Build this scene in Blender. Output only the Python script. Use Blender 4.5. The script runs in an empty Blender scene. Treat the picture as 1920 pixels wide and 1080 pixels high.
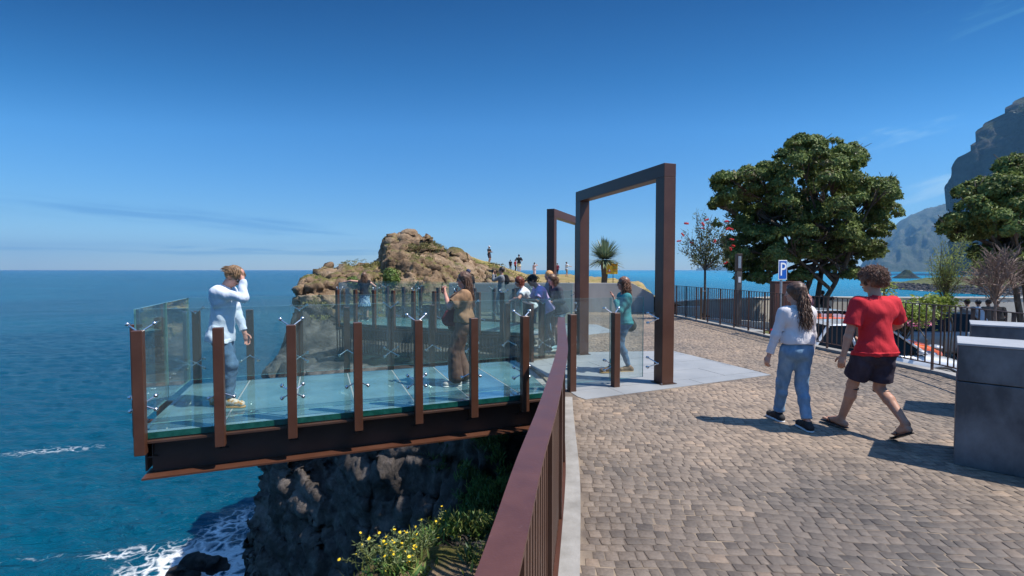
import bpy, bmesh, math, random
import numpy as np
from mathutils import Vector, Matrix, noise as mnoise
import openvdb
random.seed(7); RNG = np.random.default_rng(7)
SC = bpy.context.scene; COL = SC.collection
PI = math.pi; R = math.radians
# ---------------------------------------------------------------- camera maths (pixels of the 1920x1080 photo)
FPX = 920.0; CAMZ = 1.75; TH = math.atan((540 - 505.5) / FPX)
def ray(px, py):
    u = (px - 960) / FPX; w = -(py - 540) / FPX
    return Vector((u, math.cos(TH) + w * math.sin(TH), -math.sin(TH) + w * math.cos(TH)))
def P(px, py, z=0.0):
    d = ray(px, py); t = (z - CAMZ) / d.z
    return Vector((d.x * t, d.y * t, z))
def PY(px, py, Y):
    d = ray(px, py); t = Y / d.y
    return Vector((d.x * t, Y, CAMZ + d.z * t))
def lerp(a, b, t): return a + (b - a) * t
def interp(x, pts): return float(np.interp(x, [p[0] for p in pts], [p[1] for p in pts]))
# ---------------------------------------------------------------- object helpers
def link(o, parent=None, kind=None):
    COL.objects.link(o)
    if parent is not None: o.parent = parent
    if kind: o['kind'] = kind
    return o
def tag(o, label=None, cat=None, group=None, kind=None):
    if label: o['label'] = label
    if cat: o['category'] = cat
    if group: o['group'] = group
    if kind: o['kind'] = kind
    return o
def empty(name, loc=(0, 0, 0), rz=0.0, label=None, cat=None, group=None):
    o = bpy.data.objects.new(name, None); COL.objects.link(o)
    o.location = loc; o.rotation_euler = (0, 0, rz); o.empty_display_size = .1
    return tag(o, label, cat, group)
def mesh_np(name, V, Fs, mats, parent=None, smooth=False, mi=None, kind=None):
    me = bpy.data.meshes.new(name)
    V = np.asarray(V, dtype=np.float32)
    if isinstance(Fs, np.ndarray) and Fs.ndim == 2:
        n, k = Fs.shape
        me.vertices.add(len(V)); me.vertices.foreach_set('co', V.ravel())
        me.loops.add(n * k); me.loops.foreach_set('vertex_index', Fs.astype(np.int32).ravel())
        me.polygons.add(n)
        me.polygons.foreach_set('loop_start', np.arange(0, n * k, k, dtype=np.int32))
        me.polygons.foreach_set('loop_total', np.full(n, k, dtype=np.int32))
        me.update(calc_edges=True)
    else:
        me.from_pydata([tuple(v) for v in V.tolist()], [], [tuple(f) for f in Fs]); me.update()
    for m in (mats if isinstance(mats, (list, tuple)) else [mats]): me.materials.append(m)
    if mi is not None: me.polygons.foreach_set('material_index', np.asarray(mi, dtype=np.int32))
    if smooth: me.polygons.foreach_set('use_smooth', np.ones(len(me.polygons), dtype=bool))
    me.validate()
    o = bpy.data.objects.new(name, me)
    return link(o, parent, kind)
class MB:
    """collects shapes for one mesh"""
    def __init__(s): s.v = []; s.f = []; s.m = []
    def add(s, vs, fs, m=0):
        n = len(s.v); s.v += [tuple(v) for v in vs]; s.f += [tuple(i + n for i in f) for f in fs]; s.m += [m] * len(fs); return s
    def box(s, lo, hi, m=0, M=None, bev=0.0):
        x0, y0, z0 = lo; x1, y1, z1 = hi
        if bev > 0:
            b = bev; vs = []; fs = []
            # three nested slabs -> chamfered box
            for z, i in ((z0, b), (z0 + b, 0), (z1 - b, 0), (z1, b)):
                for (cx, cy, dx, dy) in ((x0, y0, 1, 1), (x1, y0, -1, 1), (x1, y1, -1, -1), (x0, y1, 1, -1)):
                    if i: vs += [(cx + dx * 2 * b, cy + dy * b, z), (cx + dx * b, cy + dy * 2 * b, z)] if (dx * dy < 0) else [(cx + dx * b, cy + dy * 2 * b, z), (cx + dx * 2 * b, cy + dy * b, z)]
                    else: vs += [(cx + dx * b, cy, z), (cx, cy + dy * b, z)] if (dx * dy < 0) else [(cx, cy + dy * b, z), (cx + dx * b, cy, z)]
            for r in range(3):
                for k in range(8):
                    a = r * 8 + k; c = r * 8 + (k + 1) % 8
                    fs.append((a, c, c + 8, a + 8))
            fs.append(tuple(range(7, -1, -1))); fs.append(tuple(range(24, 32)))
        else:
            vs = [(x0, y0, z0), (x1, y0, z0), (x1, y1, z0), (x0, y1, z0), (x0, y0, z1), (x1, y0, z1), (x1, y1, z1), (x0, y1, z1)]
            fs = [(0, 3, 2, 1), (4, 5, 6, 7), (0, 1, 5, 4), (1, 2, 6, 5), (2, 3, 7, 6), (3, 0, 4, 7)]
        if M is not None: vs = [tuple(M @ Vector(v)) for v in vs]
        return s.add(vs, fs, m)
    def bar(s, a, b, w, h, m=0, up=(0, 0, 1)):
        """rectangular bar from a to b, w sideways, h along up"""
        a = Vector(a); b = Vector(b); d = (b - a); L = d.length; d.normalize()
        u = Vector(up); sd = d.cross(u)
        if sd.length < 1e-4: sd = d.cross(Vector((0, 1, 0)))
        sd.normalize(); u = sd.cross(d).normalized()
        vs = []
        for q in (a, b):
            for (i, j) in ((-1, -1), (1, -1), (1, 1), (-1, 1)): vs.append(q + sd * (i * w / 2) + u * (j * h / 2))
        return s.add(vs, [(0, 1, 2, 3), (7, 6, 5, 4), (0, 4, 5, 1), (1, 5, 6, 2), (2, 6, 7, 3), (3, 7, 4, 0)], m)
    def tube(s, pts, rad, n=8, m=0, caps=True):
        pts = [Vector(p) for p in pts]; k = len(pts)
        if not hasattr(rad, '__len__'): rad = [rad] * k
        t0 = (pts[1] - pts[0]).normalized(); ref = Vector((0, 0, 1)) if abs(t0.z) < .9 else Vector((1, 0, 0))
        nrm = t0.cross(ref).normalized(); vs = []; fs = []
        for i, p in enumerate(pts):
            t = (pts[min(i + 1, k - 1)] - pts[max(i - 1, 0)]).normalized()
            nrm = (nrm - t * nrm.dot(t)); nrm = nrm.normalized() if nrm.length > 1e-6 else t.orthogonal().normalized()
            bn = t.cross(nrm)
            for j in range(n):
                a = 2 * PI * j / n; vs.append(p + nrm * (math.cos(a) * rad[i]) + bn * (math.sin(a) * rad[i]))
        for i in range(k - 1):
            for j in range(n):
                j2 = (j + 1) % n; fs.append((i * n + j, i * n + j2, (i + 1) * n + j2, (i + 1) * n + j))
        if caps: fs.append(tuple(range(n - 1, -1, -1))); fs.append(tuple((k - 1) * n + j for j in range(n)))
        return s.add(vs, fs, m)
    def ball(s, c, r, n=10, m=0, sc=(1, 1, 1), M=None):
        vs = []; fs = []; k = max(4, n // 2)
        for i in range(k + 1):
            a = PI * i / k
            for j in range(n):
                b = 2 * PI * j / n
                v = Vector((math.sin(a) * math.cos(b) * r * sc[0], math.sin(a) * math.sin(b) * r * sc[1], math.cos(a) * r * sc[2]))
                if M is not None: v = M @ v
                vs.append(Vector(c) + v)
        for i in range(k):
            for j in range(n):
                j2 = (j + 1) % n; fs.append((i * n + j, (i + 1) * n + j, (i + 1) * n + j2, i * n + j2))
        return s.add(vs, fs, m)
    def prism(s, poly, z0, z1, m=0, M=None):
        n = len(poly); vs = [(p[0], p[1], z0) for p in poly] + [(p[0], p[1], z1) for p in poly]
        fs = [tuple(range(n - 1, -1, -1)), tuple(range(n, 2 * n))] + [(i, (i + 1) % n, n + (i + 1) % n, n + i) for i in range(n)]
        if M is not None: vs = [tuple(M @ Vector(v)) for v in vs]
        return s.add(vs, fs, m)
    def build(s, name, mats, parent=None, smooth=False, kind=None, weld=False):
        me = bpy.data.meshes.new(name); me.from_pydata(s.v, [], s.f)
        for m in (mats if isinstance(mats, (list, tuple)) else [mats]): me.materials.append(m)
        me.polygons.foreach_set('material_index', s.m)
        bm = bmesh.new(); bm.from_mesh(me)
        if weld: bmesh.ops.remove_doubles(bm, verts=bm.verts, dist=1e-5)
        bmesh.ops.recalc_face_normals(bm, faces=bm.faces); bm.to_mesh(me); bm.free()
        if smooth:
            me.polygons.foreach_set('use_smooth', [True] * len(me.polygons))
            try: me.set_sharp_from_angle(angle=R(38))
            except Exception: pass
        me.update()
        return link(bpy.data.objects.new(name, me), parent, kind)
def copy_tree(o, parent=None):
    c = o.copy(); COL.objects.link(c)
    if parent is not None: c.parent = parent
    for ch in list(o.children): copy_tree(ch, c)
    return c
def add_bevel(o, w=.004, seg=2):
    m = o.modifiers.new('bevel', 'BEVEL'); m.width = w; m.segments = seg; m.limit_method = 'ANGLE'; m.angle_limit = R(40)
    return o
# ---------------------------------------------------------------- materials
def nodes_of(name):
    m = bpy.data.materials.new(name); m.use_nodes = True
    nt = m.node_tree; b = nt.nodes['Principled BSDF']; return m, nt, b
def N(nt, t, **kw):
    n = nt.nodes.new(t)
    for k, v in kw.items():
        if k in ('inputs',):
            for a, c in v.items(): n.inputs[a].default_value = c
        else: setattr(n, k, v)
    return n
def L(nt, a, b): nt.links.new(a, b)
def rgba(c): return (c[0], c[1], c[2], 1.0)
def ramp(nt, fac, stops, interp='LINEAR'):
    r = nt.nodes.new('ShaderNodeValToRGB'); r.color_ramp.interpolation = interp
    el = r.color_ramp.elements
    while len(el) > 1: el.remove(el[-1])
    el[0].position = stops[0][0]; el[0].color = rgba(stops[0][1]) if len(stops[0][1]) == 3 else stops[0][1]
    for p, c in stops[1:]:
        e = el.new(p); e.color = rgba(c)
    if fac is not None: nt.links.new(fac, r.inputs[0])
    return r
def gry(v): return (v, v, v)
def pmat(name, c, c2=None, scale=6.0, rough=.6, metal=0.0, bump=0.0, bscale=None, detail=5, spec=None, coat=0.0, rvar=0.0, sub=0.0, stretch=(1, 1, 1), island=False, world=False, lo=.35, hi=.65):
    m, nt, b = nodes_of(name)
    tc = N(nt, 'ShaderNodeTexCoord'); mp = N(nt, 'ShaderNodeMapping'); mp.inputs['Scale'].default_value = stretch
    if world:
        g = N(nt, 'ShaderNodeNewGeometry'); L(nt, g.outputs['Position'], mp.inputs[0])
    else: L(nt, tc.outputs['Object'], mp.inputs[0])
    b.inputs['Base Color'].default_value = rgba(c); b.inputs['Roughness'].default_value = rough; b.inputs['Metallic'].default_value = metal
    if spec is not None: b.inputs['Specular IOR Level'].default_value = spec
    if coat: b.inputs['Coat Weight'].default_value = coat; b.inputs['Coat Roughness'].default_value = .05
    if c2 is not None:
        n = N(nt, 'ShaderNodeTexNoise'); n.inputs['Scale'].default_value = scale; n.inputs['Detail'].default_value = detail; n.inputs['Roughness'].default_value = .6
        L(nt, mp.outputs[0], n.inputs['Vector'])
        r = ramp(nt, n.outputs['Fac'], [(lo, c), (hi, c2)])
        out = r.outputs[0]
        if island:
            g = N(nt, 'ShaderNodeNewGeometry')
            hs = N(nt, 'ShaderNodeHueSaturation'); L(nt, out, hs.inputs['Color'])
            mr = N(nt, 'ShaderNodeMapRange'); mr.inputs['To Min'].default_value = .55; mr.inputs['To Max'].default_value = 1.45
            L(nt, g.outputs['Random Per Island'], mr.inputs['Value']); L(nt, mr.outputs[0], hs.inputs['Value']); out = hs.outputs[0]
        L(nt, out, b.inputs['Base Color'])
        if rvar:
            mr = N(nt, 'ShaderNodeMapRange'); mr.inputs['To Min'].default_value = rough - rvar; mr.inputs['To Max'].default_value = rough + rvar
            L(nt, n.outputs['Fac'], mr.inputs['Value']); L(nt, mr.outputs[0], b.inputs['Roughness'])
    if bump:
        n2 = N(nt, 'ShaderNodeTexNoise'); n2.inputs['Scale'].default_value = bscale or scale * 4; n2.inputs['Detail'].default_value = 6
        L(nt, mp.outputs[0], n2.inputs['Vector'])
        bp = N(nt, 'ShaderNodeBump'); bp.inputs['Strength'].default_value = 1.0; bp.inputs['Distance'].default_value = bump
        L(nt, n2.outputs['Fac'], bp.inputs['Height']); L(nt, bp.outputs[0], b.inputs['Normal'])
    if sub: b.inputs['Subsurface Weight'].default_value = sub; b.inputs['Subsurface Radius'].default_value = (.01, .004, .002)
    return m
def leafmat(name, c, c2, rough=.5, trans=.25, vmin=.5, vmax=1.5, spec=.4):
    """leaf material: random tint per leaf, some light through"""
    m, nt, b = nodes_of(name)
    g = N(nt, 'ShaderNodeNewGeometry'); r = ramp(nt, g.outputs['Random Per Island'], [(0, c), (1, c2)])
    n = N(nt, 'ShaderNodeTexNoise'); n.inputs['Scale'].default_value = 1.3; n.inputs['Detail'].default_value = 2; L(nt, g.outputs['Position'], n.inputs['Vector'])
    mr = N(nt, 'ShaderNodeMapRange'); mr.inputs['From Min'].default_value = .3; mr.inputs['From Max'].default_value = .7; mr.inputs['To Min'].default_value = vmin; mr.inputs['To Max'].default_value = vmax
    L(nt, n.outputs['Fac'], mr.inputs['Value'])
    hs = N(nt, 'ShaderNodeHueSaturation'); L(nt, r.outputs[0], hs.inputs['Color']); L(nt, mr.outputs[0], hs.inputs['Value'])
    L(nt, hs.outputs[0], b.inputs['Base Color']); b.inputs['Roughness'].default_value = rough; b.inputs['Specular IOR Level'].default_value = spec
    t = N(nt, 'ShaderNodeBsdfTranslucent'); L(nt, hs.outputs[0], t.inputs[0])
    mx = N(nt, 'ShaderNodeMixShader'); mx.inputs[0].default_value = trans
    L(nt, b.outputs[0], mx.inputs[1]); L(nt, t.outputs[0], mx.inputs[2])
    L(nt, mx.outputs[0], nt.nodes['Material Output'].inputs['Surface'])
    return m
M = {}
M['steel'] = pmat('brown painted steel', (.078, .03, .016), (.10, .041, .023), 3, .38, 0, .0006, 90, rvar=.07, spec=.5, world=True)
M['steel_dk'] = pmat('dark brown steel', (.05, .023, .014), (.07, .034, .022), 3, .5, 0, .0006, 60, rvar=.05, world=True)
M['rail'] = pmat('brown handrail paint', (.088, .033, .022), (.125, .048, .033), 9, .36, 0, .0004, 120, rvar=.08, spec=.6, world=True, lo=.3, hi=.75)
M['chrome'] = pmat('polished stainless', (.78, .77, .75), (.62, .61, .6), 20, .27, 1.0)
def worn(key, base, chip, s=22, lo=.60, hi=.66, f=.55):
    m = M[key]; nt = m.node_tree; b = nt.nodes['Principled BSDF']; src = b.inputs['Base Color'].links[0].from_socket
    g = N(nt, 'ShaderNodeNewGeometry'); n = N(nt, 'ShaderNodeTexNoise'); n.inputs['Scale'].default_value = s; n.inputs['Detail'].default_value = 10; n.inputs['Roughness'].default_value = .7; L(nt, g.outputs['Position'], n.inputs['Vector'])
    r = ramp(nt, n.outputs['Fac'], [(lo, gry(0)), (hi, gry(f))]); mx = N(nt, 'ShaderNodeMixRGB'); mx.inputs[2].default_value = rgba(chip); L(nt, r.outputs[0], mx.inputs[0]); L(nt, src, mx.inputs[1]); L(nt, mx.outputs[0], b.inputs['Base Color'])
worn('rail', None, (.32, .2, .18), 30, .62, .70, .28); worn('steel', None, (.22, .13, .09), 14, .62, .72, .5)
M['fence'] = pmat('dark brown fence paint', (.05, .026, .02), (.07, .038, .028), 8, .45, world=True)
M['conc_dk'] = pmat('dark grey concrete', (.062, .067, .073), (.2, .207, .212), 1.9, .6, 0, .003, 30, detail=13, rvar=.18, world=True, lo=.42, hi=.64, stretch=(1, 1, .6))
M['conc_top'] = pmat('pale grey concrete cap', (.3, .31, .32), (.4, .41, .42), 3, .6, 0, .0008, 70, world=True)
M['conc'] = pmat('grey concrete', (.3, .29, .27), (.4, .38, .355), .9, .8, 0, .003, 14, detail=8, world=True, stretch=(1, 1, .35))
M['conc_lt'] = pmat('pale plaster wall', (.5, .46, .39), (.62, .58, .5), 1.5, .85, 0, .002, 12, world=True)
M['kerb'] = pmat('concrete kerb', (.22, .205, .182), (.36, .34, .31), 3, .85, 0, .002, 50, world=True, detail=8)
M['slab'] = pmat('grey stone slabs', (.25, .26, .265), (.33, .335, .335), 1.1, .62, 0, .0008, 60, detail=8, world=True, rvar=.1)
M['black'] = pmat('black plastic', (.015, .015, .016), rough=.45)
M['white'] = pmat('white paint', (.8, .8, .78), (.72, .72, .7), 4, .5)
M['bark'] = pmat('grey brown bark', (.06, .045, .033), (.16, .125, .095), 9, .9, 0, .02, 14, stretch=(1, 1, .3), world=True)
# glass ---------------------------------------------------------------
def glass(name, tint, edge=False, rough=0.0, mixd=0.0, dcol=(.5, .7, .72), ior=1.5, fmul=1.0):
    m, nt, b = nodes_of(name); nt.nodes.remove(b)
    out = nt.nodes['Material Output']
    tr = N(nt, 'ShaderNodeBsdfTransparent'); tr.inputs[0].default_value = rgba(tint)
    gl = N(nt, 'ShaderNodeBsdfGlossy'); gl.inputs['Roughness'].default_value = rough; gl.inputs[0].default_value = (1, 1, 1, 1)
    fr = N(nt, 'ShaderNodeFresnel'); fr.inputs[0].default_value = ior
    last = tr.outputs[0]
    if mixd > 0:
        df = N(nt, 'ShaderNodeBsdfDiffuse'); df.inputs[0].default_value = rgba(dcol)
        n = N(nt, 'ShaderNodeTexNoise'); n.inputs['Scale'].default_value = 2.2; n.inputs['Detail'].default_value = 7
        g = N(nt, 'ShaderNodeNewGeometry'); L(nt, g.outputs['Position'], n.inputs['Vector'])
        mr = N(nt, 'ShaderNodeMapRange'); mr.inputs['From Min'].default_value = .35; mr.inputs['From Max'].default_value = .7; mr.inputs['To Min'].default_value = mixd * .8; mr.inputs['To Max'].default_value = mixd * 1.25
        L(nt, n.outputs['Fac'], mr.inputs['Value'])
        mx = N(nt, 'ShaderNodeMixShader'); L(nt, mr.outputs[0], mx.inputs[0]); L(nt, last, mx.inputs[1]); L(nt, df.outputs[0], mx.inputs[2]); last = mx.outputs[0]
    mul = N(nt, 'ShaderNodeMath', operation='MULTIPLY'); mul.inputs[1].default_value = fmul; L(nt, fr.outputs[0], mul.inputs[0])
    m2 = N(nt, 'ShaderNodeMixShader'); L(nt, mul.outputs[0], m2.inputs[0]); L(nt, last, m2.inputs[1]); L(nt, gl.outputs[0], m2.inputs[2])
    L(nt, m2.outputs[0], out.inputs['Surface']); return m
M['glass'] = glass('clear railing glass', (.88, .94, .935), mixd=.034, dcol=(.55, .68, .69), fmul=.45)
M['glass_edge'] = pmat('green glass edge', (.12, .3, .27), (.2, .42, .38), 20, .15)
M['floor_glass'] = glass('walk-on glass', (.52, .74, .74), mixd=.33, dcol=(.30, .55, .60), rough=.05, fmul=.55)
M['floor_edge'] = pmat('deep green glass edge', (.005, .06, .045), (.015, .11, .085), 12, .12)
# ================================================================ camera, sun, sky
cam = bpy.data.cameras.new('camera'); co = bpy.data.objects.new('camera', cam); COL.objects.link(co)
cam.sensor_width = 36; cam.lens = 36 * FPX / 1920; cam.clip_end = 60000; cam.clip_start = .05
co.location = (0, 0, CAMZ); co.rotation_euler = (PI / 2 - TH, 0, 0); SC.camera = co
SUN_EL = R(59); SUN_AZ = math.atan2(.955, -.30)
sv = Vector((math.sin(SUN_AZ) * math.cos(SUN_EL), math.cos(SUN_AZ) * math.cos(SUN_EL), math.sin(SUN_EL)))
sl = bpy.data.lights.new('sun', 'SUN'); sl.energy = 5.0; sl.angle = R(.53); sl.color = (1.0, .95, .88)
so = bpy.data.objects.new('sun', sl); COL.objects.link(so); so.rotation_euler = sv.to_track_quat('Z', 'Y').to_euler()
so.location = sv * 50
w = bpy.data.worlds.new('World'); SC.world = w; w.use_nodes = True
nt = w.node_tree; bg = nt.nodes['Background']
sky = N(nt, 'ShaderNodeTexSky'); sky.sky_type = 'NISHITA'; sky.sun_disc = False
sky.sun_elevation = SUN_EL; sky.sun_rotation = SUN_AZ; sky.altitude = 100; sky.air_density = 1.0; sky.dust_density = .25; sky.ozone_density = 4.0
hs = N(nt, 'ShaderNodeHueSaturation'); hs.inputs['Saturation'].default_value = 1.22; L(nt, sky.outputs[0], hs.inputs['Color'])
skm = N(nt, 'ShaderNodeMixRGB', blend_type='MULTIPLY'); skm.inputs[0].default_value = 1; skm.inputs[2].default_value = (.92, 1.0, 1.08, 1); L(nt, hs.outputs[0], skm.inputs[1]); hs = skm
tc = N(nt, 'ShaderNodeTexCoord')
# wisps of cloud: stretched noise on the sky sphere, gated to a few bands of bearing and height
sx = N(nt, 'ShaderNodeSeparateXYZ'); L(nt, tc.outputs['Generated'], sx.inputs[0])
at = N(nt, 'ShaderNodeMath', operation='ARCTAN2'); L(nt, sx.outputs['X'], at.inputs[0]); L(nt, sx.outputs['Y'], at.inputs[1])
el = N(nt, 'ShaderNodeMath', operation='ARCSINE'); L(nt, sx.outputs['Z'], el.inputs[0])
def mth(op, a, b=None, c=None):
    n = N(nt, 'ShaderNodeMath', operation=op)
    for i, q in enumerate((a, b, c)):
        if q is None: continue
        if isinstance(q, (int, float)): n.inputs[i].default_value = q
        else: L(nt, q, n.inputs[i])
    return n.outputs[0]
def cloud_band(az0, el0, slope, wa, we, seed, sc_a, sc_e, lo, hi):
    da = mth('SUBTRACT', at.outputs[0], az0)
    de = mth('SUBTRACT', mth('SUBTRACT', el.outputs[0], el0), mth('MULTIPLY', da, slope))
    g = mth('EXPONENT', mth('MULTIPLY', mth('ADD', mth('POWER', mth('ABSOLUTE', mth('DIVIDE', da, wa)), 2.0), mth('POWER', mth('ABSOLUTE', mth('DIVIDE', de, we)), 2.0)), -1.0))
    cb = N(nt, 'ShaderNodeCombineXYZ'); L(nt, mth('MULTIPLY', da, sc_a), cb.inputs[0]); L(nt, mth('MULTIPLY', de, sc_e), cb.inputs[1]); cb.inputs[2].default_value = seed
    n = N(nt, 'ShaderNodeTexNoise'); n.inputs['Scale'].default_value = 1.0; n.inputs['Detail'].default_value = 6; n.inputs['Roughness'].default_value = .55; n.inputs['Distortion'].default_value = .4
    L(nt, cb.outputs[0], n.inputs['Vector'])
    mr = N(nt, 'ShaderNodeMapRange'); mr.interpolation_type = 'SMOOTHSTEP'; mr.inputs['From Min'].default_value = lo; mr.inputs['From Max'].default_value = hi
    L(nt, mth('ADD', n.outputs['Fac'], mth('MULTIPLY', mth('SUBTRACT', g, 1.0), .35)), mr.inputs['Value'])
    return mth('MULTIPLY', mr.outputs[0], mth('MINIMUM', mth('MULTIPLY', g, 2.5), 1.0))
# bearing/height of the photo's clouds: az = atan((px-960)/920), el = atan((505-py)/...)
white = [cloud_band(.665, .205, .12, .10, .026, 3.1, 14, 55, .38, .8), cloud_band(.72, .125, .25, .13, .03, 8.7, 10, 45, .3, .62), cloud_band(.80, .36, .1, .22, .05, 5.5, 7, 40, .46, .85)]
dark = [cloud_band(-.54, .083, -.06, .23, .013, 1.3, 6, 90, .14, .5), cloud_band(-.62, .03, 0, .5, .006, 12.3, 5, 110, .28, .6), cloud_band(-.42, .036, 0, .35, .008, 22.3, 9, 120, .4, .62)]
wsum = mth('MINIMUM', mth('ADD', mth('ADD', white[0], white[1]), white[2]), 1.0)
dsum = mth('MINIMUM', mth('ADD', mth('ADD', dark[0], dark[1]), dark[2]), 1.0)
mxd = N(nt, 'ShaderNodeMixRGB', blend_type='MULTIPLY'); mxd.inputs['Color2'].default_value = (.66, .76, .88, 1)
L(nt, mth('MULTIPLY', dsum, .95), mxd.inputs['Fac']); L(nt, hs.outputs[0], mxd.inputs['Color1'])
mxw = N(nt, 'ShaderNodeMixRGB', blend_type='MIX'); mxw.inputs['Color2'].default_value = (6.5, 7.0, 7.6, 1)
L(nt, mth('MULTIPLY', wsum, .5), mxw.inputs['Fac']); L(nt, mxd.outputs[0], mxw.inputs['Color1'])
# polarised sky tint: deeper blue with height, then brightened overhead as added fill light
azq = mth('MINIMUM', mth('MULTIPLY', mth('POWER', mth('ABSOLUTE', at.outputs[0]), 2.0), .5), .36)  # darkens the sky away from straight ahead, imitating lens vignetting
sr = ramp(nt, mth('MULTIPLY', sx.outputs['Z'], mth('ADD', azq, 1.0)), [(0, (.82, .9, .95)), (.11, (.54, .66, .72)), (.27, (.44, .68, .755)), (.36, (.24, .52, .61)), (.48, (.09, .325, .43)), (.58, (.35, .62, .74)), (.75, (1.0, 1.0, 1.05)), (1, (1.45, 1.3, 1.15))])
fin = N(nt, 'ShaderNodeMixRGB', blend_type='MULTIPLY'); fin.inputs[0].default_value = 1; L(nt, mxw.outputs[0], fin.inputs[1]); L(nt, sr.outputs[0], fin.inputs[2])
L(nt, fin.outputs[0], bg.inputs['Color']); bg.inputs['Strength'].default_value = .145
SC.view_settings.view_transform = 'Standard'; SC.view_settings.look = 'None'; SC.view_settings.exposure = .32; SC.view_settings.gamma = 1
SC.cycles.max_bounces = 10; SC.cycles.transparent_max_bounces = 40; SC.cycles.diffuse_bounces = 3; SC.cycles.glossy_bounces = 4
SC.cycles.volume_bounces = 0; SC.cycles.caustics_reflective = False; SC.cycles.caustics_refractive = False
SC.cycles.use_denoising = True
try: SC.cycles.denoiser = 'OPENIMAGEDENOISE'
except Exception: pass
SEA = -16.0
# ================================================================ plan outlines
RAIL = [(-.42, -1.6), (-.2, 0), (-.03, 1.04), (.06, 1.65), (.186, 2.41), (.37, 3.67), (.46, 4.45), (.585, 5.8), (.68, 6.7)]     # (x, y) of the foreground rail
EDGE = [(-.42, -1.6), (-.2, 0), (-.03, 1.04), (.06, 1.65), (.186, 2.41), (.37, 3.67), (.46, 4.45), (.585, 5.8), (.68, 6.7), (.52, 7.9), (.24, 9.2), (.2, 9.9), (.22, 10.8), (.27, 11.7), (.36, 12.6), (.5, 13.45), (.72, 14.6), (.5, 16.0), (-.6, 17.2), (-2.4, 19.0), (-2.6, 20.2)]
FEN = [P(1236, 587), P(1262, 592.5), P(1380, 618), P(1520, 651), P(1780, 706), P(1905, 745)]      # right fence foot
FEN = [(p.x, p.y) for p in FEN]; FEN.append((FEN[-1][0] + .9 * (FEN[-1][0] - FEN[-2][0]) * 4, FEN[-1][1] + (FEN[-1][1] - FEN[-2][1]) * 4))
def edge_x(y): return float(np.interp(y, [p[1] for p in EDGE], [p[0] for p in EDGE]))
def fen_x(y):
    q = sorted([(p[1], p[0]) for p in FEN]); return float(np.interp(y, [a for a, b in q], [b for a, b in q]))
def sheet(name, poly, z, mat, kind='structure', depth=0.0):
    mb = MB(); n = len(poly)
    if depth: mb.prism(poly, z - depth, z)
    else: mb.add([(p[0], p[1], z) for p in poly], [tuple(range(n))])
    o = mb.build(name, mat); o['kind'] = kind; return o
# ---- bedding sand + plaza slab (solid block so that its edge is a real face)
m, nt, b = nodes_of('sand joints and far setts')
g = N(nt, 'ShaderNodeNewGeometry'); n = N(nt, 'ShaderNodeTexNoise'); n.inputs['Scale'].default_value = 2.0; n.inputs['Detail'].default_value = 8; L(nt, g.outputs['Position'], n.inputs['Vector'])
r = ramp(nt, n.outputs['Fac'], [(.42, (.13, .1, .078)), (.66, (.34, .262, .185))]); L(nt, r.outputs[0], b.inputs['Base Color']); b.inputs['Roughness'].default_value = .95
n2 = N(nt, 'ShaderNodeTexNoise'); n2.inputs['Scale'].default_value = 300; L(nt, g.outputs['Position'], n2.inputs['Vector'])
bp = N(nt, 'ShaderNodeBump'); bp.inputs['Distance'].default_value = .003; L(nt, n2.outputs['Fac'], bp.inputs['Height']); L(nt, bp.outputs[0], b.inputs['Normal'])
M['sand'] = m
fen_up = [(p[0], p[1]) for p in FEN]
plaza = [(x, y) for x, y in EDGE] + [(5.9, 20.2)] + fen_up + [(fen_up[-1][0], -1.6)]
sheet('plaza', plaza, -.0035, M['sand'], depth=.5)
# ---- slabs below the two portals
SLAB1 = [(P(1083, 744).x, P(1083, 744).y), (P(1098, 749).x, P(1098, 749).y), (P(1446, 703).x, P(1446, 703).y), (P(1262, 658).x, P(1262, 658).y), (1.6, 10.35), (.3, 9.85), (.26, 9.2), (.54, 7.9)]
def inpoly(x, y, poly):
    c = False; j = len(poly) - 1
    for i in range(len(poly)):
        xi, yi = poly[i]; xj, yj = poly[j]
        if (yi > y) != (yj > y) and x < (xj - xi) * (y - yi) / (yj - yi) + xi: c = not c
        j = i
    return c
U1 = Vector((.931, .365)); V1 = Vector((-.365, .931)); O1 = Vector((-3.93, 5.13))
U2 = Vector((.9205, -.3907)); V2 = Vector((.3907, .9205)); O2 = Vector((-5.69, 15.97))
SLAB2 = [tuple(O2 + U2 * a + V2 * b_) for a, b_ in ((6.55, -.1), (7.9, -.1), (8.8, 1.3), (7.9, 2.9), (6.6, 2.9))]
def clip_quad(quad, poly_c):
    # Sutherland-Hodgman against a convex-ish polygon (clockwise handled by sign)
    area = sum(poly_c[i][0] * poly_c[(i + 1) % len(poly_c)][1] - poly_c[(i + 1) % len(poly_c)][0] * poly_c[i][1] for i in range(len(poly_c)))
    pts = poly_c if area > 0 else poly_c[::-1]; out = quad
    for i in range(len(pts)):
        a = pts[i]; b_ = pts[(i + 1) % len(pts)]; inp = out; out = []
        if not inp: break
        def side(p): return (b_[0] - a[0]) * (p[1] - a[1]) - (b_[1] - a[1]) * (p[0] - a[0])
        for k in range(len(inp)):
            p = inp[k]; q = inp[(k + 1) % len(inp)]; sp = side(p); sq = side(q)
            if sp >= 0: out.append(p)
            if sp * sq < 0:
                t = sp / (sp - sq); out.append((p[0] + (q[0] - p[0]) * t, p[1] + (q[1] - p[1]) * t))
    return out
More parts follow.
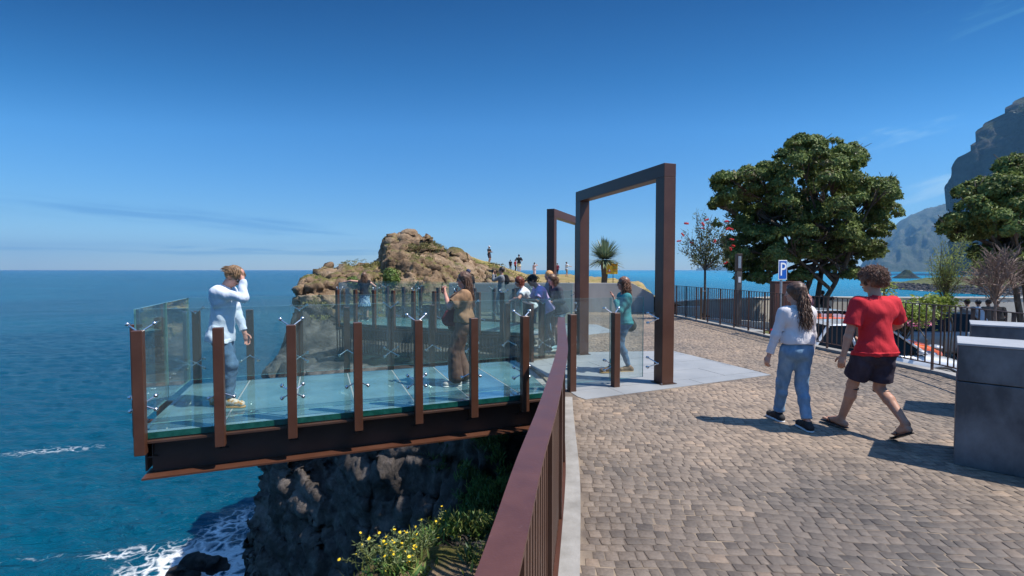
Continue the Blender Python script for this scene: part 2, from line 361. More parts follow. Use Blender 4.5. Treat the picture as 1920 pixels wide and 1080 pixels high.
def slab_area(name, poly, O, U, V, su, sv_, z=.004):
    mb = MB()
    for i in range(-3, 14):
        for j in range(-6, 10):
            g_ = .004; a0, a1 = i * su + g_ + (j % 2) * su * .5, (i + 1) * su - g_ + (j % 2) * su * .5; b0, b1 = j * sv_ + g_, (j + 1) * sv_ - g_
            q = [tuple(O + U * a + V * b_) for a, b_ in ((a0, b0), (a1, b0), (a1, b1), (a0, b1))]
            q = clip_quad(q, poly)
            if len(q) >= 3: mb.prism(q, -.02, z + random.uniform(-.0012, .0012))
    o = mb.build(name, M['slab']); o['kind'] = 'structure'; return o
SL1C = [SLAB1[0], SLAB1[1], SLAB1[2], SLAB1[3], SLAB1[4], SLAB1[6]]
slab_area('stone_slab_paving', SL1C, Vector((O1.x, O1.y)) + U1 * 5.0, U1, V1, 1.5, .62)
slab_area('stone_slab_landing', SLAB2, Vector((O2.x, O2.y)), U2, V2, 1.3, .7)
# ---- real setts
def setts():
    V = []; Fq = []; rows = {}
    ang = R(-4); ca, sa = math.cos(ang), math.sin(ang); y = 2.0; rid = 0
    while y < 20.4:
        hgt = random.uniform(.068, .092); x = -1.0 + random.uniform(0, .1)
        while x < 12.5:
            wd = random.uniform(.062, .118); gap = random.uniform(.003, .007)
            cs = []
            for (a, b_) in ((x, y), (x + wd - gap, y), (x + wd - gap, y + hgt - gap), (x, y + hgt - gap)):
                wob = .03 * math.sin(a * 1.1 + y * .6) + .022 * math.sin(a * 2.7 + 1.3 * y) + .012 * math.sin(a * 7.1 + y * 3)
                a2 = a + random.uniform(-.008, .008) + .02 * math.sin(b_ * 5 + a); b2 = b_ + wob + random.uniform(-.006, .006)
                cs.append((a2 * ca - b2 * sa, a2 * sa + b2 * ca))
            x += wd
            cx = sum(c[0] for c in cs) / 4; cy = sum(c[1] for c in cs) / 4
            if cy < 2.2 or cy > 20.0 or cx < edge_x(cy) + .185 or cx > fen_x(cy) + .02 - .12: continue
            if cx / cy > 1.16 and cy > 4.5: continue
            if any(inpoly(c[0], c[1], SL1C) for c in cs) or any(inpoly(c[0], c[1], SLAB2) for c in cs): continue
            h = random.gauss(0, .0012); tx, ty = random.gauss(0, .004), random.gauss(0, .004); n0 = len(V); ins = .003
            for lv in range(3):
                for c in cs:
                    k = (0, .0015, ins)[lv]; dx, dy = cx - c[0], cy - c[1]; l = math.hypot(dx, dy); q = (c[0] + dx / l * k, c[1] + dy / l * k)
                    z = (-.03, -.0009, 0)[lv] + (h + tx * (q[0] - cx) + ty * (q[1] - cy) if lv else 0)
                    V.append((q[0], q[1], z))
            for lv in range(2):
                for k in range(4):
                    a, b_ = n0 + lv * 4 + k, n0 + lv * 4 + (k + 1) % 4; Fq.append((a, b_, b_ + 4, a + 4))
            Fq.append((n0 + 8, n0 + 9, n0 + 10, n0 + 11))
        y += hgt
    # the straight courses laid along the kerb
    for c in range(3):
        s = 0.0
        ys = 2.0
        while ys < 6.35:
            l = random.uniform(.1, .14); x0 = edge_x(ys) + .15 + c * .0
            ys += l
    m, nt, b = nodes_of('basalt setts')
    g = N(nt, 'ShaderNodeNewGeometry')
    n1 = N(nt, 'ShaderNodeTexNoise'); n1.inputs['Scale'].default_value = .45; n1.inputs['Detail'].default_value = 4; L(nt, g.outputs['Position'], n1.inputs['Vector'])
    n2 = N(nt, 'ShaderNodeTexNoise'); n2.inputs['Scale'].default_value = 38; n2.inputs['Detail'].default_value = 8; n2.inputs['Roughness'].default_value = .65; L(nt, g.outputs['Position'], n2.inputs['Vector'])
    r1 = ramp(nt, g.outputs['Random Per Island'], [(0, (.145, .118, .097)), (.3, (.215, .175, .14)), (.7, (.25, .2, .158)), (.95, (.275, .222, .176)), (1, (.35, .265, .195))])
    mx = N(nt, 'ShaderNodeMixRGB', blend_type='OVERLAY'); mx.inputs[0].default_value = .55; L(nt, r1.outputs[0], mx.inputs[1]); L(nt, n2.outputs['Fac'], mx.inputs[2])
    r2 = ramp(nt, n1.outputs['Fac'], [(.36, (.78, .77, .745)), (.62, (1.22, 1.12, 1.0))]); mx2 = N(nt, 'ShaderNodeMixRGB', blend_type='MULTIPLY'); mx2.inputs[0].default_value = 1; L(nt, mx.outputs[0], mx2.inputs[1]); L(nt, r2.outputs[0], mx2.inputs[2])
    # setts towards the near end are darker and greyer, blended by noise
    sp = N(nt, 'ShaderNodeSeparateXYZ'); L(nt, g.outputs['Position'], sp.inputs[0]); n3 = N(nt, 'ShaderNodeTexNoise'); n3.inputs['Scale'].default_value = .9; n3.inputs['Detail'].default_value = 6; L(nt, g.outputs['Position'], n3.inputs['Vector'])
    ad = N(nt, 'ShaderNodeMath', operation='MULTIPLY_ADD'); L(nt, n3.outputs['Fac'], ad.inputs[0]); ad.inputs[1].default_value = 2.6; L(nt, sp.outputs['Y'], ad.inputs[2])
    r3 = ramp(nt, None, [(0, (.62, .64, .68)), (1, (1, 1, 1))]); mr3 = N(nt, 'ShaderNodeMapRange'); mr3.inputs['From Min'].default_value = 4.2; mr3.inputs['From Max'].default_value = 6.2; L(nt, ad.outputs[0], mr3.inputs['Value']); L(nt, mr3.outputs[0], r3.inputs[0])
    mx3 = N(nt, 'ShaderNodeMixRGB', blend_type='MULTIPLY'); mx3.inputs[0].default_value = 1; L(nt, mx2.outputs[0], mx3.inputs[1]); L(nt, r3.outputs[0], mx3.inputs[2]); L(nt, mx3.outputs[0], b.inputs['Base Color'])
    rr = N(nt, 'ShaderNodeMapRange'); rr.inputs['To Min'].default_value = .5; rr.inputs['To Max'].default_value = .85; L(nt, n2.outputs['Fac'], rr.inputs['Value']); L(nt, rr.outputs[0], b.inputs['Roughness'])
    bp = N(nt, 'ShaderNodeBump'); bp.inputs['Distance'].default_value = .0035; bp.inputs['Strength'].default_value = .8; L(nt, n2.outputs['Fac'], bp.inputs['Height']); L(nt, bp.outputs[0], b.inputs['Normal'])
    M['setts'] = m
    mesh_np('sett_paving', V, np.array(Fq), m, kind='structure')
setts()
def strip(name, pts, o0, o1, z0, z1, mat, kind='structure', label=None):
    """kerb following a plan line, from offset o0 to o1 to the right of it"""
    n = len(pts); V = []; Fq = []
    for i in range(n):
        a = Vector(pts[max(0, i - 1)]); b_ = Vector(pts[min(n - 1, i + 1)]); t = (b_ - a).normalized(); nr = Vector((t.y, -t.x)); p = Vector(pts[i])
        for o_, z in ((o0, z0), (o1, z0), (o1, z1), (o0, z1)): q = p + nr * o_; V.append((q.x, q.y, z))
    for i in range(n - 1):
        for k in range(4): Fq.append((i * 4 + k, i * 4 + (k + 1) % 4, i * 4 + 4 + (k + 1) % 4, i * 4 + 4 + k))
    mb = MB(); mb.add(V, Fq + [(3, 2, 1, 0), ((n - 1) * 4, (n - 1) * 4 + 1, (n - 1) * 4 + 2, (n - 1) * 4 + 3)])
    o = mb.build(name, mat); o['kind'] = kind; return o
def resample(pts, d):
    pts = [Vector(p) for p in pts]; out = [pts[0]]; acc = 0.0
    for a, b_ in zip(pts, pts[1:]):
        l = (b_ - a).length; t = d - acc
        while t <= l: out.append(a + (b_ - a) * (t / l)); t += d
        acc = l - (t - d)
    return out
def smooth_line(pts, d=.2):
    """Catmull-Rom through the points, then even spacing"""
    pts = [Vector(p) for p in pts]; out = []
    for i in range(len(pts) - 1):
        p0 = pts[max(0, i - 1)]; p1 = pts[i]; p2 = pts[i + 1]; p3 = pts[min(len(pts) - 1, i + 2)]
        for k in range(12):
            t = k / 12; out.append(.5 * ((2 * p1) + (-p0 + p2) * t + (2 * p0 - 5 * p1 + 4 * p2 - p3) * t * t + (-p0 + 3 * p1 - 3 * p2 + p3) * t ** 3))
    out.append(pts[-1]); return resample(out, d)
RAILC = smooth_line(RAIL, .11)
strip('kerb_strip', [tuple(p) for p in RAILC[::2]], .015, .15, -.3, .006, M['kerb'])
mb = MB()
for pz, q0, q1 in ((.006, 4.78, 5.02),):
    mb.prism([tuple(O1 + U1 * (4.80) + V1 * (-.1)), tuple(O1 + U1 * 4.98 + V1 * (-.1)), tuple(O1 + U1 * 5.42 + V1 * 2.5), tuple(O1 + U1 * 5.24 + V1 * 2.5)], -.45, -.035)
mb.build('deck_abutment', M['kerb'])['kind'] = 'structure'
strip('fence_kerb', FEN, -.16, .06, -1.2, .05, M['kerb'])
strip('drain_channel', FEN, .36, .40, -.03, .001, M['black'])
# ================================================================ sea
def sea():
    V = []; Fq = []; rad = [3.0]
    while rad[-1] < 260: rad.append(rad[-1] * 1.012 + .05)
    while rad[-1] < 14000: rad.append(rad[-1] * 1.25)
    na = 420; a0, a1 = R(-78), R(75)
    ang = np.linspace(a0, a1, na); rr = np.array(rad)
    A, Rr = np.meshgrid(ang, rr, indexing='ij'); X = Rr * np.sin(A); Y = Rr * np.cos(A)
    Z = np.zeros_like(X); rng = np.random.default_rng(3)
    for k in range(34):
        lam = 1.3 * 1.19 ** (k % 12) * rng.uniform(.85, 1.2); th = R(200) + rng.normal(0, .5); kx, ky = 2 * PI / lam * math.sin(th), 2 * PI / lam * math.cos(th)
        ph = rng.uniform(0, 6.28); s = np.sin(kx * X + ky * Y + ph + .6 * np.sin(X * .11 + k) + .5 * np.sin(Y * .13 + 2 * k))
        Z += .0085 * lam ** .8 * (np.abs(s) * -1.2 + .6) * np.clip(1.5 - Rr / 260, 0, 1)
    Vv = np.stack([X, Y, Z + SEA], -1).reshape(-1, 3); nr = len(rr)
    i = np.arange(na - 1)[:, None] * nr + np.arange(nr - 1)[None, :]
    Fv = np.stack([i, i + 1, i + nr + 1, i + nr], -1).reshape(-1, 4)[:, ::-1]
    m, nt, b = nodes_of('sea water'); g = N(nt, 'ShaderNodeNewGeometry')
    mp = N(nt, 'ShaderNodeMapping'); mp.inputs['Rotation'].default_value = (0, 0, R(18)); mp.inputs['Scale'].default_value = (.45, 1, 1); L(nt, g.outputs['Position'], mp.inputs[0])
    def nz(scale, detail, rough=.55, src=None, dist=0):
        n = N(nt, 'ShaderNodeTexNoise'); n.inputs['Scale'].default_value = scale; n.inputs['Detail'].default_value = detail; n.inputs['Roughness'].default_value = rough; n.inputs['Distortion'].default_value = dist
        L(nt, src or mp.outputs[0], n.inputs['Vector']); return n.outputs['Fac']
    def mt(op, a, c=None):
        n = N(nt, 'ShaderNodeMath', operation=op)
        for i_, q in enumerate((a, c)):
            if q is None: continue
            if isinstance(q, (int, float)): n.inputs[i_].default_value = q
            else: L(nt, q, n.inputs[i_])
        return n.outputs[0]
    big = nz(.02, 4); mid = nz(.25, 5)
    cr = ramp(nt, big, [(.35, (.0, .050, .094)), (.65, (.0, .084, .138))])
    sx = N(nt, 'ShaderNodeSeparateXYZ'); L(nt, g.outputs['Position'], sx.inputs[0])
    # shallower, greener water on the sheltered bay side and close to the cliff foot
    shal = N(nt, 'ShaderNodeMapRange'); shal.inputs['From Min'].default_value = 40; shal.inputs['From Max'].default_value = 420; L(nt, sx.outputs['X'], shal.inputs['Value'])
    mixs = N(nt, 'ShaderNodeMixRGB'); mixs.inputs[2].default_value = (.0, .20, .32, 1); L(nt, shal.outputs[0], mixs.inputs[0]); L(nt, cr.outputs[0], mixs.inputs[1])
    # foam: lacy where the swell breaks on the rocks, streaks further out
    def blob(cx, cy, rx, ry, rot=0):
        v = N(nt, 'ShaderNodeVectorMath', operation='SUBTRACT'); L(nt, g.outputs['Position'], v.inputs[0]); v.inputs[1].default_value = (cx, cy, SEA)
        mp2 = N(nt, 'ShaderNodeMapping'); mp2.inputs['Rotation'].default_value = (0, 0, rot); mp2.inputs['Scale'].default_value = (1, 1, 0); L(nt, v.outputs[0], mp2.inputs[0])
        mp3 = N(nt, 'ShaderNodeMapping'); mp3.inputs['Scale'].default_value = (1 / rx, 1 / ry, 0); L(nt, mp2.outputs[0], mp3.inputs[0])
        l_ = N(nt, 'ShaderNodeVectorMath', operation='LENGTH'); L(nt, mp3.outputs[0], l_.inputs[0])
        return mt('EXPONENT', mt('MULTIPLY', mt('POWER', l_.outputs['Value'], 2.0), -1.0))
    pf = lambda px, py: P(px, py, SEA)
    def fb(px, py, rx, ry, rot=0.0):
        q = pf(px, py); return blob(q.x, q.y, rx, ry, rot)
    gsum = mt('MAXIMUM', mt('MAXIMUM', mt('MULTIPLY', fb(375, 1062, 6.2, 5.0), 1.3), mt('MULTIPLY', fb(235, 1032, 3.8, 1.1, R(-12)), .98)),
              mt('MAXIMUM', mt('MAXIMUM', mt('MULTIPLY', fb(95, 842, 9, 2.2, R(-14)), .83), mt('MULTIPLY', fb(60, 1045, 4.5, .5, R(-10)), .72)), mt('MULTIPLY', fb(425, 985, 2.6, 5), 1.05)))
    v1 = N(nt, 'ShaderNodeTexVoronoi'); v1.feature = 'DISTANCE_TO_EDGE'; v1.inputs['Scale'].default_value = 1.3
    wv = N(nt, 'ShaderNodeMapping'); nn = N(nt, 'ShaderNodeTexNoise'); nn.inputs['Scale'].default_value = .8; nn.inputs['Detail'].default_value = 6; L(nt, g.outputs['Position'], nn.inputs['Vector'])
    va = N(nt, 'ShaderNodeVectorMath', operation='MULTIPLY_ADD'); L(nt, nn.outputs['Color'], va.inputs[0]); va.inputs[1].default_value = (1.8, 1.8, 0); L(nt, g.outputs['Position'], va.inputs[2]); L(nt, va.outputs[0], v1.inputs['Vector'])
    lace = mt('SUBTRACT', 1.0, mt('MULTIPLY', v1.outputs['Distance'], 4.2))
    fine = nz(1.6, 9, .7, g.outputs['Position'])
    fo = mt('ADD', mt('ADD', mt('MULTIPLY', lace, .42), mt('MULTIPLY', fine, .75)), mt('MULTIPLY', mt('SUBTRACT', gsum, 1.0), 1.05))
    fm = N(nt, 'ShaderNodeMapRange'); fm.interpolation_type = 'SMOOTHSTEP'; fm.inputs['From Min'].default_value = .3; fm.inputs['From Max'].default_value = .85; L(nt, fo, fm.inputs['Value'])
    caps = N(nt, 'ShaderNodeMapRange'); caps.inputs['From Min'].default_value = .735; caps.inputs['From Max'].default_value = .80; L(nt, nz(.5, 8, .75), caps.inputs['Value'])
    foam = mt('MINIMUM', mt('ADD', fm.outputs[0], mt('MULTIPLY', caps.outputs[0], .55)), 1.0)
    mf = N(nt, 'ShaderNodeMixRGB'); mf.inputs[2].default_value = (.78, .8, .8, 1); L(nt, foam, mf.inputs[0]); L(nt, mixs.outputs[0], mf.inputs[1]); L(nt, mf.outputs[0], b.inputs['Base Color'])
    rg = N(nt, 'ShaderNodeMapRange'); rg.inputs['To Min'].default_value = .2; rg.inputs['To Max'].default_value = .8; L(nt, foam, rg.inputs['Value']); L(nt, rg.outputs[0], b.inputs['Roughness'])
    b.inputs['IOR'].default_value = 1.33; b.inputs['Specular IOR Level'].default_value = .22
    h = mt('ADD', mt('ADD', mt('MULTIPLY', nz(.35, 6, .6, None, .5), 1.0), mt('MULTIPLY', nz(1.6, 5, .6, None, .4), .35)), mt('MULTIPLY', nz(.06, 3), 1.6))
    bp = N(nt, 'ShaderNodeBump'); bp.inputs['Distance'].default_value = 1.7; bp.inputs['Strength'].default_value = 1.0; L(nt, h, bp.inputs['Height']); L(nt, bp.outputs[0], b.inputs['Normal'])
    mesh_np('sea', Vv, Fv, m, smooth=True, kind='structure')
sea()
mb = MB(); mb.add([(-15000, -15000, SEA - .9), (15000, -15000, SEA - .9), (15000, 15000, SEA - .9), (-15000, 15000, SEA - .9)], [(0, 1, 2, 3)])
mb.build('sea_bed', pmat('deep sea bed', (.01, .03, .05)))['kind'] = 'structure'
# ================================================================ rock material
def rockmat(name, dark, mid, light, veg=True, scale=1.0, bump=.12, vegc=((.07, .085, .015), (.2, .17, .05))):
    m, nt, b = nodes_of(name); g = N(nt, 'ShaderNodeNewGeometry')
    def nz(s, d, r=.6, dist=0):
        n = N(nt, 'ShaderNodeTexNoise'); n.inputs['Scale'].default_value = s * scale; n.inputs['Detail'].default_value = d; n.inputs['Roughness'].default_value = r; n.inputs['Distortion'].default_value = dist
        L(nt, g.outputs['Position'], n.inputs['Vector']); return n.outputs['Fac']
    a = nz(.8, 10, .7, .3); c = nz(6, 8, .7)
    r = ramp(nt, a, [(.3, dark), (.48, mid), (.66, light)])
    ov = N(nt, 'ShaderNodeMixRGB', blend_type='OVERLAY'); ov.inputs[0].default_value = .6; L(nt, r.outputs[0], ov.inputs[1]); L(nt, c, ov.inputs[2])
    # pale mineral patches
    pr = ramp(nt, nz(.55, 6, .6), [(.6, gry(0)), (.68, gry(1))])
    mp_ = N(nt, 'ShaderNodeMixRGB'); mp_.inputs[2].default_value = rgba((light[0] * 1.25, light[1] * 1.2, light[2] * 1.2)); L(nt, ov.outputs[0], mp_.inputs[1])
    ml = N(nt, 'ShaderNodeMath', operation='MULTIPLY'); ml.inputs[1].default_value = .6; L(nt, pr.outputs[0], ml.inputs[0]); L(nt, ml.outputs[0], mp_.inputs[0]); last = mp_.outputs[0]
    if veg:
        sp = N(nt, 'ShaderNodeSeparateXYZ'); L(nt, g.outputs['Normal'], sp.inputs[0])
        mr = N(nt, 'ShaderNodeMapRange'); mr.inputs['From Min'].default_value = .45; mr.inputs['From Max'].default_value = .85; L(nt, sp.outputs['Z'], mr.inputs['Value'])
        vr = ramp(nt, nz(.7, 7, .65), [(.47, gry(0)), (.56, gry(1))])
        mm = N(nt, 'ShaderNodeMath', operation='MULTIPLY'); L(nt, mr.outputs[0], mm.inputs[0]); L(nt, vr.outputs[0], mm.inputs[1])
        vc = ramp(nt, nz(2.5, 6), [(.35, vegc[0]), (.65, vegc[1])])
        mv = N(nt, 'ShaderNodeMixRGB'); L(nt, mm.outputs[0], mv.inputs[0]); L(nt, last, mv.inputs[1]); L(nt, vc.outputs[0], mv.inputs[2]); last = mv.outputs[0]
    L(nt, last, b.inputs['Base Color']); b.inputs['Roughness'].default_value = .9; b.inputs['Specular IOR Level'].default_value = .25
    vo = N(nt, 'ShaderNodeTexNoise'); vo.noise_type = 'RIDGED_MULTIFRACTAL'; vo.inputs['Scale'].default_value = 1.4 * scale; vo.inputs['Detail'].default_value = 8; vo.inputs['Distortion'].default_value = .4; L(nt, g.outputs['Position'], vo.inputs['Vector'])
    h1 = N(nt, 'ShaderNodeMath', operation='MULTIPLY_ADD'); L(nt, vo.outputs['Fac'], h1.inputs[0]); h1.inputs[1].default_value = .55; L(nt, nz(3.0, 10, .75, .5), h1.inputs[2])
    bp = N(nt, 'ShaderNodeBump'); bp.inputs['Distance'].default_value = bump * 1.6; L(nt, h1.outputs[0], bp.inputs['Height']); L(nt, bp.outputs[0], b.inputs['Normal'])
    return m
M['rock'] = rockmat('weathered brown rock', (.075, .05, .032), (.27, .178, .105), (.44, .325, .215))
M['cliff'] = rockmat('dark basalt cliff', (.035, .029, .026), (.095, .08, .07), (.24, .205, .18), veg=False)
# ================================================================ volumes -> rock
def vn3(shape, lo, vox, cell, seed, stretch=(1, 1, 1), lin=False):
    """value noise in -1..1 on a grid, one axis at a time"""
    rng = np.random.default_rng(seed); ix = []; fx = []; sz = []
    for a in range(3):
        c = cell * stretch[a]; q = (np.arange(shape[a]) * vox) / c + .37 * (a + 1); i = np.floor(q).astype(int); f = q - i; f = f if lin else f * f * (3 - 2 * f)
        ix.append(i); fx.append(f.astype(np.float32)); sz.append(i.max() + 2)
    La = rng.uniform(-1, 1, sz).astype(np.float32)
    A = La[ix[0]] * (1 - fx[0])[:, None, None] + La[ix[0] + 1] * fx[0][:, None, None]
    A = A[:, ix[1]] * (1 - fx[1])[None, :, None] + A[:, ix[1] + 1] * fx[1][None, :, None]
    A = A[:, :, ix[2]] * (1 - fx[2])[None, None, :] + A[:, :, ix[2] + 1] * fx[2][None, None, :]
    return A
def vdb_mesh(A, lo, vox):
    g = openvdb.FloatGrid(background=float(3 * vox))
    A = np.clip(A, -3 * vox, 3 * vox).astype(np.float32)
    g.copyFromArray(A, tolerance=vox * .01)
    pts, quads = g.convertToQuads(isovalue=0.0)
    return pts * vox + np.asarray(lo, dtype=np.float32), quads[:, ::-1].astype(np.int32)
def poly_sd(X, Y, poly):
    """signed distance to a plan polygon, negative inside (2-D arrays)"""
    d = np.full(X.shape, 1e9); s = np.zeros(X.shape, dtype=bool); n = len(poly)
    for i in range(n):
        ax, ay = poly[i]; bx, by = poly[(i + 1) % n]; ex, ey = bx - ax, by - ay; wx, wy = X - ax, Y - ay
        t = np.clip((wx * ex + wy * ey) / (ex * ex + ey * ey), 0, 1); d = np.minimum(d, (wx - ex * t) ** 2 + (wy - ey * t) ** 2)
        c = ((ay > Y) != (by > Y)) & (X < (bx - ax) * (Y - ay) / ((by - ay) if abs(by - ay) > 1e-9 else 1e-9) + ax); s ^= c
    d = np.sqrt(d); return np.where(s, -d, d)
SHORE = [(3, -1), (-1.2, -1), (-1.9, 2), (-2.1, 4.0), (-1.6, 5.2), (-1.15, 6.6), (-.85, 8), (-1.0, 9.5), (-1.9, 11.4), (-4.2, 13.2), (-6.6, 14.6), (-8.3, 16.2), (-8.7, 18), (-8.8, 20.2), (-10.2, 24.5), (-11.8, 28), (-12.6, 31), (-11, 36), (-9, 44), (-7, 60), (2, 85), (12, 85), (12, 20), (3, 19)]
RIDGE = [(-13.4, -1.2), (-13.0, .2), (-12.7, 1.5), (-12.3, 1.9), (-11.7, 2.1), (-10.1, 2.4), (-8.9, 2.3), (-8.1, 2.45), (-7.8, 3.0), (-7.5, 3.75), (-6.6, 3.8), (-5.6, 3.7), (-4.9, 3.4), (-4.2, 2.85), (-3.6, 2.4), (-2.6, 1.85), (-1, 1.6), (.2, 1.3), (1.2, 1.0), (3.5, .9)]
def facet_noise(Pn, cell, seed):
    """blocky faceting: every Voronoi cell is a tilted facet"""
    rng = np.random.default_rng(seed); T = rng.uniform(-1, 1, (4096, 7)).astype(np.float32); q = Pn / cell; qi = np.floor(q).astype(np.int64); best = np.full(len(q), 1e9); out = np.zeros(len(q)); sec = np.full(len(q), 1e9)
    for dx in (-1, 0, 1):
        for dy in (-1, 0, 1):
            for dz in (-1, 0, 1):
                c = qi + (dx, dy, dz); h = ((c[:, 0] * 73856093) ^ (c[:, 1] * 19349663) ^ (c[:, 2] * 83492791)) & 4095; r = T[h]
                pt = c + .5 + r[:, :3] * .5; d = q - pt; dd = (d * d).sum(1); v = (d * r[:, 3:6]).sum(1) * .9 + r[:, 6] * .45
                m = dd < best; sec = np.where(m, best, np.minimum(sec, dd)); out = np.where(m, v, out); best = np.where(m, dd, best)
    return out * cell, (np.sqrt(sec) - np.sqrt(best)) * cell
def vnormals(V, F):
    n = np.cross(V[F[:, 2]] - V[F[:, 0]], V[F[:, 3]] - V[F[:, 1]]); N_ = np.zeros_like(V)
    for k in range(4): np.add.at(N_, F[:, k], n)
    return N_ / (np.linalg.norm(N_, axis=1, keepdims=True) + 1e-9)
def facet(V, F, amps=((3.4, .15, 1), (.5, .16, 4), (.22, .3, 3))):
    V = V.astype(np.float64); N_ = vnormals(V, F); amp = np.clip((V[:, 1] - 17.5) / 2.5, 0, 1); amp = np.maximum(amp, np.clip((-.8 - V[:, 2]) / 1.5, 0, 1)); amp = np.maximum(amp, .15)
    W = V + .12 * np.sin(V[:, [1, 2, 0]] * 3.1) + .25 * np.sin(V[:, [2, 0, 1]] * 1.3)
    for cell, a, sd in amps:
        f, e = facet_noise(W, cell, sd); crack = np.clip(1 - e / (.09 * cell + .03), 0, 1)
        V = V + N_ * ((f * a - crack * .03 * min(cell, .5)) * amp)[:, None]
    return V.astype(np.float32)
def coast():
    vox = .09; lo = np.array([-15.5, 2.0, SEA - 1.2]); hi = np.array([3.6, 36.0, 5.4]); sh = tuple(((hi - lo) / vox).astype(int))
    xs = lo[0] + np.arange(sh[0]) * vox; ys = lo[1] + np.arange(sh[1]) * vox; zs = lo[2] + np.arange(sh[2]) * vox
    X, Y = np.meshgrid(xs, ys, indexing='ij'); sd = poly_sd(X, Y, SHORE)
    # top surface
    ex = np.interp(ys, [p[1] for p in EDGE], [p[0] for p in EDGE])[None, :]
    dn = np.clip(ex - X, 0, 99)                                           # metres left of the plaza edge
    near = -.95 - .12 * dn - .22 * np.clip(Y - 4.2, 0, 5) * np.clip(1.2 - dn * .2, .3, 1.2) * .8
    near = near + .30 * np.exp(-((X + 1.0) ** 2 + (Y - 4.2) ** 2) / .7)
    mid = -.95 - .05 * dn + 0 * Y
    t = np.clip((Y - 8.5) / 3, 0, 1); base = near * (1 - t) + mid * t
    rx = X * 30 / np.clip(Y, 24, 34); rz = np.interp(rx, [p[0] for p in RIDGE], [p[1] for p in RIDGE])
    s = np.clip((Y - (18.6 + .25 * np.clip(X + 6, -3, 8))) / 9.5, 0, 1); s = s ** .62
    front = -1.3 + (rz + 1.3) * s
    front = np.where(Y > 30.5, rz - .28 * (Y - 30.5), front); front = np.maximum(front, np.where(Y > 28, .8, -9) * np.ones_like(front) + 0 * X)
    top = np.where(Y > 18, np.maximum(base, front), base)
    D = np.empty(sh, dtype=np.float32)
    Z = zs[None, None, :]
    D = (Z - top[:, :, None]) * .62
    flare = .09
    wall = (sd[:, :, None] - np.clip(-1.0 - Z, 0, 99) * flare) * .93
    k = .6; h = np.clip(.5 + .5 * (D - wall) / k, 0, 1); D = (wall * (1 - h) + D * h + k * h * (1 - h)).astype(np.float32)
    # rocky relief
    amp = np.clip((sd + 3.4) / 2.5, .12, 1)[:, :, None] * np.clip((-.4 - Z) / 2.2, 0, 1)
    amp = np.maximum(amp, (np.clip((Y - 18.5) / 3, 0, 1) * np.clip((2.4 - X) / 3, .2, 1))[:, :, None] * np.ones_like(Z))
    amp = np.maximum(amp, .22).astype(np.float32)
    n1 = vn3(sh, lo, vox, 3.2, 11); n2 = vn3(sh, lo, vox, 1.6, 12, (1.3, 1, .8), True); n3 = vn3(sh, lo, vox, .8, 13, (1.2, 1, .7), True); n4 = vn3(sh, lo, vox, .4, 14, (1.3, 1, .7), True); n5 = vn3(sh, lo, vox, 1.0, 15, (.6, .6, 2.2))
    cr = 1 - np.abs(n5) * 2.2; cr = np.clip(cr, 0, 1) ** 2
    disp = n1 * .34 + n2 * .22 + n3 * .15 + n4 * .11 - cr * .3
    q_ = ((Z + .32 * X[:, :, None] + .15 * Y[:, :, None]) + n1 * .8 + n2 * .3) / .62; disp = disp + ((q_ - np.floor(q_)) - .5) * .2
    D = D - disp * amp * .95
    # keep clear of the plaza block and of the two decks
    pl = poly_sd(X, Y, [(a, b_) for a, b_ in EDGE] + [(6, 20.2), (9, 2), (6, -1.6)])[:, :, None]
    cut = np.maximum(-(pl + 0.05), -.0 - 0 * Z); cut = np.maximum(pl - .02, -(Z + .16)); D = np.maximum(D, -cut)
    for (O, U, V, ln, wd, cl) in ((O1, U1, V1, 6.6, 2.7, -.75), (O2, U2, V2, 7.6, 2.8, -1.15)):
        uu = (X - O.x) * U.x + (Y - O.y) * U.y; vv = (X - O.x) * V.x + (Y - O.y) * V.y
        bx = np.maximum(np.maximum(-uu - .4, uu - ln), np.maximum(-vv - .4, vv - wd - .4))[:, :, None]
        D = np.maximum(D, -np.maximum(bx, cl - Z))
    V_, F_ = vdb_mesh(D, lo, vox)
    V_ = facet(V_, F_)
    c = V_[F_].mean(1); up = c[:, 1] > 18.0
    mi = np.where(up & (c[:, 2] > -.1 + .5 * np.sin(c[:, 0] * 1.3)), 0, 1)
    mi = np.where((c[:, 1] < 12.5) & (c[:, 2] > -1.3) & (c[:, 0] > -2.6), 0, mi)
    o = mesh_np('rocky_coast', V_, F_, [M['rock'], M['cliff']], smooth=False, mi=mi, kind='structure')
    return D, lo, vox, sh, top
COAST = coast()
def plateau_z(x, y): return .93 + max(0, 2.2 - x) * .33
def headland():
    xs = np.arange(-14, 14, .35); ys = np.concatenate([np.arange(20.25, 34, .3), np.arange(34, 92, .7)])
    V = []; nx, ny = len(xs), len(ys)
    for y in ys:
        for x in xs:
            left = -7.5 - .0 * y; z = plateau_z(x, y)
            z = min(z, 2.6)
            if y < 31: z = min(z, lerp(.93 if x > 1.5 else .3, z, max(0, (y - 26) / 5)))
            z += .14 * mnoise.fractal(Vector((x * .35, y * .35, 0)), 1, 2, 5) + .05 * mnoise.noise(Vector((x * 2, y * 2, 3)))
            z -= max(0, left - x) * 3 + max(0, y - 84) * 3
            z -= max(0, x - 8.5 - .02 * (y - 20)) * 2.5
            if x > 5 and y < 34: z -= (x - 5) * .35 * min(1, (34 - y) / 8)
            V.append((x, y, max(z, SEA - 1)))
    i = (np.arange(ny - 1)[:, None] * nx + np.arange(nx - 1)[None, :]); Fv = np.stack([i, i + 1, i + nx + 1, i + nx], -1).reshape(-1, 4)
    M['head'] = rockmat('dry grass headland', (.16, .11, .05), (.3, .21, .09), (.4, .3, .14), veg=True, bump=.05, vegc=((.14, .13, .035), (.36, .27, .09)))
    o = mesh_np('headland_ground', V, Fv, M['head'], smooth=True, kind='structure')
    return V
headland()
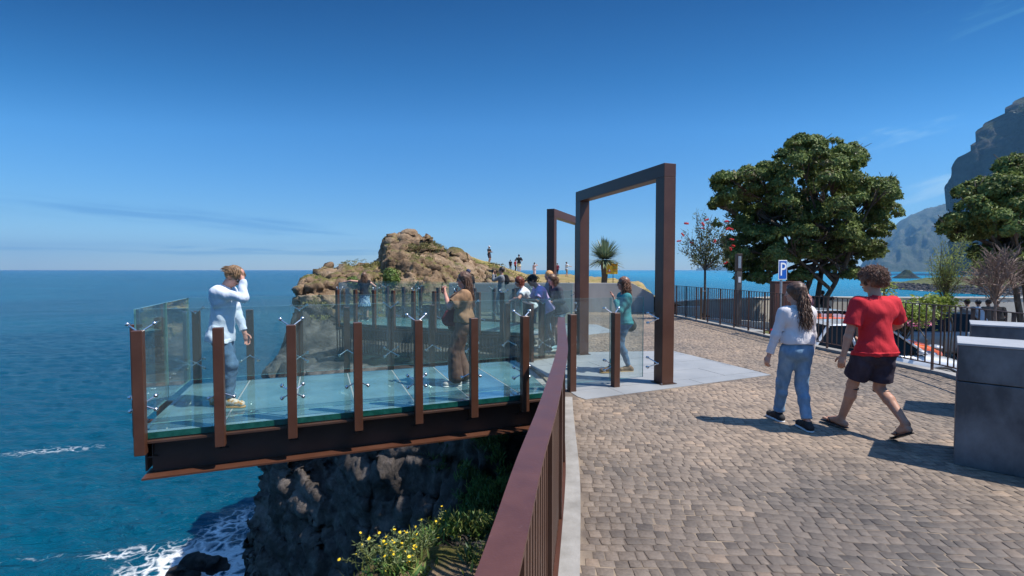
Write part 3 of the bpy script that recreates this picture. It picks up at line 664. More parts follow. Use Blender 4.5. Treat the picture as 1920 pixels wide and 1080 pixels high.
# rocks awash at the foot of the cliff
def sea_rock(name, cx, cy, r, h, seed, label):
    vox = .16; lo = np.array([cx - r - 1, cy - r - 1, SEA - 1.0]); n = int((2 * r + 2) / vox); nz = int((h + 2.6) / vox); sh = (n, n, nz)
    xs = lo[0] + np.arange(n) * vox - cx; ys = lo[1] + np.arange(n) * vox - cy; zs = lo[2] + np.arange(nz) * vox - SEA
    X, Y, Z = np.meshgrid(xs, ys, zs, indexing='ij'); D = (np.sqrt((X / r) ** 2 + (Y / (r * .7)) ** 2 + (Z / h) ** 2) - 1) * min(r, h)
    D = D - vn3(sh, lo, vox, 1.2, seed) * .35 - (1 - 2 * np.abs(vn3(sh, lo, vox, .6, seed + 1))) * .2
    V, Fv = vdb_mesh(D, lo, vox); o = mesh_np(name, V, Fv, M['wetrock'], smooth=True); tag(o, label, 'rock', 'rocks awash in the surf'); return o
M['wetrock'] = rockmat('wet black rock', (.012, .011, .011), (.03, .026, .024), (.07, .06, .055), veg=False)
q = P(385, 1062, SEA); sea_rock('sea_rock', q.x, q.y, 1.0, .5, 41, 'low black rock awash in white foam at the foot of the cliff')
q = P(345, 1078, SEA); sea_rock('sea_rock', q.x, q.y, .6, .35, 44, 'small flat black rock in the surf near the bottom edge, left of the larger one')
# ================================================================ far shore: mountain, big cliff, promontory, islands
def ridge_mass(name, pts, Y0, depth, seed, mat, base_z=SEA - 2, nx=120, ny=40, rough=.12, front=.55, label=None, slope_back=.4, freq=1.0, kind='structure'):
    """massif whose skyline passes through the photo points at distance Y0, falling forward to the water over `depth` metres"""
    prof = [(PY(px, py, Y0).x, PY(px, py, Y0).z) for px, py in pts]; x0, x1 = prof[0][0], prof[-1][0]; H = max(p[1] for p in prof) - SEA
    V = []
    for j in range(ny):
        t = j / (ny - 1)                     # 0 front foot .. 1 back
        for i in range(nx):
            x = lerp(x0, x1, i / (nx - 1)); zt = interp(x, prof)
            if t < front: s = (t / front); y = Y0 - depth * (1 - s); f = s ** .8
            else: s = (t - front) / (1 - front); y = Y0 + depth * s * 1.2; f = 1 - s * slope_back
            p = Vector((x / H * 3 * freq, y / H * 2.2 * freq, seed)); r_ = mnoise.fractal(p, .9, 2.1, 7); rd = mnoise.ridged_multi_fractal(p * 1.3, .9, 2.2, 6, 1.0, 2.0)
            z = SEA + (zt - SEA) * f
            w_ = math.sin(min(1, f) * PI) ** .7 if t < front else .35
            z += H * rough * (r_ * .5 + (rd - 1.2) * .45) * (w_ * .9 + .06)
            yy = y + depth * .1 * mnoise.noise(p * 2.3) * w_
            V.append((x * yy / Y0, yy, max(z if t > 0 else base_z, base_z)))
    i = (np.arange(ny - 1)[:, None] * nx + np.arange(nx - 1)[None, :]); Fv = np.stack([i, i + 1, i + nx + 1, i + nx], -1).reshape(-1, 4)
    o = mesh_np(name, V, Fv, mat, smooth=True, kind=kind); return o
M['mount'] = rockmat('far mountain', (.03, .042, .02), (.055, .07, .035), (.11, .11, .075), veg=False, scale=.012, bump=14)
M['bigcliff'] = rockmat('sea cliff', (.018, .021, .015), (.038, .038, .03), (.07, .066, .056), veg=True, scale=.02, bump=9, vegc=((.035, .055, .018), (.07, .09, .035)))  # tones lowered so the colour carries the shade on the cliff face
ridge_mass('mountain', [(1540, 507), (1570, 503), (1590, 495), (1610, 506), (1622, 486), (1640, 462), (1655, 440), (1668, 430), (1690, 414), (1705, 405), (1722, 396), (1740, 389), (1755, 386), (1775, 383), (1790, 386), (1802, 392), (1850, 380), (1960, 400), (2100, 470)], 5200, 1300, 3.3, M['mount'], nx=260, ny=110, rough=.16)
ridge_mass('far_island', [(1305, 504.2), (1318, 500), (1326, 497), (1340, 496), (1352, 498), (1360, 496.5), (1372, 500), (1385, 504.4)], 9500, 500, 9.1, M['mount'], nx=60, ny=16, rough=.08)
# steep cliff on the right: vertical face, overhanging crest with scrub
def big_cliff():
    prof = [(1776, 520), (1780, 480), (1790, 430), (1800, 395), (1801, 372), (1806, 345), (1812, 310), (1816, 290), (1835, 272), (1842, 262), (1852, 252), (1856, 240), (1858, 236), (1875, 222), (1886, 212), (1893, 208), (1905, 196), (1930, 180), (1990, 150), (2080, 130), (2300, 110)]
    Y0 = 1500; pr = [(PY(a, b_, Y0).x, PY(a, b_, Y0).z) for a, b_ in prof]
    zs_ = [p[1] for p in pr]; V = []; nt_, nx = 90, 150; xr = pr[-1][0]
    for k in range(nt_):
        t = k / (nt_ - 1); z = lerp(SEA - 2, pr[-1][1], t)
        xl = float(np.interp(z, zs_, [p[0] for p in pr]))
        for i in range(nx):
            s = i / (nx - 1); x = lerp(xl, xr + 90, s)
            zt = interp(x, pr); zz = min(z, zt)
            y = Y0 - 210 * (1 - math.exp(-s * 5)) - 190 * (1 - t) * s
            p = Vector((x * .008, zz * .013, 1.7)); y += 40 * mnoise.fractal(p, .9, 2.1, 7) + 32 * mnoise.ridged_multi_fractal(Vector((x * .019, zz * .0025, 4)), .9, 2.1, 5, 1, 2)
            V.append((x + 3 * mnoise.noise(Vector((zz * .1, 3, s * 4))) * (s < .3), y, zz))
    i = (np.arange(nt_ - 1)[:, None] * nx + np.arange(nx - 1)[None, :]); Fv = np.stack([i, i + 1, i + nx + 1, i + nx], -1).reshape(-1, 4)
    # back closing skirt
    n0 = len(V); V += [((v[0] + 9) * (v[1] + 600) / v[1], v[1] + 600, v[2]) for v in V[::nx]]; f2 = [((k + 1) * nx, k * nx, n0 + k, n0 + k + 1) for k in range(nt_ - 1)]
    mesh_np('sea_cliff', V, np.concatenate([Fv, np.array(f2)]), M['bigcliff'], smooth=True, kind='structure')
    # scrub along the crest
    B = MB(); rng = random.Random(5)
    for _ in range(900):
        px = rng.uniform(1885, 2000); z0 = interp(px, prof); q = PY(px, z0, Y0); s = rng.uniform(1.9, 4.6); q = q + Vector((rng.uniform(-5, 5), rng.uniform(-90, -20), rng.uniform(-34, 7)))
        a = rng.uniform(0, 6.3); e1 = Vector((math.cos(a), math.sin(a), rng.uniform(-.6, .6))) * s; e2 = Vector((-math.sin(a), math.cos(a), rng.uniform(-.5, 1))) * s
        B.add([q - e1 - e2, q + e1 - e2 * .6, q + e1 * .7 + e2, q - e1 * .8 + e2 * .8], [(0, 1, 2, 3)])
    o = B.build('cliff_scrub', leafmat('far scrub', (.03, .045, .015), (.08, .1, .035))); tag(o, 'dark green scrub growing along the crest of the big sea cliff', 'scrub', kind='stuff')
big_cliff()
# green promontory with boulder shore
def promontory():
    pts = [(1600, 546, 512), (1640, 538, 538), (1660, 535, 541), (1700, 527, 543), (1740, 521, 546), (1790, 520, 549), (1850, 515, 553), (1950, 505, 556), (2100, 480, 560)]
    V = []; nx, ny = 140, 40; prof = []
    base = P(1640, 541, SEA)
    for i in range(nx):
        px = lerp(1632, 2150, i / (nx - 1)); yb = float(np.interp(px, [p[0] for p in pts], [p[2] for p in pts])); yt = float(np.interp(px, [p[0] for p in pts], [p[1] for p in pts]))
        foot = P(px, yb, SEA); prof.append((foot, px, yt))
    for j in range(ny):
        t = j / (ny - 1)
        for foot, px, yt in prof:
            y = foot.y + t * 260; w_ = min(1, (px - 1632) / 40)
            zt = PY(px, yt, foot.y + 110).z
            if t < .12: z = SEA - .6 + (4.5 * (t / .12)) * w_
            else: z = lerp(SEA + 3.9 * w_, max(zt, SEA + 4), min(1, (t - .12) / .32)) if t < .44 else lerp(max(zt, SEA + 4), SEA - 1, (t - .44) / .56 * (1 if px < 1800 else .4))
            dx = (px - 960) / FPX * (y - foot.y)
            z += (1.6 if t < .2 else .8) * mnoise.fractal(Vector((foot.x * .07, y * .07, 2)), .8, 2.2, 6) * (t > 0) * w_
            if w_ <= 0: z = SEA - 1
            V.append((foot.x + dx, y, z))
    i = (np.arange(ny - 1)[:, None] * nx + np.arange(nx - 1)[None, :]); Fv = np.stack([i, i + 1, i + nx + 1, i + nx], -1).reshape(-1, 4)
    jj = np.repeat(np.arange(ny - 1), nx - 1)
    M['prom'] = rockmat('green coastal slope', (.05, .06, .02), (.09, .105, .03), (.16, .15, .06), veg=False, scale=.15, bump=.6)
    mesh_np('promontory', V, Fv, [M['prom'], M['boul']], smooth=True, mi=np.where(jj < 5, 1, 0), kind='structure')
    B = MB(); rng = random.Random(9)
    for _ in range(1500):
        foot, px, yt = rng.choice(prof); t = rng.uniform(-.02, .13); r_ = rng.uniform(.6, 1.9)
        y = foot.y + t * 260; B.ball((foot.x + rng.uniform(-3, 3) + (px - 960) / FPX * (y - foot.y), y, SEA + max(0, t) * 34 * min(1, (px - 1632) / 40) + .1), r_, 6, sc=(1.2, 1, .7), M=Matrix.Rotation(rng.uniform(0, 3), 3, 'Z') @ Matrix.Rotation(rng.uniform(-.5, .5), 3, 'X'))
    o = B.build('shore_boulders', M['boul']); tag(o, 'dark boulders piled along the shore of the green promontory', 'boulders', kind='stuff')
    # surf line on the water in front
    Wv = []; Wf = []; m, nt, b = nodes_of('surf foam'); b.inputs['Base Color'].default_value = (.8, .82, .82, 1); b.inputs['Roughness'].default_value = .8
    g = N(nt, 'ShaderNodeNewGeometry'); n = N(nt, 'ShaderNodeTexNoise'); n.inputs['Scale'].default_value = .12; n.inputs['Detail'].default_value = 8; L(nt, g.outputs['Position'], n.inputs['Vector'])
    r_ = ramp(nt, n.outputs['Fac'], [(.42, gry(0)), (.55, gry(1))]); L(nt, r_.outputs[0], b.inputs['Alpha'])
    for k, (foot, px, yt) in enumerate(prof):
        wv = 7 + 5 * mnoise.noise(Vector((px * .02, 0, 0))) + 4 * mnoise.noise(Vector((px * .09, 0, 0)))
        Wv += [(foot.x, foot.y + 5, SEA + .35), (foot.x * (foot.y - wv) / foot.y, foot.y - wv, SEA + .35)]
        if k: Wf.append((2 * k - 2, 2 * k - 1, 2 * k + 1, 2 * k))
    o = mesh_np('surf', Wv, np.array(Wf), m, kind='structure')
M['boul'] = rockmat('dark shore boulders', (.02, .019, .018), (.05, .045, .042), (.1, .09, .085), veg=False, scale=.3, bump=.5)
promontory()
# islet
def islet():
    q = P(1700, 522, SEA); sc = q.y / 920
    prof = [(-21, 0), (-17, 3.5), (-10, 8), (-6, 11), (-2, 15.5), (1, 16), (4, 13), (7, 10), (12, 5.5), (17, 2), (20, 0)]
    V = []; nx, ny = 50, 24
    for j in range(ny):
        t = j / (ny - 1) * 2 - 1
        for i in range(nx):
            x = lerp(-22, 21, i / (nx - 1)); z = interp(x, prof) * max(0, 1 - t * t) ** .6 * sc
            z += sc * 1.6 * mnoise.fractal(Vector((x * .2, t * 3, 1)), .9, 2.1, 6) * (1 - t * t); V.append((q.x + x * sc, q.y + t * 16 * sc, SEA - .5 + z * 1.05))
    i = (np.arange(ny - 1)[:, None] * nx + np.arange(nx - 1)[None, :]); Fv = np.stack([i, i + 1, i + nx + 1, i + nx], -1).reshape(-1, 4)
    o = mesh_np('rock_islet', V, Fv, M['bigcliff'], smooth=True); tag(o, 'small dark pointed rock islet alone in the bay before the mountain', 'islet')
islet()
# haze: one closed box of even, thin air
mb = MB(); mb.box((-14800, -14800, SEA - 2.2), (14800, 14800, 760))
hz = mb.build('haze', bpy.data.materials.new('haze air')); hz['kind'] = 'stuff'; hz['label'] = 'thin blue sea haze filling the air over the bay'; hz['category'] = 'haze'
hm = hz.data.materials[0]; hm.use_nodes = True; nt = hm.node_tree; nt.nodes.remove(nt.nodes['Principled BSDF'])
pv = N(nt, 'ShaderNodeVolumePrincipled'); pv.inputs['Color'].default_value = (.26, .6, 1, 1); pv.inputs['Density'].default_value = 7.5e-5; pv.inputs['Anisotropy'].default_value = .2
L(nt, pv.outputs[0], nt.nodes['Material Output'].inputs['Volume'])
# ================================================================ viewing decks
def spider(name, parent, c, dirs, ball_off, mat):
    """stainless fitting: arms from c (post face) to balls"""
    B = MB(); cv = Vector(c); B.ball(cv, .018, 8)
    for d in dirs:
        e = cv + Vector(d); B.tube([cv, e], .0085, 6); B.ball(e, .0225, 12, sc=(1, 1, 1)); B.tube([e + Vector(ball_off) * .3, e + Vector(ball_off)], .02, 10)
    return B.build(name, mat, parent, smooth=True)
def deck(name, O, U, V, npost, sp, wid, u_end, label, frame_at, fr_label, fr_du=0.0, fr_rot=0.0, left_end=True, beam_to=5.3, floor_to=5.1, fittings=True, ucut=None):
    ang = math.atan2(U.y, U.x); root = empty(name, (O.x, O.y, 0), ang, label, 'viewing deck')
    flip = 1
    def post(u, v, side, k):
        B = MB(); B.box((u - .05, v - .05, -.21), (u + .05, v + .05, 1.11), bev=.004)
        # bracket towards the beam
        dv = {'near': (0, 1), 'far': (0, -1), 'end': (1, 0)}[side]
        bx = (u - .035, v + dv[1] * .04, -.2) if dv[1] else (u + .04, v - .035, -.2)
        a = Vector((u + dv[0] * .05, v + dv[1] * .05, 0)); e = Vector((u + dv[0] * .28, v + dv[1] * .28, 0))
        pr = Vector((-dv[1], dv[0], 0)) * .035
        vs = [a + pr + Vector((0, 0, -.02)), a - pr + Vector((0, 0, -.02)), a - pr + Vector((0, 0, -.2)), a + pr + Vector((0, 0, -.2)), e + pr + Vector((0, 0, -.06)), e - pr + Vector((0, 0, -.06)), e - pr + Vector((0, 0, -.115)), e + pr + Vector((0, 0, -.115))]
        if u < floor_to + .3: B.add(vs, [(0, 1, 2, 3), (7, 6, 5, 4), (0, 4, 5, 1), (1, 5, 6, 2), (2, 6, 7, 3), (3, 7, 4, 0)])
        p = B.build('post', M['steel'], root)
        if not fittings: return p
        even = (k % 2 == 0); gi = .12
        if side == 'near': ox, off = (0, .05), (0, .04, 0); c0 = lambda z: (u, v + .05, z)
        elif side == 'far': ox, off = (0, -.05), (0, -.04, 0); c0 = lambda z: (u, v - .05, z)
        else: ox, off = (.05, 0), (.04, 0, 0); c0 = lambda z: (u + .05, v, z)
        T = Vector((1, 0, 0)) if side != 'end' else Vector((0, 1, 0)); Nn = Vector((0, 1, 0)) if side == 'near' else (Vector((0, -1, 0)) if side == 'far' else Vector((1, 0, 0)))
        def dd(t, z): return T * t + Nn * .055 + Vector((0, 0, z))
        if even:
            spider('spider_fitting', p, c0(1.08), [dd(-.12, .09), dd(.12, .09)], off, M['chrome'])
            spider('spider_fitting', p, c0(.31), [dd(-.115, .075), dd(.115, .075), dd(-.115, -.075), dd(.115, -.075)], off, M['chrome'])
        else:
            spider('spider_fitting', p, c0(.38), [dd(-.125, -.075), dd(.125, -.075)], off, M['chrome'])
        return p
    skip = [frame_at]
    for k in range(npost):
        if k in skip: continue
        post(k * sp, 0, 'near', k)
        post(k * sp, wid, 'far', k)
    if left_end:
        post(-.22, .72, 'end', 1); post(-.22, 1.62, 'end', 1)
    # glass railing panels: outer body + green edges as second material
    def panel(a, b_, z0=.075, z1=1.325, th=.019):
        B = MB(); a = Vector(a); b_ = Vector(b_); d = (b_ - a).normalized(); nn = Vector((-d.y, d.x)) * (th / 2); a = a + d * .009; b_ = b_ - d * .009
        q = [a + nn, b_ + nn, b_ - nn, a - nn]; vs = [(p.x, p.y, z) for z in (z0, z1) for p in q]
        B.add(vs, [(0, 1, 5, 4), (2, 3, 7, 6)], 0); B.add(vs, [(3, 2, 1, 0), (4, 5, 6, 7), (1, 2, 6, 5), (3, 0, 4, 7)], 1)
        return B.build('glass_panel', [M['glass'], M['glass_edge']], root)
    gi = .145; e0 = -.07
    cuts = [e0] + [k * sp for k in range(2, frame_at, 2)]
    last = frame_at * sp - .13
    cuts = cuts + [last]
    for a, b_ in zip(cuts, cuts[1:]): panel((a, gi), (b_, gi)); panel((a, wid - gi), (b_, wid - gi))
    if left_end: panel((e0, gi + .02), (e0, wid / 2)); panel((e0, wid / 2), (e0, wid - gi - .02))
    # walk-on glass
    fcuts = [e0 + .01] + [k * sp for k in range(1, 40) if k * sp < floor_to - .3] + [floor_to]
    for i, (a, b_) in enumerate(zip(fcuts, fcuts[1:])):
        B = MB(); g_ = .012; y0, y1 = gi + .03 - .1, wid - gi - .03 + .1; x0, x1 = a + g_, b_ - g_
        sh_ = 0.0
        vs = [(x0, y0, -.07), (x1, y0, -.07), (x1 + sh_, y1, -.07), (x0, y1, -.07), (x0, y0, -.004), (x1, y0, -.004), (x1 + sh_, y1, -.004), (x0, y1, -.004)]
        if ucut and i == len(fcuts) - 2: vs = [(v_[0] + (ucut if (v_[0] > (x0 + x1) / 2 and v_[1] > 1) else 0), v_[1], v_[2]) for v_ in vs]
        B.add(vs, [(0, 3, 2, 1), (4, 5, 6, 7)], 0); B.add(vs, [(0, 1, 5, 4), (1, 2, 6, 5), (2, 3, 7, 6), (3, 0, 4, 7)], 1)
        B.build('floor_panel', [M['floor_glass'], M['floor_edge']], root)
    for a in fcuts[1:-1]:
        B = MB(); B.box((a - .01, gi - .06, -.066), (a + .01, wid - gi + .06, -.007)); B.build('floor_joint', M['joint'], root)
    # steel below: two I-beams, cross members, end plate
    def ibeam(v, nm, u0=.02, top=-.085, bot=-.5):
        B = MB(); B.box((u0, v - .15, top - .022), (beam_to, v + .11, top)); B.box((u0 + .02, v + .042, bot + .02), (beam_to, v + .058, top - .022)); bm_ = B.build(nm, M['steel_dk'], root); B = MB(); B.box((u0 - .03, v - .15, bot), (beam_to, v + .16, bot + .0198)); B.build('flange', M['steel'], bm_)  # sunlit bottom flange painted in lighter steel, shaded web in darker steel
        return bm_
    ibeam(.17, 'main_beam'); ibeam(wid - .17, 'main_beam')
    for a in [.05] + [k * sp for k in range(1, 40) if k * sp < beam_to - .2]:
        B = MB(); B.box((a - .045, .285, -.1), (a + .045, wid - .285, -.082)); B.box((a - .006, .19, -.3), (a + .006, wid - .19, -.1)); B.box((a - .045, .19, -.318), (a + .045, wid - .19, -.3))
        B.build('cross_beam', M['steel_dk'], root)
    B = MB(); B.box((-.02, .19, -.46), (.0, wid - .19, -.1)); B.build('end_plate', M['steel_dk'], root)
    # portal frame: a thing of its own
    fr = empty('portal_frame', (0, 0, 0), 0, fr_label, 'steel frame'); u = frame_at * sp + .0
    q = Vector((O.x, O.y)) + U * (u + fr_du); fr.location = (q.x, q.y, 0); fr.rotation_euler = (0, 0, ang + fr_rot)
    for nm, lo, hi in (('upright', (-.105, -.165, 0.0125), (.105, .045, 3.14)), ('upright', (-.105, wid - .045, 0.0125), (.105, wid + .165, 3.14)), ('lintel', (-.105, -.165, 3.141), (.105, wid + .165, 3.345))):
        B = MB(); B.box(lo, hi, bev=.004); o = B.build(nm, M['steel'], fr)
        if nm == 'upright':
            cy_ = (lo[1] + hi[1]) / 2; B = MB(); B.box((-.14, cy_ - .14, .005), (.14, cy_ + .14, .012)); B.build('base_plate', M['steel_dk'], fr)
            for bx_ in (-.122, .122):
                for by_ in (-.12, .12): B = MB(); B.tube([(bx_, cy_ + by_, .012), (bx_, cy_ + by_, .024)], .011, 6); B.build('bolt', M['galv'], fr)
    for v, nn, s_ in ((.0, 1, 1), (wid, -1, 1)):
        for z in (1.0, .31):
            T = Vector((-1, 0, 0)); c = (-.105, v + (-.06 if nn > 0 else .06), z)
            spider('spider_fitting', fr, c, [Vector((-.10, nn * .12, .075)), Vector((-.10, nn * .12, -.075))], (0, nn * .03, 0), M['chrome'])
    return root
M['galv'] = pmat('galvanised steel', (.4, .41, .42), (.5, .5, .5), 12, .4, .6)
M['joint'] = pmat('grey silicone joint', (.3, .34, .34), rough=.6)
SPC = .735
deck('viewing_platform', O1, U1, V1, 9, SPC, 2.62, 6.6, 'near glass-floored viewing platform with brown posts jutting over the sea', 9, 'tall brown steel portal frame standing at the entrance of the near glass platform', fr_du=.10, fr_rot=-.04, beam_to=5.2, floor_to=4.85, ucut=.46)
deck('viewing_platform', O2, U2, V2, 10, SPC, 2.6, 7.3, 'far glass viewing platform with brown posts in front of the rock outcrop', 10, 'smaller-looking brown steel portal frame at the far glass platform, left of the nearer one', beam_to=6.6, floor_to=6.5)
# slatted apron hanging below the far deck
ap = empty('slatted_apron', (O2.x, O2.y, 0), math.atan2(U2.y, U2.x), 'dark slatted steel apron hanging below the edge of the far glass platform', 'steel screen')
B = MB(); B.box((-.0, -.1, -.17), (6.9, -.06, -.12)); B.box((-.0, -.1, -.93), (6.9, -.06, -.89)); B.build('screen_rail', M['fence'], ap)
B = MB(); k = .03
while k < 6.9: B.box((k, -.095, -.89), (k + .02, -.065, -.17)); k += .11
B.build('slat_panel', M['fence'], ap)
# ================================================================ handrail fence
def rail_fence(name, line, label, d=.082, top=1.10, w_=.092, foot=.0, mat='rail', post_every=12):
    pts = smooth_line(line, d); root = empty(name, (pts[0].x, pts[0].y, 0), 0, label, 'railing'); o0 = Vector((pts[0].x, pts[0].y, 0))
    V = []; Fq = []
    for i, p in enumerate(pts):
        t = (pts[min(i + 1, len(pts) - 1)] - pts[max(0, i - 1)]).normalized(); n = Vector((t.y, -t.x))
        for o_, z in ((-w_ / 2, top - .012), (w_ / 2, top - .012), (w_ / 2, top), (-w_ / 2, top)): q = p + n * o_; V.append((q.x - o0.x, q.y - o0.y, z))
    for i in range(len(pts) - 1):
        for k in range(4): Fq.append((i * 4 + k, i * 4 + (k + 1) % 4, i * 4 + 4 + (k + 1) % 4, i * 4 + 4 + k))
    B = MB(); B.add(V, Fq + [(3, 2, 1, 0), tuple((len(pts) - 1) * 4 + j for j in range(4))]); B.build('handrail', M[mat], root)
    seg = 10; body = 'steel'
    for s in range(0, len(pts) - 1, seg):
        B = MB()
        for i in range(s, min(s + seg, len(pts) - 1)):
            p = pts[i]; t = (pts[i + 1] - pts[i]).normalized(); n = Vector((t.y, -t.x)); a = p - n * .0
            wd = .014 if i % post_every else .05; th = .048 if i % post_every else .05
            c = [a + n * x * wd / 2 + t * y * th / 2 for x, y in ((-1, -1), (1, -1), (1, 1), (-1, 1))]
            B.prism([(q.x - o0.x, q.y - o0.y) for q in c], foot + (.0 if i % post_every else -.1), top - .013)
        B.build('picket_panel', M[body], root)
    B = MB(); V = []; Fq = []
    for i, p in enumerate(pts):
        t = (pts[min(i + 1, len(pts) - 1)] - pts[max(0, i - 1)]).normalized(); n = Vector((t.y, -t.x))
        for o_, z in ((-.032, .06), (.032, .06), (.032, .072), (-.032, .072)): q = p + n * o_; V.append((q.x - o0.x, q.y - o0.y, z))
    for i in range(len(pts) - 1):
        for k in range(4): Fq.append((i * 4 + k, i * 4 + (k + 1) % 4, i * 4 + 4 + (k + 1) % 4, i * 4 + 4 + k))
    B.add(V, Fq); B.build('bottom_rail', M['steel'], root)
    return root
rail_fence('picket_railing', [(a, b_) for a, b_ in RAIL], 'long curved brown handrail with vertical bars running from the camera to the near platform')
BR = [(.38, 9.2), (.26, 9.9), (.27, 10.8), (.32, 11.7), (.41, 12.5), (.5, 13.0)]
rail_fence('picket_railing', BR, 'short curved brown railing between the two glass platforms, where a group leans over', mat='steel')
# ================================================================ right fence
def bar_fence(line, label):
    root = empty('metal_fence', (line[0][0], line[0][1], 0), 0, label, 'fence'); o0 = Vector((line[0][0], line[0][1]))
    pts = resample(line, .128); n = len(pts)
    def place(B, p, t, wd, th, z0, z1):
        nr = Vector((t.y, -t.x)); c = [p - o0 + nr * x * wd / 2 + t * y * th / 2 for x, y in ((-1, -1), (1, -1), (1, 1), (-1, 1))]; B.prism([(q.x, q.y) for q in c], z0, z1)
    bay = None
    for i in range(n - 1):
        t = (pts[i + 1] - pts[i]).normalized()
        if i % 6 == 0:
            if bay: bay.build('picket_panel', M['fence'], root)
            B = MB(); place(B, pts[i], t, .05, .012, .0 + .05, 1.157); B.build('post', M['fence'], root); bay = MB()
        else: place(bay, pts[i], t, .016, .016, .17, 1.15)
    bay.build('picket_panel', M['fence'], root)
    for z0, z1, nm in ((1.15, 1.162, 'top_rail'), (.155, .17, 'bottom_rail')):
        B = MB(); V = []; Fq = []
        for i, p in enumerate(pts):
            t = (pts[min(i + 1, n - 1)] - pts[max(0, i - 1)]).normalized(); nr = Vector((t.y, -t.x))
            for o_, z in ((-.022, z0), (.022, z0), (.022, z1), (-.022, z1)): q = p - o0 + nr * o_; V.append((q.x, q.y, z))
        for i in range(n - 1):
            for k in range(4): Fq.append((i * 4 + k, i * 4 + (k + 1) % 4, i * 4 + 4 + (k + 1) % 4, i * 4 + 4 + k))
        B.add(V, Fq); B.build(nm, M['fence'], root)
bar_fence(FEN, 'long dark metal bar fence between the paved square and the car park')
# ================================================================ concrete blocks at the right
def plinth(corner, dx, dy, sx_, sy_, h, label, group, sc=1):
    ang = math.atan2(dy, dx); root = empty('concrete_plinth', (corner[0], corner[1], 0), ang, label, 'concrete block', group)
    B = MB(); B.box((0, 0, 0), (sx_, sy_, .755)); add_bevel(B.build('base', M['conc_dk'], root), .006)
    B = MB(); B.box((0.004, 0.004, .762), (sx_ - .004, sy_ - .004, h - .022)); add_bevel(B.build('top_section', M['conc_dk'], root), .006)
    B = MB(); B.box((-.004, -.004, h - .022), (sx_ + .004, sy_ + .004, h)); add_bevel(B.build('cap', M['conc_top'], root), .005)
c1 = P(1788, 871); c2 = P(1920, 897); d = (c2 - c1)
plinth((c1.x, c1.y), d.x, d.y, 1.7, .62, 1.10, 'large dark grey concrete block nearest the camera at the right edge', None)
c3 = PY(1812, 608, 5.95)
plinth((c3.x - .03, 5.86), d.x, d.y, 1.7, .62, 1.10, 'dark grey concrete block standing just behind the nearest one, mostly hidden by it', None)
# ================================================================ walls
def wall(name, pts, z0, z1s, th, mat, label, cat='wall', cap=None):
    """wall along plan points; z1s = top heights"""
    n = len(pts); V = []; Fq = []
    for i in range(n):
        a = Vector(pts[max(0, i - 1)]); b_ = Vector(pts[min(n - 1, i + 1)]); t = (b_ - a).normalized(); nr = Vector((-t.y, t.x)); p = Vector(pts[i])
        for o_, z in ((0, z0), (th, z0), (th, z1s[i]), (0, z1s[i])): q = p + nr * o_; V.append((q.x, q.y, z))
    for i in range(n - 1):
        for k in range(4): Fq.append((i * 4 + k, i * 4 + (k + 1) % 4, i * 4 + 4 + (k + 1) % 4, i * 4 + 4 + k))
    root = empty(name, (0, 0, 0), 0, label, cat)
    B = MB(); B.add(V, Fq + [(3, 2, 1, 0), tuple((n - 1) * 4 + j for j in range(4))]); add_bevel(B.build('wall_body', M[mat], root), .01)
    if cap:
        V = []
        for i in range(n):
            a = Vector(pts[max(0, i - 1)]); b_ = Vector(pts[min(n - 1, i + 1)]); t = (b_ - a).normalized(); nr = Vector((-t.y, t.x)); p = Vector(pts[i])
            for o_, z in ((-.03, z1s[i] + .002), (th + .03, z1s[i] + .002), (th + .03, z1s[i] + .05), (-.03, z1s[i] + .05)): q = p + nr * o_; V.append((q.x, q.y, z))
        B = MB(); B.add(V, Fq + [(3, 2, 1, 0), tuple((n - 1) * 4 + j for j in range(4))]); B.build('coping', M[cap], root)
    return root
wall('retaining_wall', [(-2.6, 20.2), (0, 20.2), (2.5, 20.2), (4.95, 20.2), (5.85, 20.2)], -.4, [1.2, 1.2, 1.2, 1.19, .72], .3, 'conc', 'long grey concrete retaining wall with a sloping right end behind the platforms')
for x_, w_ in ((.1, .28), (1.62, .2)):
    B = MB(); B.box((x_, 20.12, .25), (x_ + w_, 20.196, 1.0)); o = add_bevel(B.build('wall_box', M['fence'], None), .01)
    tag(o, 'narrow dark service box on the concrete wall, ' + ('left of' if x_ < 1 else 'right of') + ' the far portal frame opening', 'service box')
pw = [(7.15, 22.3), (8.6, 22.0), (10.0, 21.7), (11.0, 21.8), (12.0, 22.2), (14, 22.3), (18, 22.3), (30, 22.3)]
wall('parapet_wall', pw, -1.4, [.22, .36, .42, .45, .46, .46, .44, .44], .35, 'conc_lt', 'pale plastered parapet wall along the far side of the car park', cap='conc_lt')
wall('stub_wall', [(6.6, 19.4), (7.55, 19.4)], -.4, [.28, .28], .35, 'conc_lt', 'short pale masonry block at the left end of the parapet behind the fence')
# lower ground
M['asph'] = pmat('car park paving', (.14, .12, .105), (.22, .19, .165), 1.2, .9, 0, .01, 9, world=True, detail=8)
fx = [(p[0] + .05, p[1]) for p in FEN]
sheet('car_park', [(6.2, 19.0)] + [p for p in fx if p[1] < 17.0] + [(40, -2), (40, 19.0)], -1.10, M['asph'])
sheet('terrace', [(5.9, 24), (5.9, 19.0), (14.0, 19.0), (14.0, 17.9), (40, 17.9), (40, 24)], -.85, M['asph'], depth=.3)
M['grass'] = pmat('mown grass', (.045, .07, .018), (.13, .13, .04), 2.5, .95, 0, .03, 40, world=True, detail=8)
BED = [(6.05, 16.2), (7.8, 15.6), (9.0, 16.1), (9.35, 18.0), (9.35, 21.0), (7.2, 21.4), (5.95, 20.6)]
sheet('lawn_bed', BED, -.33, M['grass'], depth=.9)
strip('bed_kerb', [BED[0], BED[1]], 0, .16, -1.1, -.24, M['kerb'])
wk = [(6.9, 17.4), (8.3, 16.2), (8.9, 16.9), (7.2, 19.0)]
sheet('garden_path', wk, -.30, M['slab'], depth=.1)
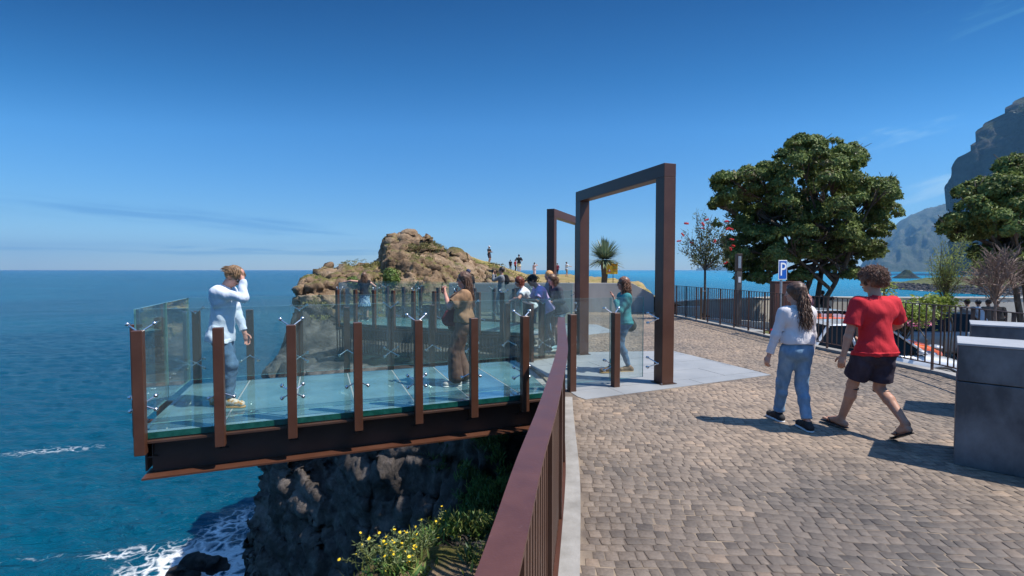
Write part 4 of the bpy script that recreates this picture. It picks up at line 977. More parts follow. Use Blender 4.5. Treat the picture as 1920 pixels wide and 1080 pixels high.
B = MB()
B.bar((7.0, 19.2, -.22), (9.05, 16.6, -.22), .14, .3); o = B.build('low_kerb_wall', M['conc_lt']); tag(o, 'low white kerb wall edging the small path behind the fence', 'kerb wall')
# ================================================================ posts and signs
M['sign_b'] = pmat('sign blue', (.005, .09, .42), rough=.4); M['sign_w'] = pmat('sign white', (.8, .8, .8), rough=.4); M['galv'] = pmat('galvanised steel', (.4, .41, .42), (.5, .5, .5), 12, .4, .6)
M['sign_y'] = pmat('sign yellow', (.8, .52, .04), rough=.5); M['sign_r'] = pmat('sign red', (.65, .05, .02), rough=.5); M['corten'] = pmat('corten pillar', (.08, .04, .03), (.12, .06, .042), 4, .6)
def text(s, size, mat, parent, loc, rot, name='lettering', ext=.002, align='CENTER'):
    cu = bpy.data.curves.new(name, 'FONT'); cu.body = s; cu.size = size; cu.extrude = ext; cu.align_x = align; cu.align_y = 'CENTER'; cu.resolution_u = 3
    t = bpy.data.objects.new('tmp', cu); COL.objects.link(t); dg = bpy.context.evaluated_depsgraph_get(); me = bpy.data.meshes.new_from_object(t.evaluated_get(dg)); bpy.data.objects.remove(t)
    me.materials.clear(); me.materials.append(mat); o = bpy.data.objects.new(name, me); link(o, parent); o.location = loc; o.rotation_euler = rot; return o
def psign():
    q = PY(1467, 506, 13.0); root = empty('parking_sign', (q.x, q.y, -1.1), R(24), 'blue and white parking sign with the letter P on a grey pole behind the fence', 'sign')
    zc = q.z + 1.1
    B = MB(); B.tube([(0, .03, 0), (0, .03, zc + .22)], .03, 12); B.build('pole', M['galv'], root, smooth=True)
    B = MB(); B.box((-.165, -.012, zc - .26), (.165, 0, zc + .26), bev=.005); B.build('sign_plate', M['sign_w'], root)
    B = MB(); B.box((-.14, -.0165, zc - .235), (.14, -.0125, zc + .235)); p = B.build('blue_field', M['sign_b'], root)
    text('P', .5, M['sign_w'], root, (0.0, -.02, zc - .0), (PI / 2, 0, 0), 'letter')
psign()
def corten():
    a = PY(1453, 529, 15.2); b_ = PY(1494, 529, 15.2); root = empty('brown_pillar', (a.x, 15.2, -1.1), 0, 'square brown steel pillar behind the parking sign', 'pillar')
    B = MB(); B.box((0, 0, 0), (b_.x - a.x, .3, a.z + 1.1), bev=.006); B.build('shaft', M['corten'], root); B = MB(); B.box((-.01, -.01, a.z + 1.102), (b_.x - a.x + .01, .31, a.z + 1.125)); B.build('cap', M['corten'], root)
corten()
def bollard_lamp():
    q = PY(1385, 476, 17.2); root = empty('lamp_post', (q.x, q.y, -.33), 0, 'square grey-brown lamp post with a light box at its top beside the bottlebrush tree', 'lamp post'); h = q.z + .33
    B = MB(); B.box((-.09, -.09, 0), (.09, .09, h - .62), bev=.004); B.build('post', M['lampm'], root)
    B = MB(); B.box((-.09, -.09, h - .6), (.09, .09, h), bev=.004); hd = B.build('lamp_head', M['fence'], root)
    B = MB(); B.box((-.05, -.096, h - .5), (.05, -.0905, h - .08)); B.build('lens', M['galv'], hd)
    B = MB(); B.box((-.04, -.096, h - 1.0), (.05, -.0905, h - .8)); B.build('sticker', M['sign_w'], root)
M['lampm'] = pmat('weathered grey post', (.1, .085, .075), (.16, .14, .125), 6, .7)
bollard_lamp()
def warn():
    a = PY(1137, 494, 25.0); b_ = PY(1158, 514, 25.0); cx = (a.x + b_.x) / 2; root = empty('warning_sign', (cx, 25, plateau_z(cx, 25) - .15), R(-3), 'yellow warning sign with red heading and triangle on two thin posts beside the dragon tree', 'sign')
    z0 = root.location.z; W = b_.x - a.x; hi, lo = a.z - z0, b_.z - z0
    for x in (-W / 2 + .02, .06): B = MB(); B.box((x - .015, .012, -.2), (x + .015, .04, lo + .3)); B.build('leg', M['fence'], root)
    B = MB(); B.box((-W / 2, -.008, lo), (W / 2, .008, hi), bev=.002); B.build('sign_plate', M['sign_y'], root)
    text('ATENÇÃO', .105, M['sign_r'], root, (.02, -.011, hi - .075), (PI / 2, 0, 0), ext=.0015)
    B = MB(); t = .20; cx_, cz = -W / 2 + .15, lo + .19; B.add([(cx_ - t * .55, -.012, cz - t * .5), (cx_ + t * .55, -.012, cz - t * .5), (cx_, -.012, cz + t * .55)], [(0, 1, 2)]); tr = B.build('warning_triangle', M['sign_r'], root)
    t = .12; B = MB(); B.add([(cx_ - t * .55, -.0145, cz - t * .42), (cx_ + t * .55, -.0145, cz - t * .42), (cx_, -.0145, cz + t * .55)], [(0, 1, 2)]); B.build('triangle_field', M['sign_w'], tr)
    B = MB(); B.ball((cx_ - .015, -.016, cz - .02), .022, 8, sc=(1, .1, 1)); B.build('pictogram', M['black'], tr)
    for k in range(4): B = MB(); B.box((.02, -.0125, hi - .19 - k * .07), (W / 2 - .03, -.0095, hi - .165 - k * .07)); B.build('text_line', M['sign_r'] if k == 2 else M['txt'], root)
M['txt'] = pmat('printed text', (.25, .25, .05), rough=.6)
warn()
# ================================================================ people: signed-distance bodies meshed with openvdb
class SDF:
    def __init__(s, lo, hi, vox):
        s.vox = vox; s.lo = np.array(lo, dtype=np.float64) - 3 * vox; s.n = (np.ceil((np.array(hi) + 3 * vox - s.lo) / vox)).astype(int) + 1
        s.A = np.full(tuple(s.n), 9.0, dtype=np.float32); s.ax = [s.lo[i] + np.arange(s.n[i]) * vox for i in range(3)]
    def _sl(s, lo, hi):
        a = np.clip(np.floor((np.array(lo) - s.lo) / s.vox).astype(int), 0, s.n); b = np.clip(np.ceil((np.array(hi) - s.lo) / s.vox).astype(int) + 1, 0, s.n)
        return tuple(slice(int(i), int(j)) for i, j in zip(a, b))
    def _grid(s, sl):
        return (s.ax[0][sl[0]][:, None, None], s.ax[1][sl[1]][None, :, None], s.ax[2][sl[2]][None, None, :])
    def _merge(s, sl, d, k):
        o = s.A[sl]
        if k <= 0: s.A[sl] = np.minimum(o, d); return
        h = np.clip(.5 + .5 * (o - d) / k, 0, 1); s.A[sl] = np.where(o > 5, d, o * (1 - h) + d * h - k * h * (1 - h)).astype(np.float32)
    def cap(s, a, b, ra, rb=None, k=.02, flat=None, fdir=None, pad=.05):
        """tapered capsule; flat<1 squeezes it along fdir"""
        rb = ra if rb is None else rb; a = np.array(a, float); b = np.array(b, float); m = max(ra, rb) + pad + k
        sl = s._sl(np.minimum(a, b) - m, np.maximum(a, b) + m)
        if any(q.stop <= q.start for q in sl): return s
        X, Y, Z = s._grid(sl); e = b - a; L2 = float(e @ e) + 1e-9; px, py, pz = X - a[0], Y - a[1], Z - a[2]
        t = np.clip((px * e[0] + py * e[1] + pz * e[2]) / L2, 0, 1); qx, qy, qz = px - e[0] * t, py - e[1] * t, pz - e[2] * t
        if flat:
            f = np.array(fdir, float); f = f - e * float(f @ e) / L2; f /= (np.linalg.norm(f) + 1e-9); c = qx * f[0] + qy * f[1] + qz * f[2]; g = (1 / flat - 1) * c
            qx = qx + f[0] * g; qy = qy + f[1] * g; qz = qz + f[2] * g
            d = (np.sqrt(qx * qx + qy * qy + qz * qz) - (ra + (rb - ra) * t)) * (flat ** .5)
        else: d = np.sqrt(qx * qx + qy * qy + qz * qz) - (ra + (rb - ra) * t)
        s._merge(sl, d.astype(np.float32), k); return s
    def ell(s, c, r, B=None, k=.02, sub=False):
        c = np.array(c, float); r = np.array(r, float); m = float(r.max()) + .05 + abs(k); sl = s._sl(c - m, c + m)
        if any(q.stop <= q.start for q in sl): return s
        X, Y, Z = s._grid(sl); p = [X - c[0], Y - c[1], Z - c[2]]; B = np.eye(3) if B is None else B
        q = [p[0] * B[i][0] + p[1] * B[i][1] + p[2] * B[i][2] for i in range(3)]
        k0 = np.sqrt((q[0] / r[0]) ** 2 + (q[1] / r[1]) ** 2 + (q[2] / r[2]) ** 2); k1 = np.sqrt((q[0] / r[0] ** 2) ** 2 + (q[1] / r[1] ** 2) ** 2 + (q[2] / r[2] ** 2) ** 2) + 1e-9
        d = (k0 * (k0 - 1) / k1).astype(np.float32)
        if sub: s.A[sl] = np.maximum(s.A[sl], -d)
        else: s._merge(sl, d, k)
        return s
    def cut(s, p, n, soft=0.0):
        """remove everything on the side n points to"""
        n = np.array(n, float); n /= np.linalg.norm(n); X, Y, Z = s._grid((slice(None),) * 3)
        d = ((X - p[0]) * n[0] + (Y - p[1]) * n[1] + (Z - p[2]) * n[2]).astype(np.float32); s.A = np.maximum(s.A, d); return s
    def wrinkle(s, amp, freq=(38, 38, 22), seed=0, mask=None):
        X, Y, Z = s._grid((slice(None),) * 3); r = seed * 1.7
        w_ = np.sin(X * freq[0] + 2.2 * np.sin(Z * freq[2] * .55 + r) + r) * np.sin(Z * freq[2] + 1.7 * np.sin(Y * freq[1] * .6 + r) + X * 9) + .6 * np.sin(Y * freq[1] * 1.2 + Z * freq[2] * 1.4 + 1.5 * np.sin(X * 20 + r))
        s.A = (s.A + amp * w_.astype(np.float32)); return s
    def mesh(s, name, mat, parent, loc):
        V, F = vdb_mesh(s.A, s.lo, s.vox)
        if len(V) == 0: return None
        V = V - np.array(loc, dtype=np.float32); return mesh_np(name, V, F, mat, parent, smooth=True)
def V3(*a): return np.array(a, float)
def nrm(v): v = np.array(v, float); return v / (np.linalg.norm(v) + 1e-9)
def ik(a, c, l1, l2, hint):
    """joint between a and c, bent towards hint; returns joint and (possibly clamped) end"""
    d = c - a; D = np.linalg.norm(d)
    if D > (l1 + l2) * .999: c = a + d / D * (l1 + l2) * .999; d = c - a; D = np.linalg.norm(d)
    x = (l1 * l1 - l2 * l2 + D * D) / (2 * D); h = math.sqrt(max(l1 * l1 - x * x, 0)); u = d / D; hp = hint - u * float(hint @ u); return a + u * x + nrm(hp) * h, c
SKIN = {}
def skin(tone):
    if tone not in SKIN:
        c = {'fair': (.58, .33, .24), 'tan': (.52, .29, .195), 'rosy': (.6, .31, .23)}[tone]
        SKIN[tone] = pmat('skin ' + tone, c, (c[0] * .88, c[1] * .8, c[2] * .78), 14, .5, spec=.35, bump=.0006, bscale=160, sub=.06)
    return SKIN[tone]
def cloth(name, c, c2=None, rough=.85, bump=.012, bscale=17, scale=6, lo=.35, hi=.65):
    return pmat(name, c, c2 or tuple(q * .82 for q in c), scale, rough, bump=bump, bscale=bscale, spec=.2, lo=lo, hi=hi, stretch=(1, 1, .5))
def hairmat(name, c, c2): return pmat(name, c, c2, 60, .45, spec=.5, stretch=(1, 1, .2), island=True, lo=.3, hi=.7)
def strands(paths, r, name, mat, parent, n=4, taper=.5):
    V = []; F = []
    for p in paths:
        k = len(p); p = np.array(p); t = np.gradient(p, axis=0); t /= (np.linalg.norm(t, axis=1, keepdims=True) + 1e-9); ref = V3(.31, .2, .93) if abs(t[0][2]) < .8 else V3(1, .1, 0)
        s_ = np.cross(t, ref); s_ /= (np.linalg.norm(s_, axis=1, keepdims=True) + 1e-9); u = np.cross(t, s_); b = len(V)
        for i in range(k):
            rr = r * (1 - (1 - taper) * (i / (k - 1)) ** 2) * (.6 if i == 0 else 1)
            for j in range(n):
                a = 2 * PI * j / n; V.append(p[i] + s_[i] * (math.cos(a) * rr) + u[i] * (math.sin(a) * rr))
        for i in range(k - 1):
            for j in range(n):
                j2 = (j + 1) % n; F.append((b + i * n + j, b + i * n + j2, b + (i + 1) * n + j2, b + (i + 1) * n + j))
    return mesh_np(name, V, np.array(F), mat, parent, smooth=True)
def person(P0, heading, H=1.75, label='', group=None, vox=.008, build=1.0, female=False, lean=0.0, side=0.0, pel_z=None, pel_xy=(0, 0), twist=0.0,
           footL=(-.09, 0, 0), footR=(.09, 0, 0), heelL=0, heelR=0, yawL=0, yawR=0, kneeL=None, kneeR=None, handL=(-.26, .03, .80), handR=(.26, .03, .80), elbL=None, elbR=None, curlL=.35, curlR=.35, palmL=None, palmR=None,
           head_yaw=0.0, head_pitch=0.0, tone='fair', top=None, bottom=None, shoes=None, hair=None, glasses=None, cap=None, extras=None, fingers=True, sl_len=1.0, name='person', rand=1, headfwd=0.0, facefeat=True):
    """P0 ground point below the pelvis, heading = angle of the facing direction (0 = +Y, clockwise positive to +X).
    all local coordinates in metres of a 1.75 m figure: x to the person's right, y forward, z up"""
    rng = random.Random(rand); s = H / 1.75; root = empty(name, tuple(P0), 0, label, 'person', group); hd = heading
    fw = V3(math.sin(hd), math.cos(hd), 0); rt = V3(math.cos(hd), -math.sin(hd), 0); up = V3(0, 0, 1)
    def W(x, y, z): return (rt * x + fw * y + up * z) * s
    pz = .94 if pel_z is None else pel_z; pel = V3(pel_xy[0], pel_xy[1], pz)
    cl, slp = math.cos(lean), math.sin(lean); cs_, ss = math.cos(side), math.sin(side); ct, st = math.cos(twist), math.sin(twist)
    def T(x, y, z):            # torso local -> person local
        x2 = x * ct + y * st * 1.0; y2 = -x * st + y * ct; y3 = y2 * cl + z * slp; z3 = -y2 * slp + z * cl; x3 = x2 * cs_ + z3 * ss; z4 = -x2 * ss + z3 * cs_
        return pel + V3(x3, y3, z4)
    hw = .095 if female else .088; sw = .165 if female else .19
    hipL, hipR = pel + V3(-hw, 0, -.02), pel + V3(hw, 0, -.02); chest = T(0, .01, .32); neck = T(0, .0 + headfwd * .3, .50); shL, shR = T(-sw, 0, .445), T(sw, 0, .445); waist = T(0, .005, .13)
    hp = head_pitch + lean * .45
    nk2 = neck + (T(0, 0, 1) - T(0, 0, 0)) * .05; hyw = head_yaw
    hf = nrm(V3(math.sin(hyw) * math.cos(hp), math.cos(hyw) * math.cos(hp), -math.sin(hp))); hr = nrm(V3(math.cos(hyw), -math.sin(hyw), 0)); hu = np.cross(hr, hf)
    hc = neck + (T(0, 0, 1) - T(0, 0, 0)) * .06 + hu * .115 + hf * (.015 + headfwd)
    ank = []; knees = []
    for (ft, heel, hip, kn, sx) in ((footL, heelL, hipL, kneeL, -1), (footR, heelR, hipR, kneeR, 1)):
        a = V3(*ft) + V3(0, -.0, .085) + V3(0, .035 * min(1, heel / .1) if heel else 0, heel); hint = V3(sx * .06, 1, 0) if kn is None else V3(*kn); k, a2 = ik(hip, a, .435, .43, hint); ank.append(a2); knees.append(k)
    el = []; wr = []
    for (hn, eh, sh, sx) in ((handL, elbL, shL, -1), (handR, elbR, shR, 1)):
        hint = V3(sx * .5, -1, -.1) if eh is None else V3(*eh); e, w2 = ik(sh, V3(*hn), .29, .255, hint); el.append(e); wr.append(w2)
    J = dict(pel=pel, hipL=hipL, hipR=hipR, chest=chest, neck=neck, shL=shL, shR=shR, head=hc, hf=hf, hr=hr, hu=hu, elL=el[0], elR=el[1], wrL=wr[0], wrR=wr[1], knL=knees[0], knR=knees[1], anL=ank[0], anR=ank[1], root=root, W=W, T=T, s=s)
    def w(p): return W(*p)
    f_t = nrm(W(*(T(0, 1, 0) - T(0, 0, 0))))
    pts = np.array([w(p) for p in (pel, hipL, hipR, chest, neck, shL, shR, hc, el[0], el[1], wr[0], wr[1], knees[0], knees[1], ank[0], ank[1])]); lo = pts.min(0) - .24 * s; hi = pts.max(0) + .24 * s; lo[2] = min(lo[2], pts[:, 2].min() - .12 * s)
    org = np.zeros(3); bw = build
    # ---------------- body
    B = SDF(lo, hi, vox); c = B.cap
    c(w(pel + V3(-.055, 0, 0)), w(pel + V3(.055, 0, 0)), .112 * s * bw, k=.03, flat=.86, fdir=fw); c(w(pel), w(waist), .115 * s * bw, .108 * s * bw, k=.04, flat=.82, fdir=f_t); c(w(waist), w(chest), .11 * s * bw, .128 * s * bw, k=.04, flat=.8, fdir=f_t)
    c(w(T(-sw * .5, 0, .36)), w(T(sw * .5, 0, .36)), .1 * s * bw, k=.05, flat=.9, fdir=f_t); c(w(T(-sw * .9, -.005, .44)), w(T(sw * .9, -.005, .44)), .055 * s, k=.05); c(w(T(0, -.01, .44)), w(neck + (hc - neck) * .45), .062 * s, .054 * s, k=.035)
    if female:
        for sx in (-1, 1): B.ell(w(T(sx * .07, .095, .325)), V3(.058, .055, .058) * s, k=.03)
    for i, (hip, kn, an, ft, heel, yw, sx) in enumerate(((hipL, knees[0], ank[0], footL, heelL, yawL, -1), (hipR, knees[1], ank[1], footR, heelR, yawR, 1))):
        c(w(hip), w(kn), .085 * s * bw, .052 * s, k=.04); cf = kn + (an - kn) * .32 - nrm(kn * 0 + V3(0, 1, 0)) * .018; c(w(kn), w(cf), .052 * s, .054 * s, k=.02); c(w(cf), w(an), .052 * s, .034 * s, k=.02)
        fd = V3(math.sin(yw), math.cos(yw), 0); ph = math.asin(max(-.3, min(.95, heel / .2))) if heel else 0; toe = an + (fd * math.cos(ph) - V3(0, 0, math.sin(ph))) * .155 + V3(0, 0, -.045 * math.cos(ph)); hl = an - fd * (.045 * math.cos(ph)) + V3(0, 0, -.048)
        J['toe' + 'LR'[i]] = toe; J['heel' + 'LR'[i]] = hl; J['fd' + 'LR'[i]] = fd
        c(w(hl), w(toe), .034 * s, .026 * s, k=.025); c(w(an), w(an + (toe - an) * .7), .034 * s, .026 * s, k=.02)
        if shoes and shoes.get('bare'):
            rt_ = V3(fd[1], -fd[0], 0)
            for q in range(5): o_ = (q - 2) * .016 * (-sx); tl = .038 - .005 * q; b0 = toe + rt_ * o_; c(w(b0), w(b0 + (toe - hl) / np.linalg.norm(toe - hl) * tl), (.013 if q == 0 else .0095) * s, k=.006)
    for i, (sh, e, wr_, cu, pm, sx) in enumerate(((shL, el[0], wr[0], curlL, palmL, -1), (shR, el[1], wr[1], curlR, palmR, 1))):
        c(w(sh), w(e), .05 * s, .038 * s, k=.03); fa = e + (wr_ - e) * .3; c(w(e), w(fa), .037 * s, .04 * s, k=.015); c(w(fa), w(wr_), .04 * s, .024 * s, k=.015)
        u = nrm(wr_ - e)
        pn = V3(-sx, .25, 0) if pm is None else V3(*pm); pn = nrm(pn - u * float(pn @ u)); sd = np.cross(u, pn)
        thumb_side = sd if (sd @ V3(0, 1, 0)) > 0 or abs(sd[1]) < .2 and sd[2] > 0 else -sd
        if pm is not None and len(pm) == 3: pass
        fr = .009 if vox < .009 else max(.0095, vox * .75 / s)
        pc = wr_ + u * .05; c(w(wr_), w(wr_ + u * .075), .026 * s, .036 * s, k=.012, flat=.55, fdir=W(*pn))
        J['palm' + 'LR'[i]] = wr_ + u * .06 + pn * .025; J['u' + 'LR'[i]] = u; J['pn' + 'LR'[i]] = pn
        if fingers:
            for q in range(4):
                b0 = wr_ + u * .088 + thumb_side * (.027 - .018 * q); ln = (.036, .040, .037, .029)[q]; d = u.copy(); p = b0; cc = cu * (1 + .12 * q)
                for g in range(3):
                    a = cc * (.7 + .5 * g); d = nrm(d * math.cos(a) + pn * math.sin(a)); p2 = p + d * ln * (1, .72, .6)[g]; c(w(p), w(p2), fr * s * (1, .93, .85)[g], fr * s * (.93, .85, .75)[g], k=.003, pad=.02); p = p2
            b0 = wr_ + u * .03 + thumb_side * .024; d = nrm(thumb_side * .75 + u * .75 + pn * .35); p = b0
            for g, ln in enumerate((.038, .03, .026)): p2 = p + d * ln; c(w(p), w(p2), .0115 * s * (1 - .1 * g), .0105 * s * (1 - .1 * g), k=.006, pad=.02); p = p2; d = nrm(d * .8 + u * .35 + pn * .3 * (1 + cu))
    # head
    Bm = np.array([nrm(W(*hr)), nrm(W(*hf)), nrm(W(*hu))]); hp_ = lambda x, y, z: w(hc + hr * x + hf * y + hu * z)
    B.ell(hp_(0, -.012, .022), V3(.074, .092, .088) * s, Bm, k=.02); B.ell(hp_(0, .022, -.035), V3(.056, .066, .075) * s, Bm, k=.03); B.ell(hp_(0, .062, -.088), V3(.026, .024, .02) * s, Bm, k=.022)
    B.cap(hp_(0, .086, .004), hp_(0, .104, -.03), .009 * s, .0125 * s, k=.012); B.cap(hp_(-.012, .094, -.034), hp_(.012, .094, -.034), .008 * s, k=.006); B.cap(hp_(-.03, .078, .026), hp_(.03, .078, .026), .011 * s, k=.02)
    for sx in (-1, 1):
        B.ell(hp_(sx * .031, .088, .008), V3(.015, .014, .011) * s, Bm, sub=True); B.ell(hp_(sx * .045, .055, -.022), V3(.022, .022, .018) * s, Bm, k=.02)
        B.ell(hp_(sx * .076, -.005, -.005), V3(.008, .019, .031) * s, Bm, k=.008)
    B.cap(hp_(-.018, .088, -.06), hp_(.018, .088, -.06), .0065 * s, k=.006)
    body = B.mesh('body', skin(tone), root, org)
    def over(G, A, off, reach): G.A = np.minimum(G.A, np.maximum(A - off * s, G.A - reach * s)).astype(np.float32)
    BOT = None
    # face parts
    def hobj(nm, mat, fn, smooth=True):
        b_ = MB(); fn(b_); return b_.build(nm, mat, root, smooth=smooth)
    if facefeat and vox < .0125:
        for sx in (-1, 1):
            e = hobj('eye', M['eyew'], lambda b_: b_.ball(hp_(sx * .031, .081, .008), .0118 * s, 10)); 
            b_ = MB(); b_.ball(hp_(sx * .031, .0895, .008), .0052 * s, 8); b_.build('iris', M['iris'], e)
            hobj('eyebrow', hair['mat'] if hair else M['iris'], lambda b_: b_.tube([hp_(sx * .014, .096, .027), hp_(sx * .032, .094, .032), hp_(sx * .05, .082, .026)], .0032 * s, 5))
        hobj('lips', M['lips'], lambda b_: b_.tube([hp_(-.022, .087, -.059), hp_(-.008, .0945, -.057), hp_(.008, .0945, -.057), hp_(.022, .087, -.059)], [.002 * s, .0048 * s, .0048 * s, .002 * s], 6))
    if glasses:
        gb = MB()
        for sx in (-1, 1):
            gb.ball(hp_(sx * .034, .098, .004), .03 * s, 10, sc=(1, .18, .8), M=Matrix([list(r) for r in Bm]).transposed())
            gb.tube([hp_(sx * .062, .09, .012), hp_(sx * .078, .03, .012), hp_(sx * .08, -.01, .008)], .003 * s, 5)
        gb.tube([hp_(-.01, .102, .008), hp_(.01, .102, .008)], .003 * s, 5); gb.build('sunglasses', M['black'], root, smooth=True)
    # ---------------- clothing
    def sleeve(G, i, upto, r0, r1, cuff=False):
        sh, e, wr_ = (shL, el[0], wr[0]) if i == 0 else (shR, el[1], wr[1])
        if upto <= 1: G.cap(w(sh), w(sh + (e - sh) * upto), r0 * s, r1 * s, k=.03)
        else:
            G.cap(w(sh), w(e), r0 * s, (r0 * .4 + r1 * .6) * s, k=.03); G.cap(w(e), w(e + (wr_ - e) * (upto - 1)), (r0 * .4 + r1 * .6) * s, r1 * s, k=.03)
            if cuff: p = e + (wr_ - e) * (upto - 1); G.cap(w(p - (wr_ - e) * .12), w(p), r1 * s * 1.06, k=.004)
    if bottom:
        kd = bottom['kind']; G = SDF(lo, hi, vox)
        if top: bottom = dict(bottom); bottom['waist'] = min(bottom.get('waist', .06), top.get('hem', -.02) - .02); g = G.cap; lz = bottom.get('loose', .01); wz = bottom.get('waist', .06)
        g(w(T(0, 0, wz)), w(pel), (.112 * bw + lz * .6) * s, (.118 * bw + lz) * s, k=.04, flat=.84, fdir=fw); g(w(pel + V3(-.055, -.012, -.02)), w(pel + V3(.055, -.012, -.02)), (.112 * bw + lz) * s, k=.04, flat=.95, fdir=fw)
        if kd in ('jeans', 'trousers', 'shorts'):
            ln = bottom.get('len', 1.0)
            for i, (hip, kn, an) in enumerate(((hipL, knees[0], ank[0]), (hipR, knees[1], ank[1]))):
                if kd == 'shorts':
                    e = hip + (kn - hip) * ln; g(w(hip), w(e), (.092 * bw + lz) * s, (.07 + lz * 1.6) * s, k=.03)
                else:
                    g(w(hip), w(kn), (.088 * bw + lz) * s, (.056 + lz) * s, k=.035); e = kn + (an - kn) * ln; g(w(kn), w(e), (.056 + lz) * s, (bottom.get('cuff', .05) + lz * .6) * s, k=.03)
                    if bottom.get('turnup'): g(w(e - (an - kn) * .05), w(e), (bottom.get('cuff', .05) + lz * .6 + .006) * s, k=.003)
        else:
            zb = bottom.get('zb', .25); ls = bottom.get('rz', .2)
            fx = bottom.get('fy', 0)
            g(w(pel), w(V3((ank[0][0] + ank[1][0]) / 2 - .04, (ank[0][1] + ank[1][1]) / 2 + fx, zb)), (.118 * bw + lz) * s, ls * s, k=.05, flat=.8, fdir=fw); g(w(pel), w(V3((ank[0][0] + ank[1][0]) / 2 + .04, (ank[0][1] + ank[1][1]) / 2 + fx, zb)), (.118 * bw + lz) * s, ls * s, k=.05, flat=.8, fdir=fw)
        over(G, B.A, .006, .024)
        if bottom.get('wr', .002): G.wrinkle(bottom.get('wr', .002) * s, seed=rand + 3, freq=(30, 34, 30))
        if kd in ('skirt', 'wide'): G.cut(W(0, 0, bottom.get('zb', .25) - .0), (0, 0, -1))
        elif kd == 'shorts':
            for hip, kn in ((hipL, knees[0]), (hipR, knees[1])):
                e = hip + (kn - hip) * bottom.get('len', .6); q = w(e); dn = nrm(W(*(kn - hip))); m = .13 * s; sl = G._sl(q - m, q + m); gx, gy, gz = G._grid(sl); dd = ((gx - q[0]) * dn[0] + (gy - q[1]) * dn[1] + (gz - q[2]) * dn[2]); rad = np.sqrt((gx - q[0]) ** 2 + (gy - q[1]) ** 2 + (gz - q[2]) ** 2)
                G.A[sl] = np.where(rad < m, np.maximum(G.A[sl], np.where(dd > -.03 * s, dd, -9)), G.A[sl]).astype(np.float32)
        else:
            for kn, an in ((knees[0], ank[0]), (knees[1], ank[1])):
                e = kn + (an - kn) * bottom.get('len', 1.0); q = w(e); dn = nrm(W(*(an - kn))); m = .085 * s; sl = G._sl(q - m, q + m); gx, gy, gz = G._grid(sl); dd = ((gx - q[0]) * dn[0] + (gy - q[1]) * dn[1] + (gz - q[2]) * dn[2]); rad = np.sqrt((gx - q[0]) ** 2 + (gy - q[1]) ** 2 + (gz - q[2]) ** 2)
                G.A[sl] = np.where(rad < m, np.maximum(G.A[sl], np.where(dd > -.03 * s, dd, -9)), G.A[sl]).astype(np.float32)
        nm_ = {'jeans': 'jeans', 'trousers': 'trousers', 'shorts': 'shorts', 'skirt': 'skirt', 'wide': 'trousers'}[kd]
        G.cut(w(T(0, 0, wz + .02)), W(*(T(0, 0, 1) - T(0, 0, 0))))
        BOT = G.A
        G.mesh(nm_, bottom['mat'], root, org)
        if bottom.get('belt'):
            b_ = MB(); b_.tube([w(T(.118 * bw * math.cos(a) * 1.12, .1 * bw * math.sin(a) * 1.12, wz + .005)) for a in np.linspace(0, 2 * PI, 20)], .014 * s, 6, caps=False); b_.build('belt', bottom['belt'], root, smooth=True)
    if top:
        G = SDF(lo, hi, vox); lz = top.get('loose', .012); g = G.cap; hem = top.get('hem', -.02)
        g(w(T(-sw * .5, 0, .37)), w(T(sw * .5, 0, .37)), (.103 * bw + lz) * s, k=.05, flat=.9, fdir=f_t); g(w(T(-sw * .88, -.005, .44)), w(T(sw * .88, -.005, .44)), (.054 + lz * .7) * s, k=.05)
        g(w(T(0, .0, hem)), w(T(0, .01, .32)), (.118 * bw + lz + top.get('flare', .01)) * s, (.13 * bw + lz) * s, k=.04, flat=.82, fdir=f_t); g(w(T(-.055, 0, hem)), w(T(.055, 0, hem)), (.112 * bw + lz + top.get('flare', .01)) * s, k=.05, flat=.86, fdir=f_t)
        if female:
            for sx in (-1, 1): G.ell(w(T(sx * .07, .098, .325)), V3(.064, .06, .064) * s, k=.04)
        over(G, B.A, .006, .02)
        if BOT is not None: over(G, BOT, .009, .035)
        hz0 = hem - .03
        G.cut(w(T(0, 0, hz0)), W(*(-(T(0, 0, 1) - T(0, 0, 0)))))
        S = SDF(lo, hi, vox)
        for i in (0, 1): sleeve(S, i, top.get('sleeve', .7), .05 + lz * (1.1 if top.get('sleeve', .7) < 1 else .55), top.get('cuffr', .055 + lz), top.get('cuff', False))
        over(S, B.A, .006, .015)
        for i, (sh, e, wr_) in enumerate(((shL, el[0], wr[0]), (shR, el[1], wr[1]))):       # clean cuffs
            up_ = top.get('sleeve', .7)
            if up_ <= 1: p, dn = sh + (e - sh) * up_, e - sh
            else: p, dn = e + (wr_ - e) * (up_ - 1), wr_ - e
            dn = nrm(W(*dn)); q = w(p); m = .13 * s; sl = S._sl(q - m, q + m); gx, gy, gz = S._grid(sl)
            dd = ((gx - q[0]) * dn[0] + (gy - q[1]) * dn[1] + (gz - q[2]) * dn[2]); rad = np.sqrt((gx - q[0]) ** 2 + (gy - q[1]) ** 2 + (gz - q[2]) ** 2)
            S.A[sl] = np.where(rad < m, np.maximum(S.A[sl], np.where(dd > -.05 * s, dd, -9)), S.A[sl]).astype(np.float32)
        k_ = .035 * s; h_ = np.clip(.5 + .5 * (G.A - S.A) / k_, 0, 1); far_ = (G.A > 5) | (S.A > 5)
        sep = np.clip((G.A * 0 + 1), 0, 1); sm = G.A * (1 - h_) + S.A * h_ - k_ * h_ * (1 - h_)
        zz = G.ax[2][None, None, :] * np.ones_like(G.A) > (w(T(0, 0, .22))[2]); G.A = np.where(far_ | ~zz, np.minimum(G.A, S.A), sm).astype(np.float32)
        if top.get('wr', .0025): G.wrinkle(top.get('wr', .0025) * s, seed=rand)
        G.ell(w(T(0, top.get('nfwd', .045), .535)), V3(.078, .085, top.get('ndepth', .062)) * s, sub=True)
        G.mesh(top.get('name', 'shirt'), top['mat'], root, org)
